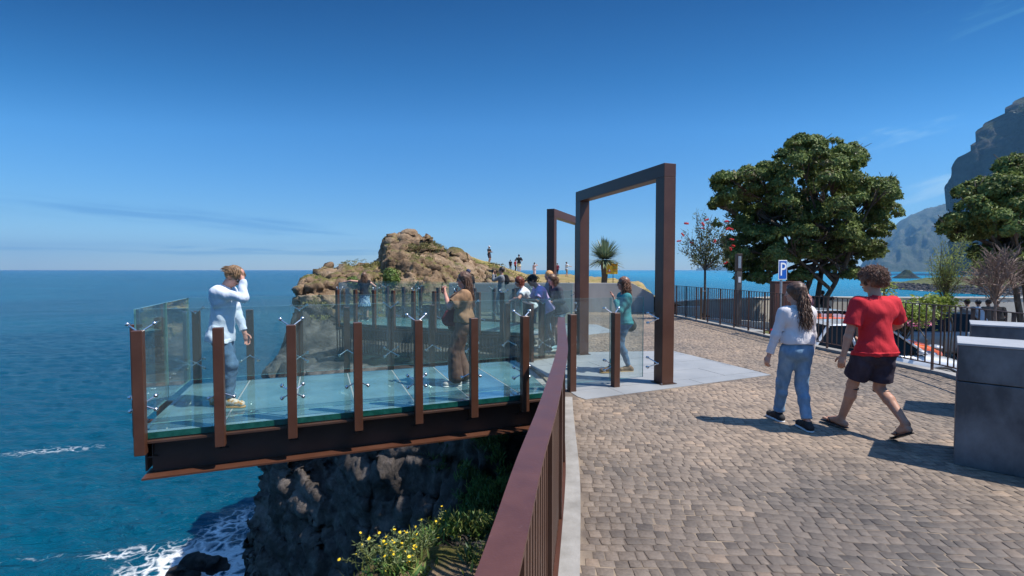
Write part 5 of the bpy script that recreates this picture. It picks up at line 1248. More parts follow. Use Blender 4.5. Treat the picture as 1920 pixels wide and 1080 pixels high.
        if top.get('collar'):
            b_ = MB(); b_.tube([w(T(.062 * math.sin(a), .012 + .062 * math.cos(a), .515 - .03 * max(0, math.cos(a)))) for a in np.linspace(.35, 2 * PI - .35, 16)], .014 * s, 6); b_.build('collar', top['mat'], root, smooth=True)
    if shoes:
        for i, sd_ in enumerate('LR'):
            hl, toe, fd, an = J['heel' + sd_], J['toe' + sd_], J['fd' + sd_], ank[i]; ax = nrm(toe - hl); q1 = w(hl); lo2 = np.minimum(w(hl), w(toe)) - .1 * s; hi2 = np.maximum(w(hl), w(toe)) + .14 * s; side_ = nrm(np.cross(ax, V3(0, 0, 1))); upn = np.cross(side_, ax)
            vx = min(vox, .008)
            if shoes.get('bare'):
                G = SDF(lo2, hi2, vx); rr = .045; o_ = -upn * .034; tl = toe + ax * .045
                if shoes.get('gap' + sd_): o_ = o_
                G.cap(w(hl + o_), w(tl + o_), .04 * s, .048 * s, k=.01, flat=.2, fdir=W(*upn)); G.mesh('flip_flop', shoes['mat'], root, org)
                b_ = MB(); mid = toe + upn * .018 + ax * .0; b_.tube([w(toe + side_ * .045 - ax * .06 - upn * .02), w(mid - ax * .02 + side_ * .02), w(mid + ax * .012), w(mid - ax * .02 - side_ * .02), w(toe - side_ * .045 - ax * .06 - upn * .02)], .006 * s, 6); b_.build('sandal_strap', shoes['mat'], root, smooth=True)
            else:
                G = SDF(lo2, hi2, vx); G.cap(w(hl + upn * .004), w(toe - ax * .0 + upn * -.002), .042 * s, .036 * s, k=.02); G.cap(w(an - upn * .01), w(an + (toe - an) * .55), .044 * s, .036 * s, k=.025); G.cap(w(toe - side_ * .012), w(toe + side_ * .012 + ax * .015), .033 * s, k=.02)
                G.cap(w(hl), w(an + upn * .0), .043 * s, .043 * s, k=.02); G.cut(w(hl - upn * .028), W(*(-upn))); G.cut(w(an + upn * .03), W(*(upn * .9 - ax * .2))); sh_ = G.mesh('shoe', shoes['mat'], root, org)
                G = SDF(lo2, hi2, vx); G.cap(w(hl - upn * .034), w(toe + ax * .006 - upn * .034), .047 * s, .047 * s, k=.01, flat=.5, fdir=W(*upn)); G.cut(w(hl - upn * .022), W(*upn)); G.cut(w(hl - upn * .05), W(*(-upn))); G.mesh('sole', shoes.get('sole', M['white']), sh_, org)
    # ---------------- hair
    if hair:
        st_ = hair['style']; hm = hair['mat']; G = SDF(hp_(0, 0, 0) - .3 * s, hp_(0, 0, 0) + .3 * s, max(vox, .006)); th = hair.get('th', .014)
        G.ell(hp_(0, -.016, .03), (V3(.076, .092, .088) + th) * s, Bm, k=.0)
        if st_ in ('long', 'bob', 'pony'): G.ell(hp_(0, -.045, -.04), V3(.076 + th * .6, .058 + th, .085) * s, Bm, k=.03)
        # open the face
        fc = hp_(0, .105, -.035); G.ell(fc, V3(.072, .07, .098) * s, Bm, sub=True)
        if st_ in ('short', 'curly'): G.ell(hp_(0, .03, -.13), V3(.12, .115, .105) * s, Bm, sub=True); G.cut(hp_(0, -.06, -.075), W(*(-hu)))
        for sx in (-1, 1):
            if st_ in ('short', 'pony', 'curly'): G.ell(hp_(sx * .09, .008, -.02), V3(.03, .03, .035) * s, Bm, sub=True)
        G.wrinkle(.0025 * s, (90, 90, 60), rand); hb = G.mesh('hair', hm, root, org)
        ps = []; nS = hair.get('n', 0)
        if nS:
            for _ in range(nS):
                if st_ == 'curly':
                    a, b_ = rng.uniform(0, 2 * PI), math.acos(rng.uniform(-.75, 1)); d = V3(math.sin(b_) * math.cos(a), math.sin(b_) * math.sin(a), math.cos(b_))
                    if d[1] > .25 and d[2] < .25: continue
                    if d[2] < -.25 and d[1] > -.35: continue
                    base = V3(0, -.016, .03) + d * (V3(.076, .092, .088) + th * .6); t1 = nrm(np.cross(d, V3(rng.random() - .5, rng.random() - .5, rng.random() - .5))); t2 = np.cross(d, t1); rc = rng.uniform(.008, .014); L_ = rng.uniform(.012, .045); p = []
                    drop = rng.uniform(-.01, .015)
                    for q in range(12): u_ = q / 11; p.append(hp_(*(base + d * (L_ * u_ + .0) + (t1 * math.cos(u_ * 9) + t2 * math.sin(u_ * 9)) * rc - V3(0, 0, drop * u_))))
                    ps.append(p)
                elif st_ in ('long', 'pony', 'bob'):
                    L_ = hair.get('L', .32) * rng.uniform(.75, 1.05); a = rng.uniform(-1, 1)
                    if st_ == 'pony': b0 = V3(rng.gauss(0, .022), -.1 + rng.gauss(0, .008), -.02 + rng.uniform(-.01, .03)); ang_ = 0; spread = .035
                    else:
                        ang_ = a * hair.get('wrap', 1.9); b0 = V3(math.sin(ang_) * .088, -.02 - math.cos(ang_) * .092, rng.uniform(-.05, .05)); spread = hair.get('spread', .02)
                    wa = rng.uniform(.004, .013) * hair.get('wave', 1); wf = rng.uniform(9, 17); ph = rng.uniform(0, 6.3); k = 16; p = []; g_ = V3(rng.gauss(0, spread), rng.gauss(0, spread * .6), 0); back = hair.get('back', -.02)
                    for q in range(k):
                        u_ = q / (k - 1); pl = b0 + V3(b0[0] * .25 * u_, (b0[1] * .1 + back) * u_, 0) + g_ * u_
                        base = hc + hr * pl[0] + hf * pl[1] + hu * (b0[2] * (1 - min(1, u_ * 3))) ; base = base + (V3(0, 0, -1) * (L_ * u_)) + V3(0, 0, b0[2] * min(1, u_ * 3))
                        base = base + (hr * math.sin(u_ * wf + ph) + hf * math.cos(u_ * wf * .9 + ph)) * wa
                        dth = hair.get('torso', .0)
                        p.append(w(base))
                    ps.append(p)
                else:
                    a = rng.uniform(0, 2 * PI); b_ = math.acos(rng.uniform(-.2, 1)); d = V3(math.sin(b_) * math.cos(a), math.sin(b_) * math.sin(a), math.cos(b_))
                    if d[1] > .5 and d[2] < .45: continue
                    base = V3(0, -.016, .03) + d * (V3(.076, .092, .088) + th * .9); fl = nrm(V3(d[0] * .6, .5 if d[2] > .3 else -.4, -.35)); L_ = rng.uniform(.03, .06)
                    ps.append([hp_(*(base + fl * L_ * q / 4 + d * (.008 * math.sin(q * .8)))) for q in range(5)])
            strands(ps, hair.get('r', .0035) * s, 'hair_strands', hm, hb or root, taper=.4)
    if cap:
        G = SDF(hp_(0, 0, 0) - .26 * s, hp_(0, 0, 0) + .26 * s, max(vox, .006)); G.ell(hp_(0, -.014, .03), V3(.092, .108, .104) * s, Bm, k=0); G.cut(hp_(0, 0, .035), W(*(-hu + hf * .12)))
        if not cap.get('nobrim'): G.cap(hp_(-.03, .1, .045), hp_(.03, .1, .045), .062 * s, k=.01, flat=.14, fdir=W(*hu)); G.cap(hp_(0, .09, .045), hp_(0, .13, .035), .055 * s, k=.01, flat=.14, fdir=W(*hu))
        G.mesh('cap', cap['mat'], root, org)
    J['hp'] = hp_; J['w'] = w; J['lo'] = lo; J['hi'] = hi; J['Bm'] = Bm
    return J
M['eyew'] = pmat('eye white', (.7, .68, .65), rough=.25); M['iris'] = pmat('dark iris', (.04, .025, .015), rough=.2); M['lips'] = pmat('lips', (.5, .17, .14), rough=.45)
M['hair_br'] = hairmat('brown wavy hair', (.05, .026, .016), (.2, .105, .06)); M['hair_au'] = hairmat('auburn curls', (.08, .034, .02), (.27, .13, .075)); M['hair_bl'] = hairmat('light brown hair', (.12, .065, .03), (.3, .18, .085))
M['hair_rd'] = hairmat('red hair', (.16, .03, .012), (.32, .075, .03)); M['hair_dk'] = hairmat('dark hair', (.012, .009, .008), (.04, .025, .018)); M['hair_gd'] = hairmat('ginger blond hair', (.3, .14, .05), (.5, .27, .1))
# ================================================================ the cast
M['hd_white'] = cloth('white sweatshirt', (.72, .68, .68), (.66, .62, .62)); M['jean_lt'] = cloth('light blue denim', (.13, .24, .36), (.24, .37, .5), scale=11); M['jean'] = cloth('mid blue denim', (.06, .13, .22), (.13, .23, .34), scale=10)
M['red_tee'] = cloth('red cotton', (.62, .035, .045), (.56, .028, .038)); M['navy_sh'] = cloth('dark purple grey shorts', (.035, .028, .042), (.06, .05, .07), scale=9); M['sh_blue'] = cloth('pale blue striped shirt', (.6, .66, .76), (.7, .74, .8), scale=30)
M['brown_tr'] = cloth('brown crinkled trousers', (.13, .075, .055), (.19, .12, .09), scale=14); M['tan_top'] = cloth('tan knit', (.3, .17, .09), (.38, .22, .12), scale=20); M['teal'] = cloth('teal sweater', (.05, .23, .24), (.07, .29, .3)); M['lav'] = cloth('lavender tee', (.55, .4, .62), (.5, .36, .57))
M['grey_kn'] = cloth('charcoal top', (.05, .055, .07), (.075, .08, .095)); M['wht_tee'] = cloth('white tee', (.75, .76, .78)); M['blk_cl'] = cloth('black cloth', (.015, .015, .017), (.025, .025, .028)); M['grey_jk'] = cloth('grey jacket', (.16, .17, .18), (.22, .23, .24)); M['skirt_b'] = cloth('blue white patterned skirt', (.1, .22, .42), (.6, .7, .8), scale=26, lo=.46, hi=.54)
M['khaki'] = cloth('khaki cloth', (.36, .27, .17)); M['pink_cl'] = cloth('pale pink dress', (.7, .5, .48)); M['maroon'] = cloth('maroon cloth', (.16, .02, .035)); M['yel_cl'] = cloth('yellow patterned sarong', (.65, .5, .15), (.7, .62, .5), scale=20, lo=.45, hi=.55); M['red_far'] = cloth('red top', (.6, .05, .07)); M['taupe'] = cloth('taupe top', (.22, .17, .14)); M['grey_lt'] = cloth('grey tee', (.25, .26, .28))
M['shoe_bk'] = pmat('black canvas shoe', (.02, .02, .022), rough=.8); M['shoe_yel'] = pmat('beige and tan trainer', (.62, .55, .45), (.5, .26, .06), 26, .6, lo=.5, hi=.56); M['shoe_br'] = pmat('brown leather shoe', (.2, .12, .06), rough=.6); M['leather'] = pmat('black leather bag', (.018, .018, .02), (.03, .03, .032), 30, .35, bump=.001, bscale=90); M['olive'] = pmat('dark olive bag', (.05, .05, .035), (.07, .07, .05), 20, .45)
SOLE_T = pmat('tan rubber sole', (.45, .27, .1), rough=.7)
def jeans(mt, **k): d = dict(kind='jeans', mat=mt, loose=.008, cuff=.045, waist=.05); d.update(k); return d
# --- couple walking away on the right
q = P(1624, 815); red = person((q.x + .03, 5.08, 0), R(-6), 1.77, 'curly-haired man in red t-shirt and dark shorts walking away in flip-flops', vox=.0058, build=1.0, lean=.05,
    footL=(-.12, .30, 0), footR=(.10, -.30, 0), heelR=.13, yawL=-.15, yawR=.12, handL=(-.33, .04, .83), elbL=(-.9, -.5, 0), handR=(.21, .27, 1.02), elbR=(1, -.45, -.2), palmL=(.8, .5, 0), curlL=.5, curlR=.5, head_yaw=-.45, head_pitch=.1, tone='tan',
    top=dict(mat=M['red_tee'], loose=.022, sleeve=.80, cuffr=.083, hem=-.06, flare=.02, wr=.0035, ndepth=.05, nfwd=.03, name='t_shirt'), bottom=dict(kind='shorts', mat=M['navy_sh'], loose=.026, len=.80, waist=.03, wr=.004), shoes=dict(bare=True, mat=M['black']), hair=dict(style='curly', mat=M['hair_au'], th=.034, n=1300, r=.0032), rand=4)
q = P(1488, 800); wsh = person((q.x + .02, 5.42, 0), R(-4), 1.62, 'long-haired woman in cropped white sweatshirt and blue jeans walking beside the man in red', vox=.0058, female=True, build=.98, lean=.02,
    footL=(-.055, .24, 0), footR=(.06, -.14, 0), heelL=.0, heelR=0.0, yawL=-.1, yawR=.05, handL=(-.33, .05, .80), elbL=(-.7, -.7, 0), handR=(.235, .08, .78), elbR=(.8, -.7, 0), palmL=(1, .3, 0), palmR=(-1, .3, 0), curlL=.6, curlR=.6, head_yaw=-.75, head_pitch=.04, tone='fair',
    top=dict(mat=M['hd_white'], loose=.022, sleeve=1.92, cuffr=.042, cuff=True, hem=.10, flare=.022, wr=.0035, ndepth=.045, nfwd=.03, name='sweatshirt'), bottom=jeans(M['jean_lt'], loose=.014, len=.90, cuff=.05, waist=.16, turnup=True, wr=.0035, belt=M['blk_cl']), shoes=dict(mat=M['shoe_bk'], sole=M['white']), hair=dict(style='long', mat=M['hair_br'], n=420, L=.42, r=.0046, wrap=1.25, back=-.045, wave=1.5, th=.02, spread=.034), rand=8)
hp = wsh['hp']; B = MB()
for sx in (-1, 1):
    B.tube([hp(sx * .006, -.135, -.02), hp(sx * .03, -.15, -.05), hp(sx * .028, -.16, -.09), hp(sx * .01, -.165, -.115)], [.005, .007, .006, .004], 6)
    for k in range(4): B.tube([hp(sx * .03, -.15, -.045 - k * .018), hp(sx * .006, -.172, -.05 - k * .018)], [.005, .003], 5)
B.build('hair_claw', pmat('pink hair claw', (.7, .36, .28), rough=.3), wsh['root'], smooth=True)
# --- man on the platform
q = P(418, 760); man = person((q.x, q.y, 0), R(84), 1.86, 'young man in pale blue shirt on the near platform, hand at his brow', vox=.0065, lean=.10, build=.94,
    footL=(-.09, -.10, 0), footR=(.08, .10, 0), yawR=.15, yawL=-.1, handR=(.04, .27, 1.55), elbR=(.25, .3, -1), palmR=(-.3, -1, .2), curlR=.9, handL=(-.16, .20, .86), elbL=(-.3, -1, 0), palmL=(1, 0, 0), head_yaw=0.1, head_pitch=.62, headfwd=.02, tone='rosy',
    top=dict(mat=M['sh_blue'], loose=.03, sleeve=1.86, cuffr=.042, cuff=True, hem=-.12, flare=.022, wr=.005, collar=True, name='shirt'), bottom=jeans(M['jean'], loose=.012, len=.93, cuff=.048, wr=.004), shoes=dict(mat=M['shoe_yel'], sole=SOLE_T), hair=dict(style='short', mat=M['hair_bl'], n=420, r=.0035, th=.016), glasses=True, rand=11)
# --- woman with phone
q = P(870, 720); pw_ = person((q.x, q.y, 0), R(-96), 1.73, 'woman in tan top and wide brown trousers holding up a phone', vox=.0065, female=True, build=1.0, lean=-.03,
    footL=(-.10, .12, 0), footR=(.10, -.03, 0), yawL=-.3, yawR=.3, handL=(-.04, .28, 1.40), handR=(.05, .29, 1.42), elbL=(-.6, .1, -1), elbR=(.6, .1, -1), palmL=(1, -.5, .2), palmR=(-1, -.5, .2), curlL=.6, curlR=.6, head_pitch=.02, tone='rosy',
    top=dict(mat=M['tan_top'], loose=.035, sleeve=.72, cuffr=.10, hem=.06, flare=.03, wr=.006, name='top'), bottom=dict(kind='trousers', mat=M['brown_tr'], loose=.034, cuff=.095, len=.86, waist=.15, wr=.0015), shoes=dict(mat=pmat('white and grey trainer', (.6, .58, .54), (.25, .24, .23), 30, .6), sole=M['white']), hair=dict(style='long', mat=M['hair_br'], n=320, L=.42, r=.0042, wrap=1.7, back=-.03, wave=1.1), glasses=True, rand=15)
w = pw_['w']; pc = (w(V3(0, .335, 1.49))); B = MB(); Mx = Matrix.Translation(Vector(pc)) @ Matrix.Rotation(R(6), 4, 'Z') @ Matrix.Rotation(R(8), 4, 'Y'); B.box((-.005, -.038, -.08), (.005, .038, .08), M=Mx, bev=.002)
ph = B.build('phone', M['black']); ph.location = pw_['root'].location; tag(ph, 'dark mobile phone held up in both hands by the woman in the tan top', 'phone'); B = MB(); B.box((.0055, -.034, -.072), (.0065, .034, .072), M=Mx); B.build('screen', pmat('phone screen', (.03, .08, .14), rough=.1), ph)
def bag(nm, J, c, size, mat, label, strap=None, cat='bag', rot=0):
    G = SDF(V3(*c) - .3, V3(*c) + .3, .008); sx, sy, sz = size; w = J['w']; lo = w(V3(*c)); G = SDF(lo - .3, lo + .3, .008); k = .03
    c0 = w(V3(*c)); h = J['W'](1, 0, 0); fdir = J['W'](0, 1, 0)
    for a in (-1, 1): G.cap(c0 + J['W'](0, a * sy * .5, -sz * .2), c0 + J['W'](0, a * sy * .42, sz * .3), sz * .42, sz * .3, k=.05, flat=sx / sz, fdir=h)
    G.cap(c0 + J['W'](0, -sy * .5, -sz * .2), c0 + J['W'](0, sy * .5, -sz * .2), sz * .42, k=.05, flat=sx / sz, fdir=h); G.wrinkle(.002, seed=2)
    V, F = vdb_mesh(G.A, G.lo, G.vox); o = mesh_np(nm, V, F, mat, None, smooth=True); o.location = J['root'].location; tag(o, label, cat)
    if strap: B = MB(); B.tube([w(V3(*p)) for p in strap], .009, 6); B.build('strap', mat, o, smooth=True)
    return o
bag('handbag', pw_, (.17, .03, .95), (.10, .20, .24), M['leather'], 'black leather handbag slung at the hip of the woman with the phone', strap=[(.17, .12, 1.05), (.1, .17, 1.2), (-.05, .1, 1.42), (-.12, -.02, 1.5), (-.02, -.15, 1.35), (.12, -.14, 1.1), (.17, -.06, 1.05)])
bag('backpack', pw_, (.02, .19, 1.04), (.11, .09, .2), M['maroon'], 'small maroon backpack worn on the front of the woman with the phone', cat='backpack', strap=[(.06, .17, 1.12), (.1, .12, 1.35), (.1, -.02, 1.47)])
# --- woman in teal
q = P(1170, 698); tl = person((q.x, q.y, 0), R(-98), 1.64, 'woman in teal sweater and jeans walking left by the near portal, hand raised', vox=.0065, female=True, lean=.02,
    footL=(-.03, .27, 0), footR=(.07, -.12, 0), handL=(-.03, .20, 1.33), elbL=(-.4, .2, -1), palmL=(.3, 1, .1), curlL=.1, handR=(.2, -.02, .86), elbR=(.4, -1, 0), head_yaw=.35, head_pitch=.0, tone='rosy', heelR=.0,
    top=dict(mat=M['teal'], loose=.016, sleeve=1.9, cuffr=.04, hem=-.02, flare=.012, wr=.004, name='sweater'), bottom=jeans(M['jean'], loose=.008, len=.93, cuff=.042, wr=.003), shoes=dict(mat=M['shoe_br'], sole=SOLE_T), hair=dict(style='long', mat=M['hair_au'], n=260, L=.2, r=.0045, wrap=2.0, wave=2.2, back=.0), glasses=True, rand=21)
bag('handbag', tl, (.22, -.13, .86), (.09, .17, .2), M['olive'], 'dark olive handbag hanging behind the hip of the woman in teal', strap=[(.22, -.06, .95), (.19, .02, 1.2), (.15, .02, 1.44), (.17, -.1, 1.2), (.22, -.19, .95)])
# --- group leaning over the railing between the platforms
def X_at(px, Y): return (px - 960) / FPX * Y
lav = person((X_at(1022, 10.6), 10.6, 0), R(-100), 1.74, 'man in lavender t-shirt and black cap leaning over the railing between the two platforms', vox=.009, lean=.48, build=1.12, pel_xy=(0, -.06), footL=(-.12, -.05, 0), footR=(.12, -.22, 0), handL=(-.16, .44, 1.12), handR=(.12, .40, 1.12), elbL=(-1, -.5, -.6), elbR=(1, -.5, -.6), palmL=(0, 0, -1), palmR=(0, 0, -1), head_pitch=.1, headfwd=.03, tone='tan',
    top=dict(mat=M['lav'], loose=.02, sleeve=.75, cuffr=.08, hem=-.05, wr=.004, name='t_shirt'), bottom=jeans(M['grey_kn'], loose=.014), shoes=dict(mat=M['shoe_bk']), hair=dict(style='short', mat=M['hair_dk'], n=100), cap=dict(mat=M['blk_cl']), glasses=True, rand=31)
person((X_at(994, 11.2), 11.2, 0), R(-95), 1.68, 'red-haired woman in white t-shirt leaning on the railing, farthest left of the group', vox=.01, female=True, lean=.5, build=1.05, pel_xy=(0, -.05), footR=(.1, -.1, 0), handL=(-.14, .44, 1.10), handR=(.12, .42, 1.10), elbL=(-1, -.3, 0), elbR=(1, -.3, -.2), palmL=(0, 0, -1), palmR=(0, 0, -1), head_pitch=.1, tone='rosy', top=dict(mat=M['wht_tee'], loose=.018, sleeve=.6, cuffr=.075, name='t_shirt'), bottom=jeans(M['blk_cl']), shoes=dict(mat=M['shoe_bk']), hair=dict(style='bob', mat=M['hair_rd'], n=140, L=.09), rand=32)
person((X_at(1050, 10.9), 10.75, 0), R(-112), 1.70, 'woman in charcoal top and pale shorts at the right of the leaning group', vox=.009, female=True, lean=.3, footL=(-.08, .12, 0), footR=(.1, -.28, 0), heelR=.1, handL=(-.15, .32, 1.08), handR=(.14, .3, 1.06), head_pitch=.2, head_yaw=-.1, tone='rosy', top=dict(mat=M['grey_kn'], loose=.03, sleeve=1.8, cuffr=.05, hem=-.08, flare=.03, name='top'), bottom=dict(kind='shorts', mat=pmat('pale blue shorts', (.4, .52, .6), rough=.9), loose=.02, len=.45), shoes=dict(mat=pmat('pale blue trainer', (.35, .5, .55), rough=.6)), hair=dict(style='long', mat=M['hair_br'], n=180, L=.14, wrap=2.0, wave=1.8), rand=33)
person((X_at(1032, 12.3), 12.3, 0), R(-95), 1.74, 'person with ginger blond hair mostly hidden behind the man in lavender', vox=.012, female=True, lean=.05, tone='rosy', top=dict(mat=M['grey_lt'], loose=.02, sleeve=.7, name='top'), bottom=jeans(M['jean']), shoes=dict(mat=M['shoe_bk']), hair=dict(style='bob', mat=M['hair_gd'], n=100, L=.12), rand=34, fingers=False)
pg = person((X_at(941, 18.6), 18.6, 0), R(-80), 1.86, 'photographer in grey jacket raising a camera in front of the retaining wall', vox=.013, handL=(-.05, .3, 1.5), handR=(.07, .26, 1.5), elbL=(-.5, 0, -1), elbR=(.6, 0, -1), footL=(-.1, .1, 0), tone='tan', top=dict(mat=M['grey_jk'], loose=.03, sleeve=1.85, cuffr=.05, hem=-.08, name='jacket'), bottom=jeans(M['grey_jk']), shoes=dict(mat=M['shoe_bk']), hair=dict(style='short', mat=M['hair_dk']), rand=35)
w = pg['w']; B = MB(); c0 = Vector(w(V3(0, .33, 1.6))); d = Vector(pg['W'](0, 1, 0)).normalized(); B.box((-.07, -.04, -.05), (.07, .04, .05), M=Matrix.Translation(c0) @ Matrix.Rotation(R(80), 4, 'Z'), bev=.008); cm_ = B.build('camera', M['black']); cm_.location = pg['root'].location; tag(cm_, 'black camera held to the eye by the photographer in the grey jacket', 'camera'); B = MB(); B.tube([c0 + d * .04, c0 + d * .16], .038, 12); B.build('lens', M['black'], cm_)
w = pg['w']; G = None
bag('backpack', pg, (0, -.13, 1.3), (.16, .07, .28), M['blk_cl'], 'small black backpack on the back of the photographer in the grey jacket', cat='backpack')
person((X_at(878, 19.3), 19.3, 0), R(150), 1.78, 'person in navy cap by the retaining wall behind the woman with the phone', vox=.016, tone='tan', top=dict(mat=M['blk_cl'], loose=.02, sleeve=.7, name='t_shirt'), bottom=jeans(M['jean']), shoes=dict(mat=M['shoe_bk']), cap=dict(mat=pmat('navy cap', (.02, .03, .08), rough=.8)), rand=36, fingers=False)
# --- woman on the far platform
person((X_at(683, 16.9), 16.9, 0), R(-25), 1.68, 'woman in dark top and blue patterned skirt on the far platform', vox=.012, female=True, lean=.08, handL=(-.62, .25, 1.38), elbL=(0, -1, .4), handR=(.34, .02, .98), elbR=(.8, -.6, 0), footL=(-.08, .1, 0), tone='fair', top=dict(mat=M['blk_cl'], loose=.012, sleeve=.12, cuffr=.06, name='top'), bottom=dict(kind='skirt', mat=M['skirt_b'], loose=.012, zb=.5, rz=.19), shoes=dict(mat=M['shoe_bk']), hair=dict(style='long', mat=M['hair_br'], n=120, L=.3, wave=1.6, wrap=2), rand=41)
# --- visitors on the headland
def hz_(x, y):
    z = min(plateau_z(x, y), 2.6); return z + .14 * mnoise.fractal(Vector((x * .35, y * .35, 0)), 1, 2, 5)
def far(px, Y, H, hd, label, **k):
    x = X_at(px, Y); kw = dict(vox=.022, fingers=False, tone='tan', facefeat=False); kw.update(k); return person((x, Y, hz_(x, Y) - .03), hd, H, label, **kw)
far(917, 47, 1.75, R(120), 'hiker in white cap and dark clothes, leftmost of the people on the headland', top=dict(mat=M['blk_cl'], loose=.02, sleeve=.8), bottom=dict(kind='shorts', mat=M['navy_sh'], len=.8, loose=.02), shoes=dict(mat=M['shoe_bk']), cap=dict(mat=M['wht_tee']), handL=(-.2, .25, 1.15), handR=(.15, .3, 1.2), rand=51)
far(966, 68, 1.62, R(60), 'small figure in a red top on the headland, between the hiker and the sarong wearer', top=dict(mat=M['red_far'], loose=.02, sleeve=.9), bottom=jeans(M['blk_cl']), shoes=dict(mat=M['shoe_bk']), hair=dict(style='short', mat=M['hair_dk']), handL=(-.45, .2, 1.0), rand=52)
far(957, 72, 1.55, R(10), 'tiny dark-clothed figure on the headland just left of the one in red', top=dict(mat=M['blk_cl'], loose=.02, sleeve=.9), bottom=jeans(M['blk_cl']), shoes=dict(mat=M['shoe_bk']), hair=dict(style='short', mat=M['hair_dk']), rand=53)
far(973, 46, 1.76, R(5), 'person in dark top and yellow patterned sarong on the headland', top=dict(mat=M['blk_cl'], loose=.02, sleeve=.95), bottom=dict(kind='skirt', mat=M['yel_cl'], zb=.62, rz=.17, loose=.015), shoes=dict(mat=M['shoe_bk']), hair=dict(style='short', mat=M['hair_dk']), handL=(-.22, .1, 1.1), handR=(.22, .1, 1.1), rand=54)
far(1002, 56, 1.66, R(30), 'woman in pale pink dress holding up a phone on the headland', female=True, top=dict(mat=M['pink_cl'], loose=.015, sleeve=.3), bottom=dict(kind='skirt', mat=M['pink_cl'], zb=.35, rz=.15), shoes=dict(mat=M['shoe_bk']), hair=dict(style='bob', mat=M['hair_dk']), handR=(.1, .3, 1.55), elbR=(1, 0, -1), rand=55)
far(1045, 60, 1.62, R(-20), 'figure in dark red top framed by the far portal', top=dict(mat=M['maroon'], loose=.02, sleeve=.9), bottom=jeans(M['blk_cl']), shoes=dict(mat=M['shoe_bk']), hair=dict(style='short', mat=M['hair_dk']), rand=56)
far(1062, 56, 1.74, R(70), 'man in pale t-shirt and khaki shorts framed by the far portal', top=dict(mat=M['wht_tee'], loose=.02, sleeve=.8), bottom=dict(kind='shorts', mat=M['khaki'], len=.9, loose=.02), shoes=dict(mat=M['shoe_bk']), hair=dict(style='short', mat=M['hair_dk']), handR=(.2, .5, 1.2), footL=(-.1, .15, 0), footR=(.1, -.15, 0), rand=57)
# --- people in the car park area
TZ = -.846
person((X_at(1549, 20.9), 20.9, TZ), R(8), 1.78, 'man in black top and jeans leaning on the pale parapet wall under the big tree', vox=.014, lean=.5, handL=(-.25, .5, 1.32), handR=(.3, .5, 1.32), elbL=(-1, -.2, 0), elbR=(1, -.2, 0), tone='tan', top=dict(mat=M['blk_cl'], loose=.03, sleeve=.85), bottom=jeans(M['jean'], loose=.02), shoes=dict(mat=M['shoe_bk']), hair=dict(style='short', mat=M['hair_dk']), rand=61)
person((X_at(1519, 20.6), 20.6, TZ), R(-10), 1.72, 'dark-haired person in pink top by the parapet under the big tree', vox=.014, lean=.3, tone='fair', top=dict(mat=pmat('pink top', (.7, .3, .32), rough=.9), loose=.02, sleeve=.85), bottom=jeans(M['blk_cl']), shoes=dict(mat=M['shoe_bk']), hair=dict(style='bob', mat=M['hair_dk'], L=.1), rand=62, fingers=False)
bn = empty('bench', (X_at(1822, 18.5), 18.55, TZ), 0, 'long white bench with people sitting on it below the right-hand tree', 'bench')
B = MB(); B.box((-1.6, -.24, .48), (1.6, .24, .60), bev=.01); B.build('seat', M['conc_lt'], bn)
for x in (-1.3, 0, 1.3): B = MB(); B.box((x - .12, -.2, 0), (x + .12, .2, .479)); B.build('leg', M['conc_lt'], bn)
for i, (px, mt, hs_, cp, lb, dx) in enumerate(((1795, 'grey_jk', 'hair_dk', None, 'seated person in grey jacket with bare dark head, leftmost on the white bench', .2), (1820, 'grey_lt', 'hair_dk', 'blk_cl', 'seated man in grey t-shirt and black cap on the white bench', 0), (1843, 'sh_blue', 'hair_dk', 'grey_lt', 'seated person in pale blue shirt and grey cap on the white bench', .1), (1857, 'taupe', 'hair_br', None, 'seated brown-haired person in taupe top on the white bench', -.15), (1878, 'blk_cl', 'hair_dk', None, 'seated person in black, rightmost on the white bench', .1))):
    person((X_at(px, 18.5), 18.52, TZ), R(random.uniform(-15, 15)), 1.72, lb, 'people sitting on the white bench', vox=.015, pel_z=.70, lean=.18 + dx, footL=(-.12, .42, 0), footR=(.12, .45, 0), kneeL=(0, 1, .6), kneeR=(0, 1, .6), handL=(-.15, .35, .8), handR=(.15, .35, .8), tone='tan', top=dict(mat=M[mt], loose=.025, sleeve=.9), bottom=jeans(M['jean'] if i % 2 else M['khaki']), shoes=dict(mat=M['shoe_bk']), hair=dict(style='short', mat=M[hs_]), cap=dict(mat=M[cp]) if cp else None, rand=70 + i, fingers=False)
person((X_at(1716, 19.2), 19.2, TZ), R(0), 1.52, 'brown-haired person seen over the hedge in front of the parapet', vox=.016, tone='rosy', top=dict(mat=M['wht_tee'], loose=.02, sleeve=.8), bottom=jeans(M['jean']), shoes=dict(mat=M['shoe_bk']), hair=dict(style='short', mat=M['hair_br']), rand=80, fingers=False)
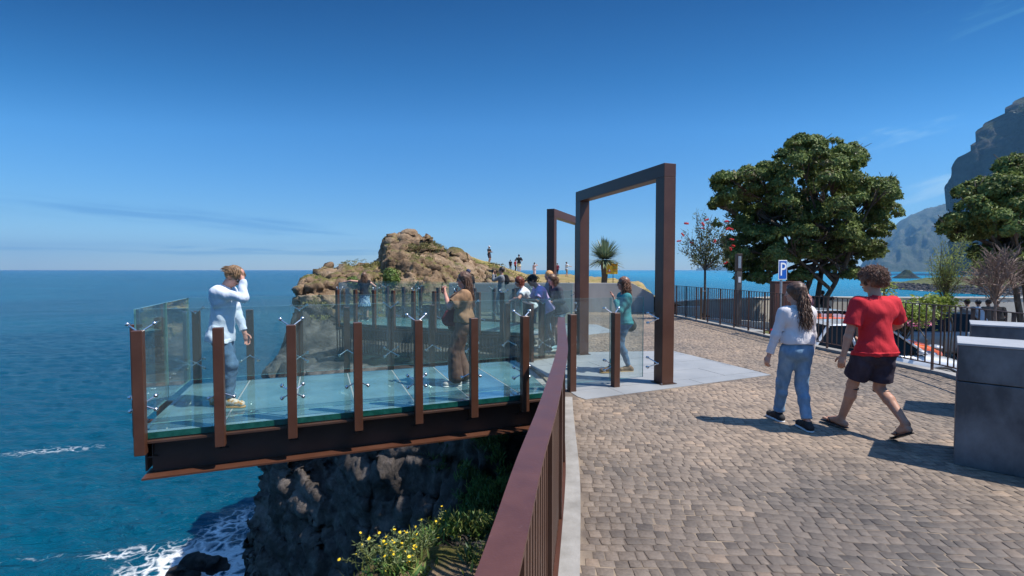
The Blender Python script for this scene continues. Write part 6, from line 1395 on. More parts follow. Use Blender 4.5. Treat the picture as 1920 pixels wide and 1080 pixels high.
# ================================================================ vegetation
def leaf_mesh(name, C, Nn, U, L_, W_, mat, parent=None, fold=.25, curl=.2):
    """many leaves at once: centre C, normal Nn, direction U (n,3); each leaf two folded quads"""
    n = len(C); Sd = np.cross(Nn, U); Sd /= (np.linalg.norm(Sd, axis=1, keepdims=True) + 1e-9); L_ = np.broadcast_to(np.asarray(L_, float), (n,))[:, None]; W_ = np.broadcast_to(np.asarray(W_, float), (n,))[:, None]
    a = C; m = C + U * L_ * .5 + Nn * L_ * .04; t = C + U * L_ - Nn * L_ * curl; l = m - Sd * W_ * .5 + Nn * W_ * fold; r = m + Sd * W_ * .5 + Nn * W_ * fold
    V = np.stack([a, l, t, r, m], 1).reshape(-1, 3); b = np.arange(n)[:, None] * 5
    F = np.concatenate([b + [0, 3, 4], b + [0, 4, 1], b + [4, 3, 2], b + [1, 4, 2]], 0); return mesh_np(name, V, F, mat, parent)
def rdir(n, rng):
    v = rng.normal(size=(n, 3)); return v / np.linalg.norm(v, axis=1, keepdims=True)
def rosettes(centers, normals, rng, nl, L_, W_, mat, name, parent, tilt=.9):
    c = np.repeat(centers, nl, 0); d = np.repeat(normals, nl, 0); r = rdir(len(c), rng); r = r - d * (r * d).sum(1, keepdims=True); r /= (np.linalg.norm(r, axis=1, keepdims=True) + 1e-9)
    t = rng.uniform(.3, tilt + .35, (len(c), 1)); U = d * np.cos(t * 1.5) + r * np.sin(t * 1.5); Nn = d * np.sin(t * 1.5) - r * np.cos(t * 1.5) ; Nn = -Nn * np.sign((Nn * d).sum(1, keepdims=True) + 1e-9) * -1
    return leaf_mesh(name, c, Nn, U, L_ * rng.uniform(.65, 1.2, len(c)), W_ * rng.uniform(.7, 1.2, len(c)), mat, parent)
M['leaf_big'] = leafmat('glossy dark tree leaves', (.09, .13, .036), (.24, .29, .085), rough=.5, trans=.25, vmin=.72, vmax=1.4, spec=.18)
M['leaf_new'] = leafmat('yellow-brown young leaves', (.12, .12, .04), (.22, .19, .08), rough=.45, trans=.25)
def big_tree(name, Y0, blobs, stems, label, seed, zb, nsub=1.0, rim=1.0):
    rng = np.random.default_rng(seed); rr = random.Random(seed); base = stems[0][0][0]; b0 = PY(base[0], base[1], Y0); root = empty(name, (b0.x, Y0, zb), 0, label, 'tree'); o = np.array([b0.x, Y0, zb]); sc = Y0 / FPX
    C = []; Nn = []; cents = []
    for (px, py, r) in blobs:
        for layer in range(2):
            p = PY(px, py, Y0); R_ = r * sc * (1.08 if layer else .98); dep = rr.uniform(-1, 1) * (2.1 if layer else 1.2); bc = np.array([p.x * (1 + dep / Y0), Y0 + dep, CAMZ + (p.z - CAMZ) * (1 + dep / Y0)]); cents.append(bc)
            ns = max(5, int(9 * (R_ / .8) ** 2 * nsub)) if R_ > .5 else 6
            for d in rdir(ns, rng):
                if d[2] < -.55: continue
                sr = rr.uniform(.24, .42) * min(1, R_ / .7 + .3); q = bc + d * (R_ - sr * .8) * rr.uniform(.82, 1.04); n = int(62 * (sr / .33) ** 2)
                dd = rdir(n, rng); dd[:, 2] = np.abs(dd[:, 2]) * .75 + dd[:, 2] * .25; dd += d * .45; dd /= np.linalg.norm(dd, axis=1, keepdims=True); C.append(q + dd * sr * rng.uniform(.72, 1.05, (n, 1))); Nn.append(dd)
    C = np.concatenate(C); Nn = np.concatenate(Nn); k = rng.random(len(C)) < .045
    lump = np.array([mnoise.noise(Vector(c * .9)) for c in C]); k |= (lump > .34) & (rng.random(len(C)) < .5)
    rosettes(C[~k] - o, Nn[~k], rng, 7, .115, .062, M['leaf_big'], 'crown', root); rosettes(C[k] - o, Nn[k], rng, 6, .095, .045, M['leaf_new'], 'young_leaves', root)
    B = MB(); tops = []
    for pts, r0, r1 in stems:
        q = [Vector(PY(a, b_, Y0 + dz)) - Vector(o) for a, b_, dz in pts]; q[0].z = 0 if pts is stems[0][0] or True else q[0].z
        L2 = []; 
        for i in range(len(q) - 1):
            for t in range(4): f = t / 4; L2.append(q[i].lerp(q[i + 1], f) + Vector((rr.uniform(-1, 1), rr.uniform(-1, 1), 0)) * .03 * (i > 0))
        L2.append(q[-1]); B.tube(L2, [lerp(r0, r1, i / (len(L2) - 1)) for i in range(len(L2))], 9); tops.append((L2, r1))
    B.build('trunk', M['bark'], root, smooth=True); B = MB()
    for c in cents[::1]:
        L2, r1 = rr.choice(tops); s0 = L2[rr.randint(len(L2) * 2 // 5, len(L2) - 1)]; e = Vector(c - o); m1 = s0.lerp(e, .5) + Vector((rr.uniform(-.2, .2), rr.uniform(-.2, .2), .15)); B.tube([s0, s0.lerp(m1, .5), m1, m1.lerp(e, .5), e], [.07, .06, .045, .03, .015], 6)
        for _ in range(5): e2 = e + Vector((rr.uniform(-.6, .6), rr.uniform(-.6, .6), rr.uniform(-.1, .6))); B.tube([m1.lerp(e, .6), e.lerp(e2, .5), e2], [.025, .018, .008], 5)
    B.build('branches', M['bark'], root, smooth=True); return root
B1 = [(1385, 362, 40), (1360, 345, 22), (1372, 415, 38), (1400, 470, 42), (1385, 512, 26), (1408, 335, 24), (1440, 345, 40), (1460, 420, 58), (1448, 495, 42), (1500, 305, 44), (1492, 285, 24), (1545, 300, 42), (1528, 276, 22), (1582, 320, 42), (1590, 292, 24), (1530, 370, 68), (1600, 395, 56), (1545, 450, 56), (1604, 462, 46), (1580, 500, 30), (1645, 365, 33), (1662, 400, 24), (1644, 432, 32), (1628, 478, 26), (1660, 350, 16), (1480, 465, 46), (1420, 385, 44), (1425, 525, 18), (1560, 345, 50), (1350, 385, 18), (1600, 520, 16), (1500, 525, 20)]
big_tree('broadleaf_tree', 19.5, B1, [([(1519, 600, 0), (1512, 545, 0), (1532, 480, -.2), (1530, 400, -.3)], .13, .05), ([(1524, 598, .1), (1537, 530, .2), (1540, 470, .5), (1565, 380, .5)], .12, .04), ([(1529, 598, 0), (1550, 556, -.2), (1580, 505, -.3), (1612, 450, -.4)], .12, .04), ([(1515, 600, .2), (1490, 540, .4), (1455, 470, .3), (1420, 400, 0)], .1, .04)], 'large round dark green tree with several stems behind the parking sign', 3, -.85, nsub=1.0)
B2 = [(1795, 425, 28), (1825, 400, 32), (1830, 362, 28), (1850, 430, 46), (1870, 368, 38), (1900, 325, 30), (1890, 350, 34), (1940, 345, 56), (1900, 430, 56), (1850, 478, 34), (1855, 505, 18), (1950, 470, 60), (1985, 400, 76), (1890, 500, 26), (2040, 430, 80), (1820, 440, 28), (1780, 432, 14), (1915, 400, 50)]
big_tree('broadleaf_tree', 15.8, B2, [([(1925, 640, 0), (1908, 560, 0), (1890, 500, 0), (1860, 430, 0)], .1, .04), ([(1932, 640, .1), (1930, 560, 0), (1915, 480, -.2), (1920, 400, 0)], .13, .05), ([(1935, 640, .1), (1960, 540, 0), (1990, 450, .2)], .13, .05)], 'dark broadleaf tree cut off by the right edge of the view', 5, -1.1, nsub=1.0)
# dragon tree
def dragon():
    b0 = PY(1133, 530, 25.5); z0 = plateau_z(b0.x, 25.5) - .5; root = empty('dragon_tree', (b0.x, 25.5, z0), 0, 'small dragon tree with a spiky ball of leaves on the headland beside the warning sign', 'tree'); top = PY(1132, 489, 25.5).z - z0
    B = MB(); B.tube([(0, 0, -.2), (-.02, 0, .5), (.02, 0, 1.0), (-.01, 0, top)], [.17, .15, .16, .2], 12); B.build('trunk', pmat('dragon tree bark', (.12, .085, .065), (.22, .16, .12), 8, .9, bump=.02, bscale=10), root, smooth=True)
    rng = np.random.default_rng(4); n = 420; d = rdir(n, rng); d[:, 2] = np.where(d[:, 2] < -.35, -d[:, 2], d[:, 2]); V = []; F = []
    for i in range(n):
        u = d[i]; L_ = 1.12 * rng.uniform(.75, 1.1); s = np.cross(u, V3(0, 0, 1)); s = s / np.linalg.norm(s) * .035; dr = -.16 * (1 - abs(u[2])); b = len(V); c = V3(0, 0, top + .06) + u * .1
        for k, (t, w_) in enumerate(((0, .8), (.35, 1), (.7, .7), (1, .05))): p = c + u * L_ * t + V3(0, 0, dr * t * t * 1.3); V += [p - s * w_, p + s * w_]
        for k in range(3): F.append((b + 2 * k, b + 2 * k + 1, b + 2 * k + 3, b + 2 * k + 2))
    mesh_np('leaves', V, np.array(F), leafmat('sword leaves', (.09, .13, .08), (.24, .3, .19), rough=.4, trans=.15), root)
dragon()
# bottlebrush tree
def bottle():
    Y0 = 17.0; rr = random.Random(12); b0 = PY(1320, 600, Y0); root = empty('bottlebrush_tree', (b0.x, Y0, -.33), 0, 'slender young bottlebrush tree with sparse leaves and red flower spikes', 'tree'); o = Vector(root.location)
    B = MB(); top = PY(1322, 505, Y0) - o; B.tube([(0, 0, 0), (.02, 0, 1.0), (top.x, 0, top.z)], [.06, .05, .035], 8); B.build('trunk', M['bark'], root, smooth=True)
    B = MB(); B.tube([(-.13, -.05, 0), (-.12, -.05, 1.45)], .04, 8); B.build('stake', pmat('wooden stake', (.25, .14, .07), (.3, .18, .1), 8, .8), root, smooth=True)
    B = MB(); B.tube([(-.17, -.05, 1.32), (.0, -.1, 1.34), (.06, 0, 1.32), (0, .06, 1.33), (-.16, 0, 1.32)], .012, 5); B.build('tie', M['galv'], root)
    ends = [(1287, 440), (1281, 455), (1277, 470), (1290, 478), (1325, 412), (1318, 405), (1305, 402), (1310, 425), (1335, 420), (1345, 432), (1360, 418), (1362, 432), (1356, 450), (1368, 462), (1360, 470), (1340, 450), (1298, 452), (1315, 445), (1330, 465), (1350, 480), (1300, 490), (1345, 500), (1365, 490), (1330, 430), (1310, 470)]
    B = MB(); C = []; U = []
    for px, py in ends:
        dz = rr.uniform(-.5, .5); e = PY(px, py, Y0 + dz) - o; s0 = top.lerp(Vector((0, 0, 1.9)), rr.uniform(0, .5)) if py > 440 else top.copy(); m1 = s0.lerp(e, .5) + Vector((rr.uniform(-.08, .08), 0, .12)); B.tube([s0, m1, e], [.016, .010, .004], 5)
        for k in range(80):
            t = rr.uniform(.25, 1.05); p = s0.lerp(m1, t * 2) if t < .5 else m1.lerp(e, t * 2 - 1); C.append(p + Vector((rr.gauss(0, .07), rr.gauss(0, .07), rr.gauss(0, .07)))); U.append((e - s0).normalized() * .5 + Vector((rr.gauss(0, .6), rr.gauss(0, .6), rr.gauss(0, .6))))
        for k in range(3): e2 = e + Vector((rr.uniform(-.25, .25), rr.uniform(-.2, .2), rr.uniform(-.05, .25))); B.tube([m1.lerp(e, .5), e2], [.007, .003], 4)
    B.build('branches', M['bark'], root, smooth=True); U = np.array([list(u.normalized()) for u in U]); C = np.array([list(c) for c in C]); rng = np.random.default_rng(2); Nn = rdir(len(C), rng)
    leaf_mesh('foliage', C, Nn, U, .11, .034, leafmat('bottlebrush leaves', (.05, .065, .02), (.17, .19, .07), trans=.25), root)
    fm = pmat('bottlebrush red', (.6, .012, .02), (.75, .05, .05), 60, .7)
    fl = [(1287, 419), (1280, 440), (1273, 452), (1325, 412), (1318, 420), (1362, 415), (1371, 429), (1364, 429), (1297, 455), (1372, 449), (1375, 461), (1370, 467), (1361, 493), (1340, 452), (1318, 428), (1330, 468)]
    for px, py in fl:
        c = PY(px, py, Y0 + rr.uniform(-.4, .4)) - o; d = Vector((rr.uniform(-1, 1), rr.uniform(-.5, .5), rr.uniform(-.4, .7))).normalized(); B = MB(); L_ = rr.uniform(.11, .17)
        for k in range(70):
            t = rr.uniform(-.5, .5); a = d.orthogonal().normalized(); a.rotate(Matrix.Rotation(rr.uniform(0, 2 * PI), 3, d)); p = c + d * L_ * t; r_ = .06; s = d.cross(a) * .008; B.add([p - s, p + s, p + a * r_ + d * .008], [(0, 1, 2)])
        B.tube([c - d * L_ * .5, c + d * L_ * .5], .026, 6); B.build('flower', fm, root)
bottle()
# thin feathery sapling and dry sapling on the right
def sapling(name, Y0, base, fork, crown, mat, label, seed, zb, nb=38, nl=60, L_=.14, W_=.012, tr=.03, spread=None, dry=False):
    rr = random.Random(seed); rng = np.random.default_rng(seed); b0 = PY(base[0], base[1], Y0); root = empty(name, (b0.x, Y0, zb), 0, label, 'tree'); o = Vector(root.location); f = PY(fork[0], fork[1], Y0) - o
    B = MB(); B.tube([(0, 0, 0), (f.x * .5 + .02, 0, f.z * .5), f], [tr, tr * .8, tr * .6], 7); C = []; U = []
    for k in range(nb):
        px, py = rr.choice(crown); e = PY(px + rr.uniform(-12, 12), py + rr.uniform(-12, 12), Y0 + rr.uniform(-.6, .6)) - o; s0 = Vector(f) * rr.uniform(.85, 1.0); m1 = s0.lerp(e, .5) + Vector((rr.gauss(0, .07), rr.gauss(0, .07), rr.uniform(.02, .2))); B.tube([s0, m1, e], [tr * .4, tr * .22, .004], 5)
        if dry:
            for j in range(14): t0 = m1.lerp(e, rr.random()); e2 = t0 + (e - s0).normalized() * .18 + Vector((rr.uniform(-.2, .2), rr.uniform(-.2, .2), rr.uniform(-.1, .2))); B.tube([t0, e2], [.009, .004], 4)
        for j in range(nl): t0 = m1.lerp(e, rr.random()) if rr.random() < .7 else s0.lerp(m1, rr.random()); C.append(list(t0 + Vector((rr.gauss(0, .08), rr.gauss(0, .08), rr.gauss(-.03, .09))))); v = (e - s0).normalized() * .8 + Vector((rr.gauss(0, .6), rr.gauss(0, .6), rr.gauss(0, .5))); U.append(list(v.normalized()))
    B.build('trunk', mat[0], root, smooth=True)
    if C: leaf_mesh('foliage', np.array(C), rdir(len(C), rng), np.array(U), L_, W_, mat[1], root)
sapling('feathery_sapling', 12.6, (1770, 640), (1772, 545), [(1760, 480), (1790, 465), (1812, 452), (1820, 470), (1800, 490), (1770, 500), (1755, 490), (1775, 465), (1830, 478), (1765, 520), (1790, 515)], (M['bark'], leafmat('feathery leaves', (.16, .2, .04), (.34, .38, .1), trans=.35)), 'thin sapling with feathery yellow-green foliage behind the fence near the right tree', 21, -1.1, nb=30, nl=90, L_=.11, W_=.012)
DRY = pmat('dry pinkish twigs', (.17, .115, .09), (.27, .19, .15), 12, .9)
sapling('dry_sapling', 11.5, (1868, 650), (1866, 548), [(1845, 490), (1860, 478), (1880, 480), (1900, 488), (1908, 505), (1850, 515), (1890, 510), (1870, 500), (1840, 520), (1900, 525), (1830, 530)], (DRY, DRY), 'leafless pinkish-brown sapling with a dense fan of dry twigs right of the feathery one', 22, -1.1, nb=40, nl=9, L_=.09, W_=.02, dry=True, tr=.04)
# hedge with pink flowers and the spindly shrub in front of the cars
def shrub(name, Y0, pts, label, seed, zb, mat, n=26, nl=60, L_=.07, W_=.045, flowers=None, twig=.5):
    rr = random.Random(seed); rng = np.random.default_rng(seed); cx = sum(p[0] for p in pts) / len(pts); b0 = PY(cx, 600, Y0); root = empty(name, (b0.x, Y0, zb), 0, label, 'shrub'); o = Vector(root.location); B = MB(); C = []
    for k in range(n):
        px, py = rr.choice(pts); e = PY(px + rr.uniform(-7, 7), py + rr.uniform(-6, 6), Y0 + rr.uniform(-.35, .35)) - o; s0 = Vector((round(e.x * 1.2) / 2.4, 0, .0)); m1 = Vector((round(e.x * 1.2) / 2.0, 0, e.z * .75)); B.tube([s0, m1, e], [.02, .014, .006], 5)
        for j in range(nl): C.append(list(e + Vector((rr.gauss(0, .13), rr.gauss(0, .13), rr.gauss(0, .07)))))
    B.build('branches', M['bark'], root, smooth=True); C = np.array(C); U = rdir(len(C), rng); U[:, 2] *= .4; U /= np.linalg.norm(U, axis=1, keepdims=True); Nn = rdir(len(C), rng) * .6 + V3(0, 0, 1); Nn -= U * (Nn * U).sum(1, keepdims=True); Nn /= np.linalg.norm(Nn, axis=1, keepdims=True)
    leaf_mesh('foliage', C, Nn, U, L_, W_, mat, root)
    if flowers:
        fm = pmat('pink blossom', (.75, .12, .3), (.85, .25, .45), 40, .6)
        for px, py in flowers:
            c = PY(px, py, Y0 - .3) - o; B = MB()
            for k in range(26): p = c + Vector((rr.gauss(0, .07), rr.gauss(0, .06), rr.gauss(0, .03))); a = Vector((rr.gauss(0, 1), rr.gauss(0, 1), rr.gauss(0, 1))).normalized() * .022; b_ = a.orthogonal().normalized() * .022; B.add([p - a, p - b_, p + a, p + b_], [(0, 1, 2, 3)])
            B.build('flower', fm, root)
HL = leafmat('bright hedge leaves', (.1, .16, .02), (.3, .36, .06), trans=.35, vmin=.6, vmax=1.4)
shrub('flowering_hedge', 11.0, [(1675, 572), (1690, 575), (1705, 580), (1720, 585), (1735, 590), (1680, 590), (1700, 597), (1718, 603), (1735, 608), (1650, 580), (1665, 590)], 'bright green hedge with pink blossoms between the fence and the orange car', 31, -1.1, HL, n=44, nl=60, flowers=[(1692, 602), (1702, 606), (1724, 606), (1735, 607), (1712, 610), (1684, 598)])
shrub('leafy_shrub', 12.2, [(1735, 568), (1750, 562), (1765, 566), (1775, 572), (1760, 578), (1740, 578), (1770, 560), (1755, 585), (1710, 560), (1730, 563)], 'spindly shrub with large yellow-green leaves just left of the feathery sapling', 32, -1.1, HL, n=20, nl=26, L_=.11, W_=.075)
shrub('leafy_shrub', 13.5, [(1648, 545), (1655, 540), (1662, 548), (1652, 552)], 'small bright green shrub showing beside the head of the man in red', 33, -1.1, HL, n=8, nl=24, L_=.1, W_=.06)
# ---------------- plants on the slope left of the handrail
def slope_hit(x, y):
    """top of the rock volume at x, y"""
    D, lo, vox, sh, top = COAST; i = int((x - lo[0]) / vox); j = int((y - lo[1]) / vox)
    if i < 0 or j < 0 or i >= sh[0] or j >= sh[1]: return None
    col = D[i, j]; k = np.where(col < 0)[0]; k = k[lo[2] + k * vox < -.2] if len(k) else k
    if len(k) == 0: return None
    return lo[2] + (k.max() + .6) * vox
def tufts():
    rr = random.Random(44); rng = np.random.default_rng(44); C = []; U = []; C2 = []; U2 = []
    for _ in range(5200):
        y = rr.uniform(3.0, 13.0); x = edge_x(y) - .08 - abs(rr.gauss(0, 1)) * 1.1
        if mnoise.noise(Vector((x * 1.1, y * 1.1, 7))) < -.12 + .10 * max(0, 4.6 - y) * 2: continue
        if y < 5.2 and rr.random() < .8: continue
        z = slope_hit(x, y)
        if z is None or z < -3.4: continue
        for k in range(9):
            d = Vector((rr.gauss(0, .5), rr.gauss(0, .5), rr.uniform(.5, 1.2))).normalized(); q = [x + rr.gauss(0, .05), y + rr.gauss(0, .05), z - .02 + rr.uniform(0, .12)]
            if rr.random() < .6: C.append(q); U.append(list(d))
            else: C2.append(q); U2.append(list(d))
    o = leaf_mesh('ground_cover', np.array(C), rdir(len(C), rng), np.array(U), .13, .03, leafmat('dark succulent leaves', (.035, .085, .022), (.12, .21, .05), trans=.2)); tag(o, 'dark green low plants covering the slope beside the handrail', 'ground cover', kind='stuff')
    o = leaf_mesh('ground_cover', np.array(C2), rdir(len(C2), rng), np.array(U2), .16, .018, leafmat('grass blades', (.1, .14, .03), (.28, .3, .08), trans=.3)); tag(o, 'lighter grass blades growing on the slope beside the handrail', 'grass', kind='stuff')
    # moss, grass and small plants on the outcrop
    C = []; U = []
    for _ in range(9000):
        y = rr.uniform(19.5, 31); x = rr.uniform(-13, 2.5)
        if mnoise.noise(Vector((x * .55, y * .5, 2))) < .12: continue
        z = slope_hit2(x, y)
        if z is None: continue
        z2 = slope_hit2(x, y - .35)
        if z2 is None or abs(z - z2) > .42: continue
        for k in range(5): C.append([x + rr.gauss(0, .07), y + rr.gauss(0, .07), z + .02 + rr.uniform(0, .06)]); d = Vector((rr.gauss(0, .6), rr.gauss(0, .6), 1)).normalized(); U.append(list(d))
    o = leaf_mesh('rock_plants', np.array(C), rdir(len(C), rng), np.array(U), .13, .035, leafmat('yellowish rock plants', (.09, .1, .02), (.3, .25, .08), trans=.2)); tag(o, 'yellow-green tufts growing over the rock outcrop', 'rock plants', kind='stuff')
def slope_hit2(x, y):
    D, lo, vox, sh, top = COAST; i = int((x - lo[0]) / vox); j = int((y - lo[1]) / vox)
    if i < 0 or j < 0 or i >= sh[0] or j >= sh[1]: return None
    k = np.where(D[i, j] < 0)[0]; return lo[2] + (k.max() + .6) * vox if len(k) else None
tufts()
def daisies():
    rr = random.Random(8); ym = pmat('yellow petals', (.85, .6, .02), rough=.6); vm = pmat('violet petals', (.2, .1, .5), rough=.6)
    lm = leafmat('daisy leaves', (.1, .14, .05), (.25, .28, .12), trans=.3)
    spots = [(690, 1062, 'y'), (730, 1050, 'y'), (770, 1068, 'y'), (755, 1035, 'y'), (790, 1046, 'y'), (720, 1022, 'y'), (820, 1000, 'y'), (800, 985, 'y'), (870, 1058, 'y'), (710, 1075, 'y'), (745, 1078, 'y'), (645, 1050, 'v'), (620, 1070, 'v')]
    desc = ['at the far left of the yellow patch', 'in the left part of the patch', 'low in the middle of the patch', 'in the middle of the patch', 'right of the middle of the patch', 'at the back left of the patch', 'among dark leaves behind the patch', 'farthest from the camera by the dark rock', 'closest to the handrail', 'at the bottom edge, left', 'at the bottom edge, centre', 'closer to the yellow daisies', 'farther left, by the dark cliff']
    for (px, py, t), ds in zip(spots, desc):
        # march the view ray to the slope
        d = ray(px, py); hit = None; tt = 2.2
        while tt < 9:
            p = Vector((0, 0, CAMZ)) + d * tt; z = slope_hit(p.x, p.y)
            if z is not None and p.z < z: hit = p; break
            tt += .04
        if hit is None: continue
        root = empty('daisy_plant' if t == 'y' else 'violet_plant', tuple(hit), rr.uniform(0, 6), ('yellow daisy plant ' if t == 'y' else 'small violet flowering plant ') + ds, 'flowering plant', 'flowers on the slope')
        B = MB(); heads = []; C = []; U = []
        for k in range(rr.randint(8, 12) if t == 'y' else 6):
            e = Vector((rr.gauss(0, .11), rr.gauss(0, .11), rr.uniform(.1, .27))); m1 = e * .5 + Vector((rr.gauss(0, .02), rr.gauss(0, .02), .02)); B.tube([(0, 0, 0), m1, e], [.003, .0025, .002], 4); heads.append(e)
            for j in range(22): q = m1.lerp(e, rr.random()) if rr.random() < .6 else m1 * rr.random(); C.append(list(q)); U.append(list(Vector((rr.gauss(0, .7), rr.gauss(0, .7), rr.uniform(0, .8))).normalized()))
        B.build('stems', M['grass'], root); C = np.array(C); leaf_mesh('foliage', C, rdir(len(C), np.random.default_rng(3)), np.array(U), .045, .012, lm, root)
        for e in heads:
            if rr.random() < .25: continue
            B = MB(); nx = Vector((rr.gauss(0, .4), rr.gauss(-.2, .4), 1)).normalized(); a = nx.orthogonal().normalized(); b_ = nx.cross(a); r_ = rr.uniform(.011, .017) if t == 'y' else .01; np_ = 9
            for k in range(np_): th = 2 * PI * k / np_; u = a * math.cos(th) + b_ * math.sin(th); v = nx.cross(u); B.add([e, e + u * r_ * .6 - v * r_ * .28, e + u * r_ + nx * .003, e + u * r_ * .6 + v * r_ * .28], [(0, 1, 2, 3)])
            B.ball(e + nx * .002, r_ * .32, 6); B.build('flower', ym if t == 'y' else vm, root)
daisies()
# leafy shrub on the outcrop
def rock_bush(px, py, r, label, seed):
    rng = np.random.default_rng(seed); c = PY(px, py, 22.0); root = empty('rock_bush', (c.x, 22.0, c.z), 0, label, 'bush'); n = 260; d = rdir(n, rng); C = d * r * rng.uniform(.5, 1, (n, 1)); B = MB()
    for k in range(12): B.tube([(0, 0, -r * 1.1), Vector(C[k] * .8)], [.02, .006], 5)
    B.build('stems', M['bark'], root); rosettes(C, d, rng, 6, .13, .05, leafmat('bright bush leaves', (.06, .1, .02), (.22, .3, .07), trans=.3), 'foliage', root)
rock_bush(733, 520, .42, 'bright green bush in a hollow of the rock outcrop behind the far platform', 1); rock_bush(662, 530, .25, 'small green bush at the foot of the outcrop beside the woman in the blue skirt', 2)
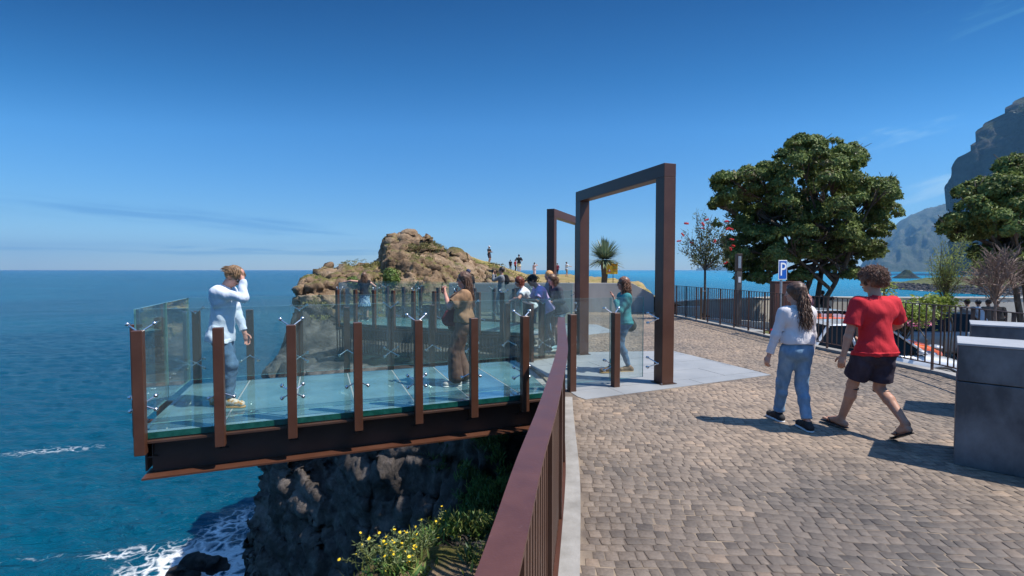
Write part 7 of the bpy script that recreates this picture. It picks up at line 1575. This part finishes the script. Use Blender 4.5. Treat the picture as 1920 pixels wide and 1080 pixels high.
# ================================================================ cars
GL = pmat('dark car glass', (.008, .01, .012), rough=.12, spec=.25); TY = pmat('tyre rubber', (.02, .02, .02), rough=.85); RIM = pmat('alloy rim', (.35, .35, .36), rough=.3, metal=.8); HLM = pmat('headlamp glass', (.55, .58, .62), rough=.08, metal=.4); TLM = pmat('tail lamp red', (.4, .01, .015), rough=.15)
def car(name, loc, rz, paint, label, L_=4.2, Wd=1.78, H=1.48, hood=.95, group='cars parked below the fence', roof=None, hatch=True):
    root = empty(name, loc, rz, label, 'car', group); h = L_ / 2
    # side profile of the lower body (x, z) going from nose (+x) to tail, stations
    st = [(h, .42, .62, .72), (h - .08, .25, .74, .86), (h - .45, .22, .84, .93), (h - 1.0, .2, .93, .97), (h - 1.35, .2, .97, 1.0), (0, .2, .98, 1.0), (-h + .9, .2, 1.0, .99), (-h + .35, .24, 1.0, .95), (-h + .08, .3, .95, .86), (-h, .45, .8, .76)]
    V = []; F = []; ring = 12
    for x, zb, zt, wf in st:
        w_ = Wd / 2 * wf; m_ = (zb + zt) / 2
        prof = [(-w_ * .8, zb), (-w_ * .97, zb + .12), (-w_, m_), (-w_ * .98, zt - .12), (-w_ * .9, zt - .02), (-w_ * .5, zt + .02), (w_ * .5, zt + .02), (w_ * .9, zt - .02), (w_ * .98, zt - .12), (w_, m_), (w_ * .97, zb + .12), (w_ * .8, zb)]
        V += [(x, a, b_) for a, b_ in prof]
    n = len(st)
    for i in range(n - 1):
        for j in range(ring): j2 = (j + 1) % ring; F.append((i * ring + j, i * ring + j2, (i + 1) * ring + j2, (i + 1) * ring + j))
    F += [tuple(range(ring - 1, -1, -1)), tuple((n - 1) * ring + j for j in range(ring))]
    B = MB(); B.add(V, F); b = B.build('body', paint, root, smooth=True); md = b.modifiers.new('s', 'SUBSURF'); md.levels = 2; md.render_levels = 2
    xr0, xr1 = h - hood - .95, -h + .62; xb0, xb1 = h - hood - .15, -h + .22; w0, w1 = Wd / 2 * .93, Wd / 2 * .74
    rf = MB(); zt = 1.0
    rf.add([(xr0, -w1, H - .03), (xr0, w1, H - .03), (xr1, w1, H - .05), (xr1, -w1, H - .05), (xr0 - .15, -w1 * .9, H), (xr0 - .15, w1 * .9, H), (xr1 + .2, w1 * .9, H - .01), (xr1 + .2, -w1 * .9, H - .01)], [(4, 5, 6, 7), (0, 1, 5, 4), (1, 2, 6, 5), (2, 3, 7, 6), (3, 0, 4, 7), (0, 3, 2, 1)])
    for a, c in (((xb0, w0, zt - .04), (xr0, w1, H - .03)), ((xb1, w0 * .96, zt - .04), (xr1, w1, H - .05)), ((xb0 * .3 + xb1 * .7 + .25, w0, zt - .04), (xr0 * .35 + xr1 * .65, w1, H - .04))):
        for sx in (-1, 1): rf.bar((a[0], a[1] * sx, a[2]), (c[0], c[1] * sx, c[2]), .07, .05)
    add_bevel(rf.build('roof', roof or paint, root), .02)
    g = MB(); e = .02
    lo_ = [(xb0, -w0 + e, zt - .06), (xb0, w0 - e, zt - .06), (xb1, w0 * .96 - e, zt - .06), (xb1, -w0 * .96 + e, zt - .06)]; up_ = [(xr0 + .01, -w1 + e, H - .05), (xr0 + .01, w1 - e, H - .05), (xr1 - .01, w1 - e, H - .06), (xr1 - .01, -w1 + e, H - .06)]
    g.add(lo_ + up_, [(0, 1, 5, 4), (1, 2, 6, 5), (2, 3, 7, 6), (3, 0, 4, 7)]); g.build('windows', GL, root)
    for x in (h - .82, -h + .78):
        for sy in (-1, 1):
            Bk = MB(); Bk.tube([(x, sy * (Wd / 2 - .24), .32), (x, sy * (Wd / 2 - .02), .32)], .32, 24); wh = Bk.build('wheel', TY, root, smooth=True); Bk = MB(); Bk.tube([(x, sy * (Wd / 2 - .05), .32), (x, sy * (Wd / 2 - .01), .32)], .21, 20)
            Bk.build('rim', RIM, wh, smooth=True)
            Bk = MB(); arc = [(x + .37 * math.cos(a), sy * (Wd / 2 - .0), .32 + .37 * math.sin(a)) for a in np.linspace(-.15, PI + .15, 14)]; Bk.tube(arc, .03, 6); Bk.build('wheel_arch', M['black'], wh, smooth=True)
    for sy in (-1, 1):
        Bk = MB(); Bk.ball((h - .2, sy * Wd / 2 * .66, .76), .17, 12, sc=(1.15, .9, .42)); Bk.build('headlight', HLM, root, smooth=True); Bk = MB(); Bk.ball((-h + .14, sy * Wd / 2 * .72, .92), .14, 12, sc=(.8, .9, .75)); Bk.build('tail_light', TLM, root, smooth=True)
        Bk = MB(); Bk.ball((xb0 - .22, sy * (Wd / 2 + .06), 1.03), .1, 10, sc=(.6, 1, .6)); Bk.build('mirror', paint, root, smooth=True)
    Bk = MB(); Bk.box((h - .06, -.45, .45), (h + .012, .45, .62), bev=.01); Bk.build('grille', M['black'], root); Bk = MB(); Bk.box((h + .013, -.26, .36), (h + .025, .26, .44)); Bk.build('number_plate', M['white'], root)
    Bk = MB(); Bk.box((h - .14, -.6, .24), (h - .0, .6, .33), bev=.01); Bk.build('bumper_intake', M['black'], root); return root
def paint(n, c, r=.25): return pmat(n, c, tuple(q * .93 for q in c), 2, r, coat=.8)
GZ = -1.096
car('hatchback', (8.6, 11.75, GZ), R(-8), paint('white car paint', (.72, .74, .76)), 'white family car nearest the fence with its bonnet facing right', L_=3.7, H=1.6)
car('hatchback', (9.75, 14.1, GZ), R(-12), paint('orange car paint', (.75, .13, .015)), 'bright orange hatchback parked behind the white one', L_=4.0, H=1.52)
car('estate_car', (12.75, 15.9, GZ), R(172), paint('grey car paint', (.2, .21, .22), .3), 'grey hatchback showing its red tail light, farthest right of the parked cars', L_=4.3, H=1.52)
car('hatchback', (11.7, 18.0, GZ + .0), R(3), paint('silver grey paint', (.33, .36, .4)), 'silver-grey car with only its roof showing beyond the orange one', L_=3.9, H=1.42)
